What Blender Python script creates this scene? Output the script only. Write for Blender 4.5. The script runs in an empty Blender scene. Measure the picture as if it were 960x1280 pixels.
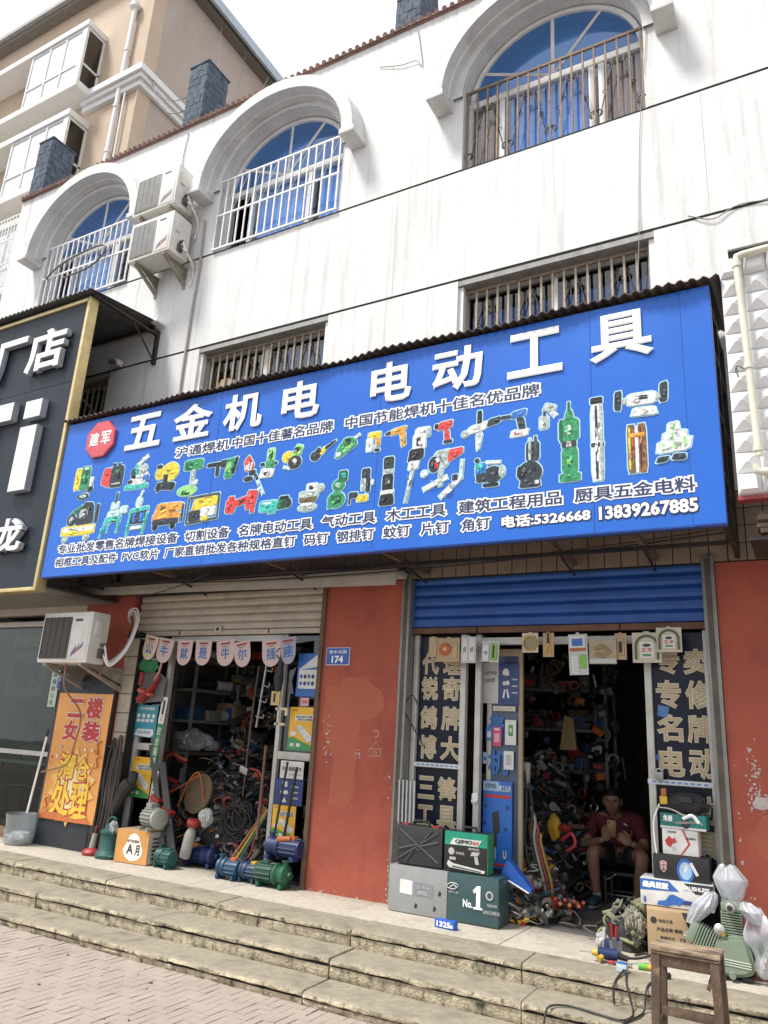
import bpy, bmesh, math, random
from mathutils import Vector, Matrix, Euler, noise
sc = bpy.context.scene
C = sc.collection
rad = math.radians
rnd = random.Random(11)
F = 6.03      # y of the shop front (metres from the camera foot)
P = 0.335     # height of the shop platform

# ------------------------------------------------------------------ camera, sky, sun, exposure
cam_d = bpy.data.cameras.new('camera'); cam = bpy.data.objects.new('camera', cam_d); C.objects.link(cam)
cam_d.sensor_fit = 'VERTICAL'; cam_d.sensor_height = 24.0; cam_d.lens = 24.0 * 949.44 / 1280.0
cam_d.clip_start = 0.05; cam_d.clip_end = 1500
def cam_matrix(yaw, pitch, roll, loc):
    f = Vector((math.sin(yaw)*math.cos(pitch), math.cos(yaw)*math.cos(pitch), math.sin(pitch)))
    r0 = Vector((math.cos(yaw), -math.sin(yaw), 0)); d0 = f.cross(r0)
    r = math.cos(roll)*r0 + math.sin(roll)*d0
    d = -math.sin(roll)*r0 + math.cos(roll)*d0
    m = Matrix((r, -d, -f)).transposed().to_4x4(); m.translation = loc
    return m
cam.matrix_world = cam_matrix(-0.524682, 0.292739, -0.058735, Vector((0, 0, 1.6)))
sc.camera = cam

SUN = Vector((-0.36, -0.43, 1.0)).normalized()          # towards the sun
w = bpy.data.worlds.new('World'); sc.world = w; w.use_nodes = True
nt = w.node_tree; nt.nodes.clear()
wo = nt.nodes.new('ShaderNodeOutputWorld'); bg = nt.nodes.new('ShaderNodeBackground')
sky = nt.nodes.new('ShaderNodeTexSky'); sky.sky_type = 'NISHITA'; sky.sun_disc = False
sky.sun_elevation = math.asin(SUN.z); sky.sun_rotation = math.atan2(SUN.x, SUN.y)
sky.air_density = 1.0; sky.dust_density = 6.0; sky.ozone_density = 1.0
mx = nt.nodes.new('ShaderNodeMixRGB'); mx.inputs[0].default_value = 0.86
mx.inputs[2].default_value = (10.0, 10.2, 10.6, 1)       # thin bright overcast veil
nt.links.new(sky.outputs[0], mx.inputs[1]); nt.links.new(mx.outputs[0], bg.inputs[0])
bg.inputs[1].default_value = 0.102
nt.links.new(bg.outputs[0], wo.inputs[0])
sd = bpy.data.lights.new('sun', 'SUN'); so = bpy.data.objects.new('sun', sd); C.objects.link(so)
sd.energy = 4.1; sd.angle = rad(12); sd.color = (1.0, 0.965, 0.91)
so.rotation_euler = SUN.to_track_quat('Z', 'Y').to_euler(); so.location = (-8, -10, 25)
sc.view_settings.view_transform = 'Standard'; sc.view_settings.look = 'None'
sc.view_settings.exposure = 0.42; sc.view_settings.gamma = 1.0
sc.view_settings.use_curve_mapping = False

# ------------------------------------------------------------------ materials
def lin(h):
    if isinstance(h, (tuple, list)): return tuple(h[:3])
    h = h.lstrip('#'); o = []
    for i in (0, 2, 4):
        c = int(h[i:i+2], 16) / 255
        o.append(c/12.92 if c <= .04045 else ((c+.055)/1.055)**2.4)
    return tuple(o)
MATS = {}
def mat(name, col, rough=.6, metal=0.0, var=.18, scale=7.0, bump=0.0, bscale=40.0, stretch=(1, 1, 1), dirt=None, dirt_amt=.5, dscale=3.0, dstretch=(1, 1, 1), spec=.5, coat=0.0, dlo=.5, dhi=.72):
    """procedural paint / metal / cloth: base colour broken up by noise, optional stains, optional bump"""
    if name in MATS: return MATS[name]
    m = bpy.data.materials.new(name); m.use_nodes = True; MATS[name] = m
    n = m.node_tree.nodes; L = m.node_tree.links
    b = n['Principled BSDF']; c = lin(col)
    tc = n.new('ShaderNodeTexCoord')
    mp = n.new('ShaderNodeMapping'); mp.inputs['Scale'].default_value = stretch
    L.new(tc.outputs['Object'], mp.inputs[0])
    nz = n.new('ShaderNodeTexNoise'); nz.inputs['Scale'].default_value = scale; nz.inputs['Detail'].default_value = 5; nz.inputs['Roughness'].default_value = .65
    L.new(mp.outputs[0], nz.inputs['Vector'])
    rp = n.new('ShaderNodeValToRGB')
    rp.color_ramp.elements[0].position = .3; rp.color_ramp.elements[1].position = .7
    rp.color_ramp.elements[0].color = (*[x*(1-var) for x in c], 1)
    rp.color_ramp.elements[1].color = (*[min(1, x*(1+var*.8)) for x in c], 1)
    L.new(nz.outputs['Fac'], rp.inputs[0]); out = rp.outputs[0]
    if dirt:
        mp2 = n.new('ShaderNodeMapping'); mp2.inputs['Scale'].default_value = dstretch
        L.new(tc.outputs['Object'], mp2.inputs[0])
        n2 = n.new('ShaderNodeTexNoise'); n2.inputs['Scale'].default_value = dscale; n2.inputs['Detail'].default_value = 8; n2.inputs['Roughness'].default_value = .7
        L.new(mp2.outputs[0], n2.inputs['Vector'])
        r2 = n.new('ShaderNodeValToRGB'); r2.color_ramp.elements[0].position = dlo; r2.color_ramp.elements[1].position = dhi
        r2.color_ramp.elements[1].color = (dirt_amt,)*3 + (1,)
        L.new(n2.outputs['Fac'], r2.inputs[0])
        mixn = n.new('ShaderNodeMixRGB'); mixn.inputs[2].default_value = (*lin(dirt), 1)
        L.new(r2.outputs[0], mixn.inputs[0]); L.new(out, mixn.inputs[1]); out = mixn.outputs[0]
    L.new(out, b.inputs['Base Color'])
    b.inputs['Roughness'].default_value = rough; b.inputs['Metallic'].default_value = metal
    b.inputs['Specular IOR Level'].default_value = spec; b.inputs['Coat Weight'].default_value = coat
    if bump:
        n3 = n.new('ShaderNodeTexNoise'); n3.inputs['Scale'].default_value = bscale; n3.inputs['Detail'].default_value = 6
        L.new(mp.outputs[0], n3.inputs['Vector'])
        bp = n.new('ShaderNodeBump'); bp.inputs['Strength'].default_value = bump; bp.inputs['Distance'].default_value = .01
        L.new(n3.outputs['Fac'], bp.inputs['Height']); L.new(bp.outputs[0], b.inputs['Normal'])
    return m
def glass(name, tint, refl=.25, rough=.02, clear=1.0, body=None):
    """window glass: tinted see-through mixed with a mirror by fresnel; 'body' adds a share of a coloured film"""
    m = bpy.data.materials.new(name); m.use_nodes = True; MATS[name] = m
    n = m.node_tree.nodes; L = m.node_tree.links; n.clear()
    o = n.new('ShaderNodeOutputMaterial'); t = n.new('ShaderNodeBsdfTransparent'); g = n.new('ShaderNodeBsdfGlossy')
    t.inputs[0].default_value = (*lin(tint), 1); g.inputs['Roughness'].default_value = rough
    lw = n.new('ShaderNodeLayerWeight'); lw.inputs[0].default_value = .5
    pw = n.new('ShaderNodeMath'); pw.operation = 'POWER'; pw.inputs[1].default_value = 4.0
    fr = n.new('ShaderNodeMath'); fr.operation = 'MULTIPLY_ADD'; fr.inputs[1].default_value = .9; fr.inputs[2].default_value = .035+.25*refl
    L.new(lw.outputs['Facing'], pw.inputs[0]); L.new(pw.outputs[0], fr.inputs[0])
    mixs = n.new('ShaderNodeMixShader'); src = t
    if body:
        d = n.new('ShaderNodeBsdfDiffuse'); d.inputs[0].default_value = (*lin(body), 1)
        m0 = n.new('ShaderNodeMixShader'); m0.inputs[0].default_value = 1-clear
        L.new(t.outputs[0], m0.inputs[1]); L.new(d.outputs[0], m0.inputs[2]); src = m0
    tc = n.new('ShaderNodeTexCoord'); nz = n.new('ShaderNodeTexNoise'); nz.inputs['Scale'].default_value = 1.3
    bp = n.new('ShaderNodeBump'); bp.inputs['Strength'].default_value = .05; bp.inputs['Distance'].default_value = .05
    L.new(tc.outputs['Object'], nz.inputs['Vector']); L.new(nz.outputs['Fac'], bp.inputs['Height']); L.new(bp.outputs[0], g.inputs['Normal'])
    L.new(fr.outputs[0], mixs.inputs[0]); L.new(src.outputs[0], mixs.inputs[1]); L.new(g.outputs[0], mixs.inputs[2])
    L.new(mixs.outputs[0], o.inputs[0])
    return m
def col(h, rough=.5, **k):
    """a paint, print or plastic named by what it is used for: keyed on its colour"""
    return mat('paint_%s_%02d' % (h.lstrip('#'), int(rough*100)), h, rough, **{'var': .12, **k})

# ------------------------------------------------------------------ mesh builder
ORG = {}
def origin(o):
    return ORG.get(o.name, Vector((0, 0, 0))) if o else Vector((0, 0, 0))
GL = {}
def glyphs(s, bev=0.0, ext=0.0):
    k = (s, bev, ext)
    if k in GL: return GL[k]
    cu = bpy.data.curves.new('lettering', 'FONT'); cu.body = s; cu.resolution_u = 2
    cu.bevel_depth = bev; cu.bevel_resolution = 0; cu.extrude = ext
    ob = bpy.data.objects.new('lettering', cu); C.objects.link(ob)
    dg = bpy.context.evaluated_depsgraph_get(); dg.update()
    me = bpy.data.meshes.new_from_object(ob.evaluated_get(dg))
    GL[k] = ([tuple(v.co) for v in me.vertices], [tuple(p.vertices) for p in me.polygons])
    bpy.data.objects.remove(ob); bpy.data.curves.remove(cu); bpy.data.meshes.remove(me)
    return GL[k]
class MB:
    def __init__(s): s.v = []; s.f = []; s.mi = []; s.sm = []; s.mats = []
    def add(s, vs, fs, m, smooth=False, T=None):
        if m not in s.mats: s.mats.append(m)
        k = s.mats.index(m); b = len(s.v)
        if T is not None: vs = [T @ Vector(v) for v in vs]
        s.v += [tuple(v) for v in vs]
        for f in fs: s.f.append(tuple(i+b for i in f)); s.mi.append(k); s.sm.append(smooth)
        return s
    def bx(s, x0, x1, y0, y1, z0, z1, m, bev=0, T=None, seg=2):
        if bev:
            bm = bmesh.new(); bmesh.ops.create_cube(bm, size=1)
            for v in bm.verts: v.co = Vector(((x0+x1)/2+v.co.x*(x1-x0), (y0+y1)/2+v.co.y*(y1-y0), (z0+z1)/2+v.co.z*(z1-z0)))
            bmesh.ops.bevel(bm, geom=bm.edges[:], offset=bev, segments=seg, affect='EDGES', profile=.6)
            bm.verts.index_update()
            s.add([v.co.copy() for v in bm.verts], [[v.index for v in f.verts] for f in bm.faces], m, True, T); bm.free(); return s
        v = [(x0,y0,z0),(x1,y0,z0),(x1,y1,z0),(x0,y1,z0),(x0,y0,z1),(x1,y0,z1),(x1,y1,z1),(x0,y1,z1)]
        return s.add(v, [(0,3,2,1),(4,5,6,7),(0,1,5,4),(1,2,6,5),(2,3,7,6),(3,0,4,7)], m, False, T)
    def box(s, c, d, m, rot=(0,0,0), bev=0):
        T = Matrix.Translation(Vector(c)) @ Euler(rot).to_matrix().to_4x4()
        return s.bx(-d[0]/2, d[0]/2, -d[1]/2, d[1]/2, -d[2]/2, d[2]/2, m, bev, T)
    def tube(s, pts, r, m, n=8, cap=True, flat=None):
        pts = [Vector(p) for p in pts]; q = [pts[0]]; rr = list(r) if isinstance(r, (list, tuple)) else [r]*len(pts); r2 = [rr[0]]
        for p, ra in zip(pts[1:], rr[1:]):
            if (p-q[-1]).length > 1e-6: q.append(p); r2.append(ra)
        pts, rr = q, r2; N = len(pts)
        if N < 2: return s
        t0 = (pts[1]-pts[0]).normalized(); up = Vector((0,0,1)) if abs(t0.z) < .9 else Vector((0,1,0))
        a = t0.cross(up).normalized(); vs = []; 
        for i in range(N):
            t = (pts[min(i+1,N-1)]-pts[max(i-1,0)]); t = t.normalized() if t.length > 1e-9 else t0
            a = (a - t*a.dot(t)); a = a.normalized() if a.length > 1e-6 else t.orthogonal().normalized()
            b = t.cross(a)
            for k in range(n):
                an = 2*math.pi*k/n
                vs.append(pts[i] + (a*math.cos(an) + b*math.sin(an)*(flat or 1))*rr[i])
        fs = [(i*n+k, i*n+(k+1)%n, (i+1)*n+(k+1)%n, (i+1)*n+k) for i in range(N-1) for k in range(n)]
        if cap: fs += [tuple(range(n))[::-1], tuple((N-1)*n+k for k in range(n))]
        return s.add(vs, fs, m, n > 4)
    def cyl(s, p0, p1, r, m, n=16, r1=None): return s.tube([p0, p1], [r, r if r1 is None else r1], m, n)
    def lathe(s, prof, m, o=(0,0,0), d=(0,0,1), n=20):
        """prof: (radius, height) pairs turned about axis d from o"""
        q = Vector(d).to_track_quat('Z', 'Y').to_matrix().to_4x4(); T = Matrix.Translation(Vector(o)) @ q
        vs = [(r*math.cos(2*math.pi*k/n), r*math.sin(2*math.pi*k/n), h) for r, h in prof for k in range(n)]
        N = len(prof)
        fs = [(i*n+k, i*n+(k+1)%n, (i+1)*n+(k+1)%n, (i+1)*n+k) for i in range(N-1) for k in range(n)]
        fs += [tuple(range(n))[::-1], tuple((N-1)*n+k for k in range(n))]
        return s.add(vs, fs, m, True, T)
    def prism(s, poly, y0, y1, m, T=None):
        """poly in (x, z), pushed from y0 to y1"""
        a = sum(p[0]*q[1]-q[0]*p[1] for p, q in zip(poly, poly[1:]+poly[:1]))
        if a < 0: poly = poly[::-1]
        n = len(poly); ya, yb = min(y0, y1), max(y0, y1)
        vs = [(x, ya, z) for x, z in poly] + [(x, yb, z) for x, z in poly]
        fs = [tuple(range(n)), tuple(range(2*n-1, n-1, -1))] + [(i, i+n, (i+1) % n+n, (i+1) % n) for i in range(n)]
        return s.add(vs, fs, m, False, T)
    def flat(s, poly, y, m, T=None):
        a = sum(p[0]*q[1]-q[0]*p[1] for p, q in zip(poly, poly[1:]+poly[:1]))
        if a < 0: poly = poly[::-1]
        return s.add([(x, y, z) for x, z in poly], [tuple(range(len(poly)))], m, False, T)
    def text(s, t, x0, x1, z0, z1, y, m, bold=.02, halo=None, hm=None, thick=0, T=None, mirror=False):
        """lettering that fills the box x0..x1, z0..z1 on a plane facing -y"""
        v0, _ = glyphs(t)
        if not v0: return s
        ax, bx_ = min(v[0] for v in v0), max(v[0] for v in v0); az, bz = min(v[1] for v in v0), max(v[1] for v in v0)
        kx = (x1-x0)/max(bx_-ax, 1e-6); kz = (z1-z0)/max(bz-az, 1e-6)
        def put(bev, ext, yy, half, mm):
            vs, fs = glyphs(t, bev, ext); zm = max([abs(v[2]) for v in vs] + [1e-6])
            s.add([((x1-(v[0]-ax)*kx) if mirror else x0+(v[0]-ax)*kx, yy - v[2]/zm*half, z0+(v[1]-az)*kz) for v in vs], fs, mm, False, T)
        if halo: put(halo, 0, y, .0006, hm); y -= .0018
        if thick: put(bold, thick, y-thick/2, thick/2, m)
        else: put(bold, 0, y, .0006, m)
        return s
    def blob(s, c, r, m, seed=0, amp=.25, sub=2, fr=2.2, squash=None):
        bm = bmesh.new(); bmesh.ops.create_icosphere(bm, subdivisions=sub, radius=1)
        rx, ry, rz = (r, r, r) if not isinstance(r, (tuple, list)) else r
        for v in bm.verts:
            d = 1 + amp*noise.fractal(v.co*fr + Vector((seed*7.3, seed*3.1, seed)), .8, 2, 3)
            v.co = Vector((c[0]+v.co.x*rx*d, c[1]+v.co.y*ry*d, c[2]+v.co.z*rz*d))
            if squash is not None and v.co.z < squash: v.co.z = squash
        bm.verts.index_update()
        s.add([v.co.copy() for v in bm.verts], [[v.index for v in f.verts] for f in bm.faces], m, True); bm.free(); return s
    def bag(s, c, r, m, seed=0, amp=.22, wr=.10):
        """soft crumpled film: low bulges plus long creases that run up towards the knot"""
        bm = bmesh.new(); bmesh.ops.create_icosphere(bm, subdivisions=5, radius=1); o = Vector((seed*5.3, seed*1.7, seed*2.9))
        for v in bm.verts:
            p = v.co.copy(); d = 1+amp*noise.noise(p*1.3+o); q = noise.noise(Vector((p.x*3.2, p.y*3.2, p.z*1.1))+o); d -= wr*max(0, 1-abs(q)*3.0)**2; q2 = noise.noise(Vector((p.x*6+p.z, p.y*6, p.z*1.4))+o); d -= wr*.5*max(0, 1-abs(q2)*3.5)**2
            t = max(0, p.z); d *= 1-.35*t*t
            v.co = Vector((c[0]+p.x*r[0]*d, c[1]+p.y*r[1]*d, c[2]+p.z*r[2]*(1+.4*(d-1)+.12*t)))
        bm.verts.index_update(); s.add([v.co.copy() for v in bm.verts], [[v.index for v in f.verts] for f in bm.faces], m, True); bm.free(); return s
    def sack(s, c, R, H, m, seed=0, folds=9, lean=(0, 0)):
        """thin bag standing puffed up: wide low down, gathered in folds at the top"""
        n, k = 72, 26; vs = []; o = seed*3.7
        for j in range(k+1):
            t = j/k; pr = (.62+.55*math.sin(math.pi*min(1, t*1.05)*.62))*(1-.55*max(0, t-.62)/.38*1.0) if t < .97 else .34
            for i in range(n):
                a = 2*math.pi*i/n; g = .05+.16*max(0, t-.35)
                f = 1+g*math.sin(folds*a+2.2*math.sin(a*2+o)+t*2)+.09*noise.noise(Vector((math.cos(a)*1.6+o, math.sin(a)*1.6, t*2.2)))+.04*noise.noise(Vector((math.cos(a)*5+o, math.sin(a)*5, t*3)))
                vs.append((c[0]+R[0]*pr*f*math.cos(a)+lean[0]*t, c[1]+R[1]*pr*f*math.sin(a)+lean[1]*t, c[2]+H*(t+.05*math.sin(3*a+o)*t)))
        s.add(vs, [(j*n+i, j*n+(i+1)%n, (j+1)*n+(i+1)%n, (j+1)*n+i) for j in range(k) for i in range(n)]+[tuple(range(n))[::-1], tuple(k*n+i for i in range(n))], m, True); return s
    def torus(s, c, R, r, m, axis=(0,0,1), n=24, k=8, a0=0, a1=2*math.pi, sx=1):
        q = Vector(axis).to_track_quat('Z', 'Y'); N = n+1
        pts = [Vector(c) + q @ Vector((R*sx*math.cos(a0+(a1-a0)*i/n), R*math.sin(a0+(a1-a0)*i/n), 0)) for i in range(N)]
        return s.tube(pts, r, m, k, cap=abs(a1-a0) < 6.2)
    def build(s, name, parent=None, org=None, sharp=35):
        me = bpy.data.meshes.new(name)
        if parent is not None: o3 = origin(parent)
        elif org is not None: o3 = Vector(org)
        else:
            xs, ys, zs = zip(*s.v); o3 = Vector(((min(xs)+max(xs))/2, (min(ys)+max(ys))/2, min(zs)))
        me.from_pydata([(x-o3.x, y-o3.y, z-o3.z) for x, y, z in s.v], [], s.f)
        for m in s.mats: me.materials.append(m)
        me.polygons.foreach_set('material_index', s.mi); me.polygons.foreach_set('use_smooth', s.sm)
        me.update()
        if any(s.sm): me.set_sharp_from_angle(angle=rad(sharp))
        o = bpy.data.objects.new(name, me); C.objects.link(o)
        if parent is not None: o.parent = parent
        else: o.location = o3
        ORG[o.name] = o3
        return o
def tag(o, label=None, cat=None, group=None, kind=None):
    if label: o['label'] = label
    if cat: o['category'] = cat
    if group: o['group'] = group
    if kind: o['kind'] = kind
    return o
def thing(name, label, cat, loc, group=None):
    o = bpy.data.objects.new(name, None); C.objects.link(o); o.location = loc; o.empty_display_size = .1
    ORG[o.name] = Vector(loc)
    return tag(o, label, cat, group)
def copy_thing(o, delta, label=None, parent=None):
    c = o.copy(); C.objects.link(c)
    if parent is None:
        c.location = o.location + Vector(delta)
        if label: c['label'] = label
    else: c.parent = parent
    for ch in [x for x in ALLCH(o)]: copy_thing(ch, delta, None, c)
    return c
def ALLCH(o): return [x for x in bpy.data.objects if x.parent == o]
def sag(p, q, d, n=10):
    p, q = Vector(p), Vector(q)
    return [p.lerp(q, i/n) + Vector((0, 0, -d*4*(i/n)*(1-i/n))) for i in range(n+1)]
def spline(pts, n=6):
    pts = [Vector(p) for p in pts]; P_ = [pts[0]*2-pts[1]] + pts + [pts[-1]*2-pts[-2]]; o = []
    for i in range(1, len(P_)-2):
        a, b, c, d = P_[i-1:i+3]
        for k in range(n):
            t = k/n; o.append(.5*((2*b)+(-a+c)*t+(2*a-5*b+4*c-d)*t*t+(-a+3*b-3*c+d)*t**3))
    o.append(pts[-1]); return o
# ------------------------------------------------------------------ materials of the setting
M_white = mat('white_render', (.66,.665,.66), .8, var=.07, scale=2.5, bump=.25, bscale=30, dirt=(.27,.24,.20), dirt_amt=.8, dscale=2.4, dstretch=(3.0,1,.16), dlo=.52, dhi=.80)
M_white2 = mat('white_trim', (.62,.625,.62), .8, var=.09, scale=5, bump=.2, dirt=(.36,.34,.31), dirt_amt=.5, dscale=3)
M_red = mat('red_wall_paint', (.35,.080,.049), .78, var=.16, scale=2.2, bump=.35, bscale=18, dirt=(.22,.040,.03), dirt_amt=.85, dscale=1.6)
M_red2 = mat('red_patch_paint', (.385,.105,.060), .8, var=.08, scale=3, bump=.2)
M_chip = mat('chipped_plaster', (.48,.42,.41), .9, var=.25)
M_conc = mat('platform_concrete', (.40,.365,.305), .9, var=.2, scale=22, bump=.5, bscale=120, dirt=(.23,.205,.17), dirt_amt=.6, dscale=3.5)
M_stone = mat('step_stone', (.44,.38,.27), .9, var=.36, scale=26, bump=1.0, bscale=70, dirt=(.05,.044,.033), dirt_amt=.92, dscale=15, dstretch=(1,1,.5), dlo=.50, dhi=.66)  # riser tone raised to imitate sun on it; pits are the stone's own
M_tread = mat('step_tread', (.25,.222,.168), .88, var=.26, scale=24, bump=.6, bscale=110, dirt=(.085,.075,.058), dirt_amt=.8, dscale=6)  # same stone, darkened against the sunlight painted into the risers
M_joint = mat('stone_joint', (.07,.065,.055), .95)
M_brick = mat('paving_brick', (.315,.262,.225), .88, var=.14, scale=3.5, bump=.5, bscale=90, dirt=(.19,.165,.145), dirt_amt=.7, dscale=7)
M_bjoint = mat('paving_joint', (.13,.11,.10), .95)
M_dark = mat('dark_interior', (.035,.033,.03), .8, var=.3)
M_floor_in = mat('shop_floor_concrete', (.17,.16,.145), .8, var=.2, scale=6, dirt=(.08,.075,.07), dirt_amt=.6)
M_roof = mat('roof_tile_clay', (.23,.135,.11), .8, var=.35, scale=9, dirt=(.12,.10,.09), dirt_amt=.7)
M_groove = mat('groove_black', (.012,.012,.012), .9)
M_asph = mat('asphalt', (.06,.06,.06), .9, var=.2, bump=.5, bscale=120)

# ------------------------------------------------------------------ ground: base sheet, herringbone paving, road
b = MB(); b.bx(-60, 60, -60, 60, -.30, -.012, M_bjoint); tag(b.build('ground'), kind='structure')
b = MB(); W_ = .072; g = .0035; r0 = random.Random(3)
for j in range(0, 80):
    for i in range(-165, 52):
        k = (i-j) % 4
        if k not in (0, 3): continue
        x0, y0 = i*W_, 4.602 - (j+1)*W_
        h = r0.uniform(-.0015, .0015)
        if k == 0: x1, y1, ya, xa = x0+2*W_, y0+W_, y0, x0
        else: x1, y1, ya, xa = x0+W_, y0+W_, y0-W_, x0
        gx, gy = (.0028, .0005)
        gx = r0.choice((.0015, .003, .0055)) if k == 3 else .0014
        b.bx(xa+gx, x1-gx, max(ya, -1.2)+gy, y1-gy, -.03, h, M_brick)
tag(b.build('pavement'), kind='structure')
b = MB(); rl = random.Random(12)
for _ in range(90):
    x, y = rl.uniform(-7, 1), rl.uniform(2.2, 4.45); s = rl.uniform(.004, .013); b.blob((x, y, .004), (s, s*rl.uniform(.6, 1.4), s*.5), rl.choice([M_chip, M_stone, M_joint, M_joint]), rl.randrange(99), .4, 1)
tag(b.build('grit'), 'grit and scraps scattered over the pink paving', 'litter', None, 'stuff')
b = MB(); b.bx(-60, 60, -30, -1.3, -.25, -.10, M_asph); b.bx(-60, 60, -1.3, -1.15, -.25, .004, M_stone, .02)
tag(b.build('road'), kind='structure')

# ------------------------------------------------------------------ three stone steps, each a row of blocks with a rounded nosing
def step_row(name, yf, yb, zb, zt, joints, seed):
    b = MB(); r1 = random.Random(seed); b.bx(joints[0], joints[-1], yf+.06, yb, zb, zt-.03, M_joint)
    h = zt-zb; on = .016
    prof = [(yf+on+.010, zb-.005), (yf+on, zb+.02), (yf+on+.002, zt-.054), (yf+on+.034, zt-.049), (yf+on+.034, zt-.043), (yf+.006, zt-.040), (yf, zt-.030), (yf+.003, zt-.012), (yf+.012, zt-.003), (yf+.032, zt), (yb-.002, zt)]
    for ja, jb in zip(joints[:-1], joints[1:]):
        n = max(3, int((jb-ja)/.035)); a0 = ja+r1.uniform(.003, .008); a1 = jb-r1.uniform(.002, .006); rows = []
        dz = r1.uniform(-.006, .004); dy = r1.uniform(-.008, .008); til = r1.uniform(-.004, .004)
        for i in range(n+1):
            x = a0+(a1-a0)*i/n; e = min(i, n-i); row = []
            for q, (y, z) in enumerate(prof):
                am = .007 if q in (5,6,7) else (.010 if q < 3 else .0015)
                v = noise.noise(Vector((x*5.0+seed, q*.9, seed*2.1)))*am + noise.noise(Vector((x*19+seed, q*1.7, seed)))*am*.8
                pull = .012 if e == 0 and 4 < q < 10 else 0
                ch = max(0, noise.noise(Vector((x*7+seed*3, 1.7, seed)))-.28)*.05 if 4 < q < 10 else 0; pull += ch
                row.append((x, y+dy+v+pull, z + (dz+til*(i/n-.5) if q > 2 else 0) + (v*.6 if 4 < q < 10 else 0) - pull*.6))
            rows.append(row)
        m = len(prof); vs = [p for row in rows for p in row]
        for (lo, hi, mm) in ((0, 2, M_stone), (2, 5, M_joint), (5, 7, M_stone), (7, m-1, M_tread)):
            b.add(vs, [(i*m+q, (i+1)*m+q, (i+1)*m+q+1, i*m+q+1) for i in range(n) for q in range(lo, hi)], mm, True)
        b.add(vs, [tuple(range(m))[::-1], tuple(n*m+q for q in range(m))], M_stone)
    tag(b.build(name, sharp=50), kind='structure')
def joints(start, first, step, end, seed):
    r1 = random.Random(seed); o = [start]; x = first
    while x < end: o.append(x); x += step*r1.uniform(.86, 1.12)
    return o+[end]
step_row('steps', 4.515, 4.90, 0, .088, joints(-13.5, -12.6, 1.32, 3.2, 5), 1)
step_row('steps', 4.800, 5.22, .088, .211, joints(-13.5, -13.0, 1.45, 3.2, 8), 2)
step_row('steps', 5.115, 5.425, .211, P, joints(-13.5, -12.3, 1.36, 3.2, 13), 3)
b = MB(); r2 = random.Random(4); x = -13.5
b.bx(-13.5, 3.2, 5.43, F+.02, .1, P-.012, M_joint)
while x < 3.2:
    x1 = min(x+r2.uniform(1.1, 1.9), 3.2); b.bx(x+.003, x1-.003, 5.43, F+.10, .1, P-.001+r2.uniform(-.002, 0), M_conc, .004); x = x1
tag(b.build('platform'), kind='structure')
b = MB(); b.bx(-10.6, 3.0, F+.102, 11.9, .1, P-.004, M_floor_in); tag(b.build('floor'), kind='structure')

# ------------------------------------------------------------------ the white shop building
XL, XR = -10.65, 3.2
bld = thing('shop_building', 'long white rendered two storey shop building with arched windows over red shopfront pillars', 'building', (-3.7, F, 0))
XC = (-8.71, -5.28, -1.85, 1.58); HW = .94; ZS, ZR = 8.35, .86; D = .30
b = MB(); G1, G2 = 7.40, 6.065; gp = .014
def band(x0, x1, z0, z1): b.bx(x0, x1, F, F+D, z0, z1, M_white)
edges = [XL] + [e for c in XC for e in (c-HW, c+HW)] + [XR]
for k in range(0, len(edges), 2):                        # piers between the windows
    band(edges[k], edges[k+1], 4.95, G2-gp); band(edges[k], edges[k+1], G1+gp, ZS)
band(XL, XR, G2+gp, G1-gp)
for k in range(0, len(edges), 2):                        # wall over the piers up to the parapet
    band(edges[k], edges[k+1], ZS, 9.70)
for c in XC:                                             # wall over each arch
    n = 24; arc = [(c-HW*math.cos(math.pi*i/n), ZS+ZR*math.sin(math.pi*i/n)) for i in range(n+1)]
    for (xa, za), (xb, zb) in zip(arc[:-1], arc[1:]):
        b.add([(xa,F,za),(xb,F,zb),(xb,F,9.70),(xa,F,9.70)], [(0,1,2,3)], M_white)
        b.add([(xa,F,za),(xb,F,zb),(xb,F+D,zb),(xa,F+D,za)], [(3,2,1,0)], M_white2, True)
    b.bx(c-HW, c+HW, F+.092, F+D, G1-gp+.0005, G1-gp+.012, M_white2)
b.bx(XL, XR, F+.005, F+.09, G1-gp+.001, G1+gp-.001, M_groove); b.bx(XL, XR, F+.005, F+.09, G2-gp+.001, G2+gp-.001, M_groove)
for xs in (-10.2, -7.02, -3.55, -0.45): b.bx(xs, xs+.006, F-.001, F+.01, G2+.02, G1-.02, mat('hairline', (.45,.44,.42), .9))
b.bx(XL, XL+.25, F+D, 12, .3, 9.7, M_white); b.bx(XR-.25, XR, F+D, 12, .3, 9.7, M_white); b.bx(XL+.25, XR-.25, 11.8, 12, .3, 9.7, M_white)
b.bx(XL+.25, XR-.25, F+D, 11.8, 9.45, 9.6, M_conc)
b.build('white_wall', bld)
b = MB()
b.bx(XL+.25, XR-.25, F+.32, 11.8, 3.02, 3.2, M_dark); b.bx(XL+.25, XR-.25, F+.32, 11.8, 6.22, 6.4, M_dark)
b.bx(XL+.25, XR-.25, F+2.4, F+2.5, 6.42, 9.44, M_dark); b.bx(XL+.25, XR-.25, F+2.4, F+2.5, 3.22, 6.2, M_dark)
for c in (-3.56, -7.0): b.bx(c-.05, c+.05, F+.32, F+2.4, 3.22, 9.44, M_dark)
b.build('room_partition', bld)
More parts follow.
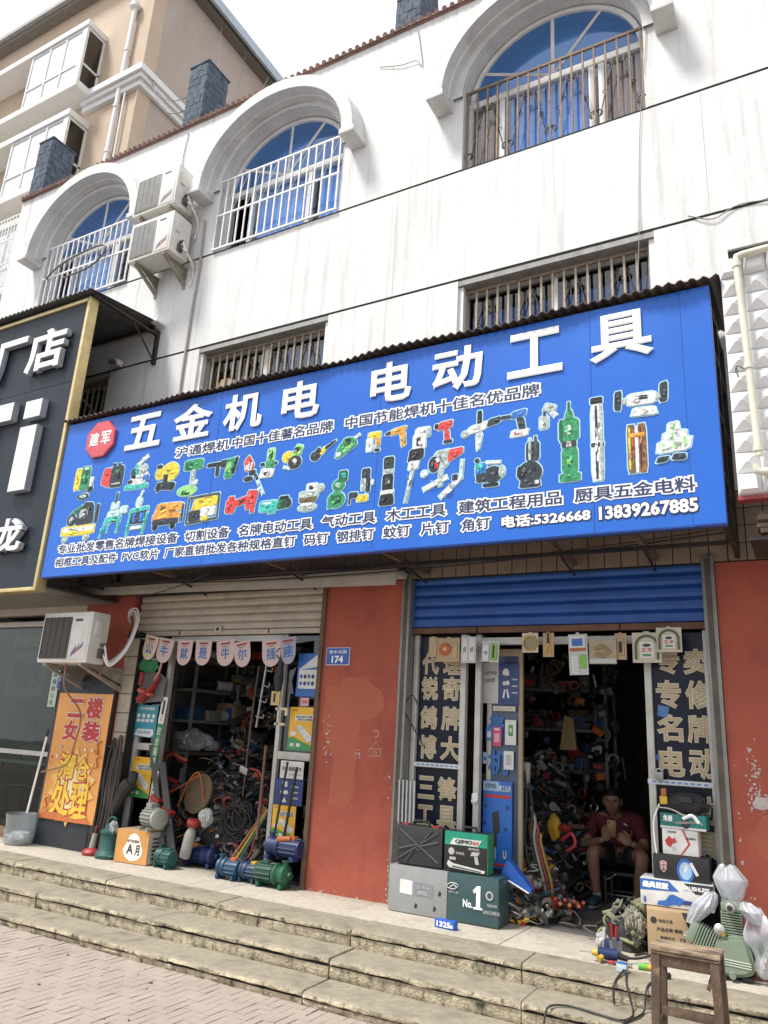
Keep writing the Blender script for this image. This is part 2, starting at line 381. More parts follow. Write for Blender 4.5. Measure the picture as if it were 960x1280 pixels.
# hood mouldings over the arches
for c in XC:
    b = MB(); zc = 8.28; n = 28; yf = F-.27
    ring = []
    for i in range(n+1):
        a = math.pi*i/n; ca, sa = -math.cos(a), math.sin(a)
        ring.append([(c+1.06*ca, F-.002, zc+1.00*sa), (c+1.055*ca, F-.13, zc+.995*sa), (c+1.075*ca, F-.14, zc+1.01*sa), (c+1.08*ca, yf, zc+1.015*sa), (c+1.225*ca, yf, zc+1.175*sa), (c+1.24*ca, F-.002, zc+1.19*sa)])
    vs = [p for q in ring for p in q]
    b.add(vs, [(i*6+k, i*6+k+1, (i+1)*6+k+1, (i+1)*6+k) for i in range(n) for k in range(5)], M_white2, True)
    b.add(vs, [tuple(range(6)), tuple(n*6+k for k in range(5, -1, -1))], M_white2)
    for s in (-1, 1): b.bx(min(c+s*1.06, c+s*1.26), max(c+s*1.06, c+s*1.26), yf-.02, F-.001, zc-.075, zc-.004, M_white2, .006)
    # plain inner band round the opening
    ring = []
    for i in range(n+1):
        a = math.pi*i/n; ca, sa = -math.cos(a), math.sin(a)
        ring.append([(c+.945*ca, F-.001, ZS+.865*sa), (c+.945*ca, F-.035, ZS+.865*sa), (c+1.055*ca, F-.035, ZS+.92*sa), (c+1.055*ca, F-.001, ZS+.92*sa)])
    vs = [p for q in ring for p in q]
    b.add(vs, [(i*4+k, i*4+k+1, (i+1)*4+k+1, (i+1)*4+k) for i in range(n) for k in range(3)], M_white2, True)
    b.build('arch_hood', bld, sharp=40)
# coping of half-round clay tiles, and the tile-clad piers standing on it
b = MB(); x = XL
b.bx(XL, XR, F-.03, F+D, 9.701, 9.74, M_roof)
while x < XR:
    b.tube([(x+.05, F-.055, 9.728), (x+.05, F+.22, 9.83)], .030, M_roof, 8); x += .098
b.add([(XL,F-.045,9.712),(XR,F-.045,9.712),(XR,F+.35,9.855),(XL,F+.35,9.855),(XL,F-.045,9.728),(XR,F-.045,9.728),(XR,F+.35,9.871),(XL,F+.35,9.871)], [(0,3,2,1),(4,5,6,7),(0,1,5,4),(1,2,6,5),(2,3,7,6),(3,0,4,7)], M_roof)
b.build('tile_coping', bld)
M_pier = mat('slate_tile', (.095,.12,.155), .8, spec=.12, var=.4, scale=9, dirt=(.06,.07,.09), dirt_amt=.7, dscale=4)
for xp in (-10.35, -6.99, -3.55, -.1):
    b = MB(); b.bx(xp-.165, xp+.165, F+.0, F+.40, 9.742, 10.80, M_groove); r3 = random.Random(int(xp*10))
    nz_ = 9
    for q in range(nz_):
        z0 = 9.745+q*1.06/nz_; z1 = z0+1.06/nz_-.006
        for k in range(-1, 3):
            o = (q % 2)*.055
            xa = max(xp-.168, xp-.168+k*.112+o); xb = min(xp+.168, xp-.168+(k+1)*.112+o-.006)
            if xb-xa > .02:
                e = r3.uniform(0, .008); b.bx(xa, xb, F-.014-e, F+.01, z0, z1, M_pier)
            ya = max(F-.01, F-.01+k*.14+o); yb = min(F+.41, F-.01+(k+1)*.14+o-.006)
            if yb-ya > .02: b.bx(xp+.16, xp+.174+r3.uniform(0, .006), ya, yb, z0, z1, M_pier)
    b.bx(xp-.185, xp+.19, F-.03, F+.43, 10.806, 10.83, M_pier)
    b.build('roof_pier', bld)
# ------------------------------------------------------------------ windows
M_blue_glass = glass('blue_window_glass', (.45,.68,.97), .12, .03, .5, (.07,.23,.60))
M_clear = glass('dark_window_glass', (.92,.94,.96), .12)
M_wframe = mat('white_window_frame', (.70,.70,.68), .5, var=.1, dirt=(.4,.36,.3), dirt_amt=.4)
M_cur_b = mat('blue_curtain', (.20,.44,.90), .8, var=.15); M_cur_br = mat('brown_curtain', (.42,.32,.295), .8, var=.2); M_light_arc = mat('pale_light_arc', (.62,.74,.88), .8)
M_rust = mat('rusty_bar', (.20,.145,.105), .75, .2, var=.35, scale=20, dirt=(.32,.24,.15), dirt_amt=.7, dscale=9)
M_iron = mat('dark_wrought_iron', (.045,.04,.035), .6, .3)
M_wbar = mat('white_bar', (.78,.78,.77), .45, var=.08, dirt=(.35,.25,.18), dirt_amt=.4, dscale=8)
def curtain(b, x0, x1, z0, z1, y, m, amp=.03, wl=.11):
    n = max(4, int((x1-x0)/.012)); vs = []
    for i in range(n+1):
        x = x0+(x1-x0)*i/n
        vs += [(x, y+amp*math.sin(x*2*math.pi/wl+math.sin(x*9)), z0), (x, y+amp*.7*math.sin(x*2*math.pi/wl+math.sin(x*9)), z1)]
    b.add(vs, [(2*i, 2*i+2, 2*i+3, 2*i+1) for i in range(n)], m, True)
def arched_window(c, name_label, parts):
    yg = F+.17
    b = MB()
    n = 24
    for r0_, r1_ in ((.985, .93),):
        ring = [(c-HW*r0_*math.cos(math.pi*i/n), ZS+ZR*r0_*math.sin(math.pi*i/n), c-HW*r1_*math.cos(math.pi*i/n), ZS+(ZR*r1_)*math.sin(math.pi*i/n)) for i in range(n+1)]
        for q in range(n):
            a, d = ring[q], ring[q+1]
            b.add([(a[0],yg-.03,a[1]),(d[0],yg-.03,d[1]),(d[2],yg-.03,d[3]),(a[2],yg-.03,a[3]),(a[2],yg+.02,a[3]),(d[2],yg+.02,d[3])], [(0,1,2,3),(3,2,5,4)], M_wframe)
    b.bx(c-HW, c+HW, yg-.035, yg+.03, 8.30, 8.38, M_wframe, .006)
    b.bx(c-HW, c+HW, yg-.03, yg+.03, G1, G1+.05, M_wframe, .005)
    for x in (c-HW+.025, c+HW-.025): b.bx(x-.025, x+.025, yg-.03, yg+.03, G1+.05, 8.30, M_wframe)
    for a in (28, 90, 128):
        R_ = 1/math.sqrt((math.cos(rad(a))/HW)**2+(math.sin(rad(a))/ZR)**2)*.95
        b.tube([(c, yg-.005, 8.39), (c-R_*math.cos(rad(a)), yg-.005, ZS+R_*math.sin(rad(a)))], .020, M_wframe, 4)
    for fx in parts['mull']: b.bx(c+fx-.028, c+fx+.028, yg-.026, yg+.024, G1+.05, 8.30, M_wframe)
    f = b.build('arched_window', bld); f['label'] = name_label
    b = MB(); arc = [(c-HW*.97*math.cos(math.pi*i/n), ZS+ZR*.97*math.sin(math.pi*i/n)) for i in range(n+1)]
    b.flat(arc, yg, M_blue_glass)
    b.bx(c-HW, c+HW, yg-.002, yg+.001, G1+.02, 8.34, M_clear) if parts.get('clear') else b.flat([(c+parts['pane'][0], G1+.03), (c+parts['pane'][1], G1+.03), (c+parts['pane'][1], 8.32), (c+parts['pane'][0], 8.32)], yg, M_clear)
    b.build('window_pane', f)
    for x0, x1, m in parts['cur']:
        b = MB(); curtain(b, c+x0, c+x1, G1-.02, 8.36, yg+.09, m); b.build('curtain', f)
    b = MB()                                              # pale sheet added behind the fanlight to imitate a lighter arc on the glass
    b.flat([(c-HW*.9*math.cos(math.pi*i/n)*.93+.06, ZS-.02+ZR*.80*math.sin(math.pi*i/n)) for i in range(n+1)], yg+.16, M_light_arc); b.build('fanlight_light_arc', f)
arched_window(-1.85, 'arched window with blue curtain between brown curtains', dict(mull=(-.55, .40, .50), clear=1, cur=((-.93, -.5, M_cur_br), (-.54, .42, M_cur_b), (.44, .93, M_cur_br))))
arched_window(-5.28, 'arched window with white grid and blue panes', dict(mull=(-.52, .38), pane=(-.5, .93), cur=((-.50, .36, M_cur_b), (.5, .92, M_cur_b))))
arched_window(-8.71, 'arched window beside the stacked air conditioners', dict(mull=(-.50, .40), pane=(-.5, .9), cur=((-.48, .36, M_cur_b), (.62, .92, M_cur_br))))
arched_window(1.58, 'arched window at the far end of the white wall', dict(mull=(-.5, .4), pane=(-.9, .9), cur=((-.5, .4, M_cur_b),)))
def scroll(b, x, w_, z0, z1, y, flip, m, r=.0055):
    """one diagonal wire with a curl at each end and a small collar"""
    xa, xb = (x, x+w_) if not flip else (x+w_, x); s = 1 if not flip else -1
    p = [(xa+s*.045*math.sin(t)*(1), y, z0+.045-.045*math.cos(t)) for t in [4.6-i*.46 for i in range(10)]]
    q = [(xb-s*.045*math.sin(t), y, z1-.045+.045*math.cos(t)) for t in [.46+i*.46 for i in range(10)]]
    b.tube(p+[((xa+xb)/2, y, (z0+z1)/2)]+q, r, m, 5)
    b.torus(((xa+xb)/2+.02*s, y, (z0+z1)/2+.05), .022, .004, m, (0,1,0), 12, 4); b.torus(((xa+xb)/2-.02*s, y, (z0+z1)/2-.05), .022, .004, m, (0,1,0), 12, 4)
for c in (-1.85, 1.58):
    b = MB(); y = F+.05
    for k in range(17):
        x = c-HW+.03+k*(2*HW-.06)/16; b.bx(x-.009, x+.009, y-.009, y+.009, G1+.01, 8.42, M_rust)
    b.bx(c-HW+.005, c+HW-.005, y-.012, y+.012, 8.421, 8.45, M_rust)
    for k in range(8):
        x = c-HW+.03+k*(2*HW-.06)/8
        scroll(b, x+.02, .19, 7.55, 8.22, y+.014, k % 2, M_iron, .007)
    b.build('window_grille', bld)['label'] = 'rusty bar grille with curled scrolls'
for c in (-5.28, -8.71):
    b = MB(); y = F-.03; m = M_wbar
    for k in range(17):
        x = c-HW+.02+k*(2*HW-.04)/16; b.bx(x-.008, x+.008, y-.008, y+.008, G1+.04, 8.46, m)
    for z in (G1+.03, 7.93, 8.46): b.bx(c-HW, c+HW, y-.0105, y+.0105, z-.011, z+.011, m)
    for k in range(8):
        for s in (-1, 1): b.tube([(c-HW+.02+(2*k+1+s*.9)*(2*HW-.04)/16, y-.006, 7.94 if s < 0 else 8.45), (c-HW+.02+(2*k+1)*(2*HW-.04)/16, y-.006, 8.2)], .0035, m, 4)
    b.build('window_grille', bld)['label'] = 'white painted grid of window bars'
M_lintel = mat('grey_lintel', (.33,.33,.32), .9, var=.2, dirt=(.15,.14,.13), dirt_amt=.6)
for c, lab in ((-1.85, 'low barred window with blue curtain'), (-5.28, 'low barred window stuffed with cloth'), (-8.71, 'low barred window behind the dark sign'), (1.58, 'low barred window at the far end')):
    b = MB(); x0, x1 = c-HW, c+HW; y = F+.09
    b.bx(x0, x1, F+.004, F+.30, 5.995, G2-gp-.002, M_lintel); b.bx(x0, x0+.05, F+.03, F+.2, 4.95, 5.99, M_wframe); b.bx(x1-.05, x1, F+.03, F+.2, 4.95, 5.99, M_wframe)
    b.bx(x0+.05, x1-.05, F+.14, F+.18, 5.93, 5.99, M_wframe); b.bx(c-.03, c+.03, F+.15, F+.19, 4.96, 5.93, M_wframe)
    f = b.build('barred_window', bld); f['label'] = lab
    b = MB()
    for k in range(17):
        x = x0+.06+k*(x1-x0-.12)/16; b.bx(x-.010, x+.010, y-.008, y+.008, 4.96, 5.93, mat('dull_iron_bar', (.33,.27,.20), .7, .1, var=.3, scale=18))
    b.bx(x0+.051, x1-.051, y-.011, y+.011, 5.93, 5.96, M_rust)
    for k in range(8):
        scroll(b, x0+.07+k*(x1-x0-.14)/8, .19, 5.2, 5.83, y+.02, k % 2, M_iron, .007)
    b.build('window_grille', f)
    b = MB(); b.bx(x0+.05, x1-.05, F+.165, F+.168, 4.97, 5.93, M_clear); b.build('window_pane', f)
    if c == -1.85:
        b = MB(); curtain(b, x0+.05, x1-.05, 4.96, 5.78, F+.26, mat('navy_curtain', (.10,.17,.36), .8)); b.build('curtain', f)
    if c == -5.28:
        b = MB(); curtain(b, c+.1, x1-.05, 4.96, 5.9, F+.26, mat('navy_curtain', (.10,.17,.36), .8)); b.build('curtain', f)
        b = MB(); mm = mat('old_cloth', (.33,.27,.20), .9, var=.3)
        b.blob((c-.45, F+.13, 5.28), (.36, .03, .33), mm, 3, .5, 3); b.blob((c+.05, F+.13, 5.1), (.25, .03, .18), mm, 5, .5, 3); b.build('cloth_bundle', f)
# ------------------------------------------------------------------ ground floor front of the building
M_tile = mat('brown_wall_tile', (.24,.185,.135), .5, var=.25, scale=3)
b = MB(); b.bx(XL, XR, F+.012, F+.28, 3.02, 4.948, M_groove); x = XL; r4 = random.Random(9)
while x < XR-.13:
    for z in (3.03, 3.165, 3.30, 3.435): b.bx(x+.004, x+.126, F, F+.02, z, z+.128, M_tile)
    x += .13
b.bx(XL, XR, F+.002, F+.02, 3.575, 4.946, M_white2)
b.build('tile_band', bld)
def ragged(poly, amp=.012, sd=3):
    r = random.Random(sd); o = []
    for (x0, z0), (x1, z1) in zip(poly, poly[1:]+poly[:1]):
        n = max(2, int(math.hypot(x1-x0, z1-z0)/.012)); o += [(x0+(x1-x0)*i/n+r.uniform(-1, 1)*amp*(.35+.65*(i > 0)), z0+(z1-z0)*i/n+r.uniform(-1, 1)*amp) for i in range(n)]
    return [((a[0]+c[0])/2, (a[1]+c[1])/2) for a, c in zip(o, o[1:]+o[:1])]
def red_pillar(x0, x1, lab, patches, chips, z0=P):
    b = MB(); b.bx(x0, x1, F, F+.30, z0-.02, 3.018, M_red)
    for poly in patches: b.flat(ragged(poly), F-.0015, M_red2)
    for (cx, cz, n_, sd_, sx_, sz_) in chips:
        rr = random.Random(sd_)
        for _ in range(n_):
            a, q = cx+rr.gauss(0, sx_), cz+rr.gauss(0, sz_); s = rr.uniform(.002, .010)
            b.flat([(a+s*rr.uniform(.5, 1.3)*math.cos(t), q+s*rr.uniform(.5, 1.5)*math.sin(t)) for t in (0, 1, 2, 3.1, 4.2, 5.2)], F-.0022-rr.random()*.001, M_chip)
    p = b.build('red_pillar', bld); p['label'] = lab
    return p
rp = red_pillar(-4.06, -3.23, 'red pillar with paler patch of new paint', [[(-3.99,2.06),(-3.83,2.07),(-3.82,2.14),(-3.55,2.15),(-3.50,2.07),(-3.39,2.02),(-3.37,1.88),(-3.45,1.80),(-3.60,1.77),(-3.62,1.60),(-3.62,1.12),(-3.72,1.02),(-3.89,1.05),(-3.86,1.4),(-3.94,1.55),(-4.02,1.75)]], [(-3.95,1.58,40,1,.025,.09),(-3.60,1.50,12,2,.008,.05),(-3.25,.55,14,3,.006,.1),(-3.30,1.3,10,4,.02,.1),(-3.6,.345,14,5,.25,.006)])
b = MB(); mc = mat('chalk', (.75,.62,.58), .9)
b.torus((-3.44,F-.003,1.66), .028, .0022, mc, (0,1,0), 10, 4, .6, 4.9)
b.tube([(-3.49,F-.003,1.53),(-3.43,F-.003,1.60),(-3.38,F-.003,1.535),(-3.50,F-.003,1.53),(-3.49,F-.003,1.47),(-3.385,F-.003,1.475),(-3.38,F-.003,1.53)], .0022, mc, 4)
b.tube([(-3.455,F-.003,1.48),(-3.455,F-.003,1.51),(-3.425,F-.003,1.51),(-3.425,F-.003,1.48)], .002, mc, 4); b.build('chalk_scribble', rp)
red_pillar(-.606, 3.2, 'red wall at the end with flaking paint and an orange patch', [[(-.52,1.11),(-.43,1.25),(-.36,1.27),(-.2,1.33),(.3,1.30),(.3,.95),(-.3,.9),(-.42,.99)]], [(-.45,1.50,70,7,.02,.12),(-.43,1.37,26,8,.03,.03),(-.53,.72,6,9,.02,.06),(-.56,1.1,8,10,.008,.3)])
b = MB(); b.flat(ragged([(-.475,1.34),(-.44,1.385),(-.36,1.38),(-.30,1.42),(-.30,1.36),(-.37,1.31),(-.46,1.30)], .010), F-.004, M_chip); b.build('bare_plaster', bld)
red_pillar(-7.42, -6.665, 'red pillar behind the air conditioner and orange banner', [], [(-6.72,2.4,10,12,.02,.2)])
# tiled jamb between the black board and the first shop
b = MB(); mt = mat('beige_jamb_tile', (.36,.31,.25), .6, var=.2, dirt=(.16,.14,.12), dirt_amt=.5)
b.bx(-6.664, -6.47, F-.02, F+.25, P, 2.60, M_groove); z = P
while z < 2.5: b.bx(-6.66, -6.474, F-.032, F-.01, z+.004, z+.196, mt, .003); z += .2
b.build('tiled_jamb', bld)
# interior of both shops
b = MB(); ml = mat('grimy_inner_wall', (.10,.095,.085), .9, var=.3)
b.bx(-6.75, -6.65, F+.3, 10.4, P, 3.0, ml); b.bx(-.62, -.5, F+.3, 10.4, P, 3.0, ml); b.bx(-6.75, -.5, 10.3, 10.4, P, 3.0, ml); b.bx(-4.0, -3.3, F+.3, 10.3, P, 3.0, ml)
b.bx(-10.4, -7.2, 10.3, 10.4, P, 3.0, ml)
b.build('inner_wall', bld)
# ------------------------------------------------------------------ roller shutters
M_sh1 = mat('beige_shutter', (.46,.41,.34), .5, .1, var=.12, dirt=(.25,.20,.15), dirt_amt=.6, dscale=3)
M_sh2 = mat('blue_shutter', (.022,.095,.36), .42, .1, var=.15, dirt=(.015,.05,.18), dirt_amt=.5, dscale=2)
M_steel = mat('dark_steel_channel', (.10,.085,.07), .6, .4, var=.3, dirt=(.2,.12,.07), dirt_amt=.5, dscale=7)
M_gsteel = mat('grey_steel_channel', (.24,.25,.24), .5, .4, var=.2, dirt=(.2,.13,.08), dirt_amt=.5, dscale=6)
def shutter(x0, x1, z0, z1, m, lab, pitch, y, bottom):
    s = MB(); prof = []; z = z0+.055
    while z < z1:
        prof += [(y+.012, z), (y-.004, z+.006), (y-.012, z+pitch*.35), (y-.010, z+pitch*.7), (y+.004, z+pitch-.008)]; z += pitch
    n = len(prof); vs = [(x, a, q) for x in (x0, x1) for a, q in prof]
    s.add(vs, [(i, i+n, i+n+1, i+1) for i in range(n-1)], m)
    o = s.build('roller_shutter', bld); o['label'] = lab
    s = MB(); s.bx(x0, x1, y-.02, y+.02, z0, z0+.05, bottom, .004); xm = (x0+x1)/2
    for q in (-.6, .6): s.bx(xm+q-.006, xm+q+.006, y-.024, y-.019, z0+.004, z0+.05, M_groove)
    s.build('bottom_rail', o)
    return o
o = shutter(-6.62, -4.12, 2.565, 3.02, M_sh1, 'rolled up beige shutter', .082, F+.07, M_sh1)
b = MB(); b.bx(-5.48, -5.38, F+.035, F+.055, 2.585, 2.655, M_sh1, .004); b.cyl((-5.43, F+.03, 2.62), (-5.43, F+.05, 2.62), .016, M_groove); b.build('lock', o)
shutter(-3.15, -.70, 2.535, 3.06, M_sh2, 'rolled up blue shutter', .095, F+.06, mat('shutter_rust_rail', (.16,.08,.05), .7, .2, var=.3))
b = MB(); b.bx(-4.10, -4.055, F-.03, F+.2, P, 3.02, mat('rusty_post', (.14,.085,.055), .75, .2, var=.3), .004); b.build('door_post', bld)
for x0, x1 in ((-3.235, -3.15), (-.70, -.61)):
    b = MB(); b.bx(x0, x1, F-.025, F+.12, P, 3.07, M_gsteel, .004); b.bx(x0+.025, x1-.025, F-.029, F-.02, P+.02, 3.05, M_steel); b.build('door_post', bld)
b = MB(); b.bx(-7.25, -3.19, F-.24, F-.005, 3.03, 3.075, mat('canopy_cream', (.45,.41,.35), .6, var=.15)); b.prism([(-7.25,3.0),(-3.19,2.93),(-3.19,3.028),(-7.25,3.028)], F-.245, F-.225, mat('canopy_cream', (.4,.4,.4)))
b.build('shutter_canopy', bld)
# ------------------------------------------------------------------ door glazing of the two shops
M_alu = mat('aluminium_frame', (.50,.49,.46), .5, .25, var=.15, dirt=(.28,.24,.19), dirt_amt=.5, dscale=5)
M_dglass = glass('door_glass', (.40,.46,.50), .16)
M_navy = mat('navy_film', (.006,.009,.024), .3, var=.3, spec=.25)
M_gold = mat('gold_lettering', (.42,.34,.21), .5, var=.12); M_goldd = mat('gold_letter_edge', (.62,.56,.43), .5)
glz = []
def frame_part(name, rects, m=M_alu, lab=None, bev=.004):
    b = MB()
    for r in rects: b.bx(*r, m, bev)
    o = b.build(name, bld)
    if lab: o['label'] = lab
    return o
Y0 = F+.09
d1 = frame_part('door_frame', [(-6.47,-6.42,Y0,Y0+.06,P,2.56),(-6.12,-6.07,Y0,Y0+.06,P,2.56),(-4.60,-4.555,Y0,Y0+.06,P,2.56),(-4.14,-4.102,Y0,Y0+.06,P,2.56),(-6.418,-6.122,Y0+.003,Y0+.057,1.37,1.44),(-4.553,-4.142,Y0+.003,Y0+.057,1.385,1.455),(-6.066,-4.602,Y0+.003,Y0+.057,2.50,2.56)], lab='grey aluminium frame of the left shop doorway')
for r in ((-6.42,-6.12,P+.02,1.37),(-6.42,-6.12,1.44,2.55),(-4.555,-4.14,P+.02,1.385),(-4.555,-4.14,1.455,2.55)): b = MB(); b.bx(r[0],r[1],Y0+.04,Y0+.046,r[2],r[3],M_dglass); b.build('glass_panel', d1)
d2 = frame_part('door_frame', [(-3.145,-3.10,Y0,Y0+.06,P,2.53),(-2.69,-2.64,Y0,Y0+.06,P,2.53),(-2.56,-2.51,Y0+.02,Y0+.08,P,2.53),(-1.165,-1.115,Y0,Y0+.06,P,2.53),(-.735,-.702,Y0,Y0+.06,P,2.53),(-3.098,-2.692,Y0+.003,Y0+.057,1.41,1.45),(-1.113,-.737,Y0+.003,Y0+.057,1.41,1.45),(-2.508,-1.167,Y0+.003,Y0+.057,2.44,2.50)], lab='aluminium frame of the right shop doorway')
for r in ((-3.10,-2.69,P+.02,1.41),(-3.10,-2.69,1.45,2.52),(-1.115,-.735,P+.02,1.41),(-1.115,-.735,1.45,2.52)): b = MB(); b.bx(r[0],r[1],Y0+.04,Y0+.048,r[2],r[3],M_navy); b.build('film_panel', d2)
b = MB()
def gold(t, x0, x1, z0, z1): b.text(t, x0, x1, z0, z1, Y0+.038, M_gold, .016, .042, M_goldd)
zz = [(2.195,2.375),(1.975,2.16),(1.73,1.91),(1.485,1.665)]
for t, (z0, z1) in zip('代锐鸽博', zz): gold(t, -3.07, -2.92, z0, z1)
b.build('gold_lettering', d2)['label'] = 'left column of gold characters on the left glass'; b = MB()
for t, (z0, z1) in zip('理奇牌大', zz): gold(t, -2.865, -2.705, z0, z1)
for t, (z0, z1) in zip('三工', [(1.165,1.33),(.935,1.10)]): gold(t, -3.065, -2.925, z0, z1)
for t, (z0, z1) in zip('锋具', [(1.165,1.335),(.935,1.11)]): gold(t, -2.88, -2.72, z0, z1)
b.build('gold_lettering', d2)['label'] = 'right column and lower gold characters on the left glass'
b = MB(); zz = [(2.215,2.39),(1.965,2.155),(1.725,1.905),(1.48,1.67)]
for t, (z0, z1) in zip('专专名电', zz): gold(t, -1.085, -.92, z0, z1)
b.build('gold_lettering', d2)['label'] = 'left column of gold characters on the right glass'; b = MB()
for t, (z0, z1) in zip('卖修牌动', zz): gold(t, -.875, -.71, z0, z1)
for t, (z0, z1) in zip('动具', [(1.17,1.345),(.94,1.11)]): gold(t, -.875, -.72, z0, z1)
b.build('gold_lettering', d2)['label'] = 'right column of gold characters on the right glass'
b = MB(); mb = mat('blue_sticker', (.06,.16,.42), .4)
b.flat([(-1.09,1.90),(-1.02,1.885),(-1.0,1.965),(-1.08,1.98)], Y0+.036, mb)
b.flat([(-1.115+.02+.02*math.cos(t*.6), 1.60+.022*math.sin(t*.6)) for t in range(10)], Y0+.036, mb); b.build('sticker', d2)
mw = mat('white_strip', (.6,.62,.64), .4)
for x0, x1 in ((-3.10,-2.66),(-1.17,-.72)):
    b = MB()
    b.bx(x0, x1, Y0-.005, Y0+.001, 1.415, 1.447, mw)
    for q in range(9): b.bx(x0+.03+q*.044, x0+.06+q*.044, Y0-.0065, Y0-.0045, 1.425, 1.437, mat('strip_print', (.12,.25,.5), .5))
    b.build('printed_strip', d2)
b = MB(); b.torus((-1.085,Y0-.02,1.50), .022, .005, M_alu, (0,1,0), 12, 6, 0, math.pi); b.bx(-1.115,-1.055,Y0-.035,Y0-.008,1.445,1.50,mat('lock_steel',(.28,.28,.27),.35,.7),.005)
tag(b.build('padlock'), 'small grey padlock hanging on the crossbar of the right glass door panel', 'padlock')

# ------------------------------------------------------------------ the big blue sign
SY = 5.0; sg = thing('shop_sign', 'wide blue shop sign with large white characters and rows of printed tool pictures', 'sign', (-3.69, SY, 3.03))
M_sblue = mat('sign_blue', (.009,.112,.51), .36, var=.09, scale=.9, stretch=(1,1,.5), spec=.35, coat=.2, bump=.35, bscale=3, dirt=(.022,.155,.55), dirt_amt=.5, dscale=1.2)
M_sedge = mat('sign_edge', (.03,.09,.42), .4)
xs = [-6.962, -4.763, -2.99, -1.235, -.608, -.412]
b = MB()
for k in range(5):
    tl = (k % 2)*.004
    b.add([(xs[k]+.002,SY,3.03),(xs[k+1]-.002,SY+.002*(k%2),3.03),(xs[k+1]-.002,SY+.001,4.738),(xs[k]+.002,SY+.001*(k%2),4.738)], [(0,1,2,3)], M_sblue)
b.bx(-6.962, -.412, SY+.004, SY+.06, 3.022, 4.742, M_sedge)
b.build('sign_panel', sg)
M_wl = mat('white_acrylic', (.84,.84,.83), .35, var=.03); M_ink = mat('navy_ink', (.02,.035,.10), .4); M_halo = mat('print_white', (.80,.83,.86), .4, var=.04)
b = MB()
for t, x0, x1 in (('五',-6.005,-5.52),('金',-5.35,-4.86),('机',-4.705,-4.245),('电',-4.02,-3.61),('电',-3.09,-2.70),('动',-2.51,-2.075),('工',-1.87,-1.44),('具',-1.23,-.80)):
    b = MB(); b.text(t, x0+.012, x1-.012, 4.305, 4.657, SY-.004, M_wl, .026, thick=.012); b.build('title_character', sg)
def hline(name, segs, z0, z1, lab):
    for t, x0, x1 in segs:
        b = MB(); b.text(t, x0, x1, z0, z1, SY-.0035, M_ink, .022, .115, M_halo); b.build(name, sg)
hline('printed_line', [('沪通焊机',-5.27,-4.60),('中国十佳著名品牌',-4.56,-3.45),('中国节能焊机十佳名优品牌',-3.32,-1.62)], 4.125, 4.225, 'small line of characters under the title')
hline('printed_line', [('专业批发零售名牌焊接设备',-6.76,-5.095),('切割设备',-5.0,-4.475),('名牌电动工具',-4.365,-3.58),('气动工具',-3.48,-2.97),('木工工具',-2.865,-2.355),('建筑工程用品',-2.245,-1.462),('厨具五金电料',-1.365,-.585)], 3.262, 3.358, 'line of characters naming the goods sold')
hline('printed_line', [('相框工具及配件',-6.765,-5.87),('PVC软片',-5.79,-5.31),('厂家直销批发各种规格直钉',-5.23,-3.735),('码钉',-3.645,-3.405),('钢排钉',-3.32,-2.975),('蚊钉',-2.885,-2.652),('片钉',-2.555,-2.322),('角钉',-2.215,-1.995)], 3.125, 3.215, 'lowest line of characters naming nails')
for t, x0, x1 in (('电话:5326668',-1.90,-1.265),('13839267885',-1.20,-.577)):
    b = MB(); b.text(t, x0, x1, 3.122, 3.208, SY-.0035, M_wl, .034, .095, M_ink); b.build('phone_number', sg)
b = MB(); mo = mat('octagon_red', (.52,.075,.10), .4)
cx, cz = -6.38, 4.478; oc = [(cx+.225*math.cos(rad(22.5+45*k)), cz+.215*math.sin(rad(22.5+45*k))) for k in range(8)]
b.prism(oc, SY-.03, SY-.002, mo); b.flat([(cx+(x-cx)*.95, cz+(z-cz)*.95) for x, z in oc], SY-.0315, mat('octagon_face', (.55,.085,.11), .35))
for t, x0, x1 in (('建',-6.535,-6.40),('军',-6.36,-6.225)): b.text(t, x0, x1, 4.41, 4.555, SY-.034, M_wl, .02)
b.build('octagon_emblem', sg)['label'] = 'red octagon with two white characters'
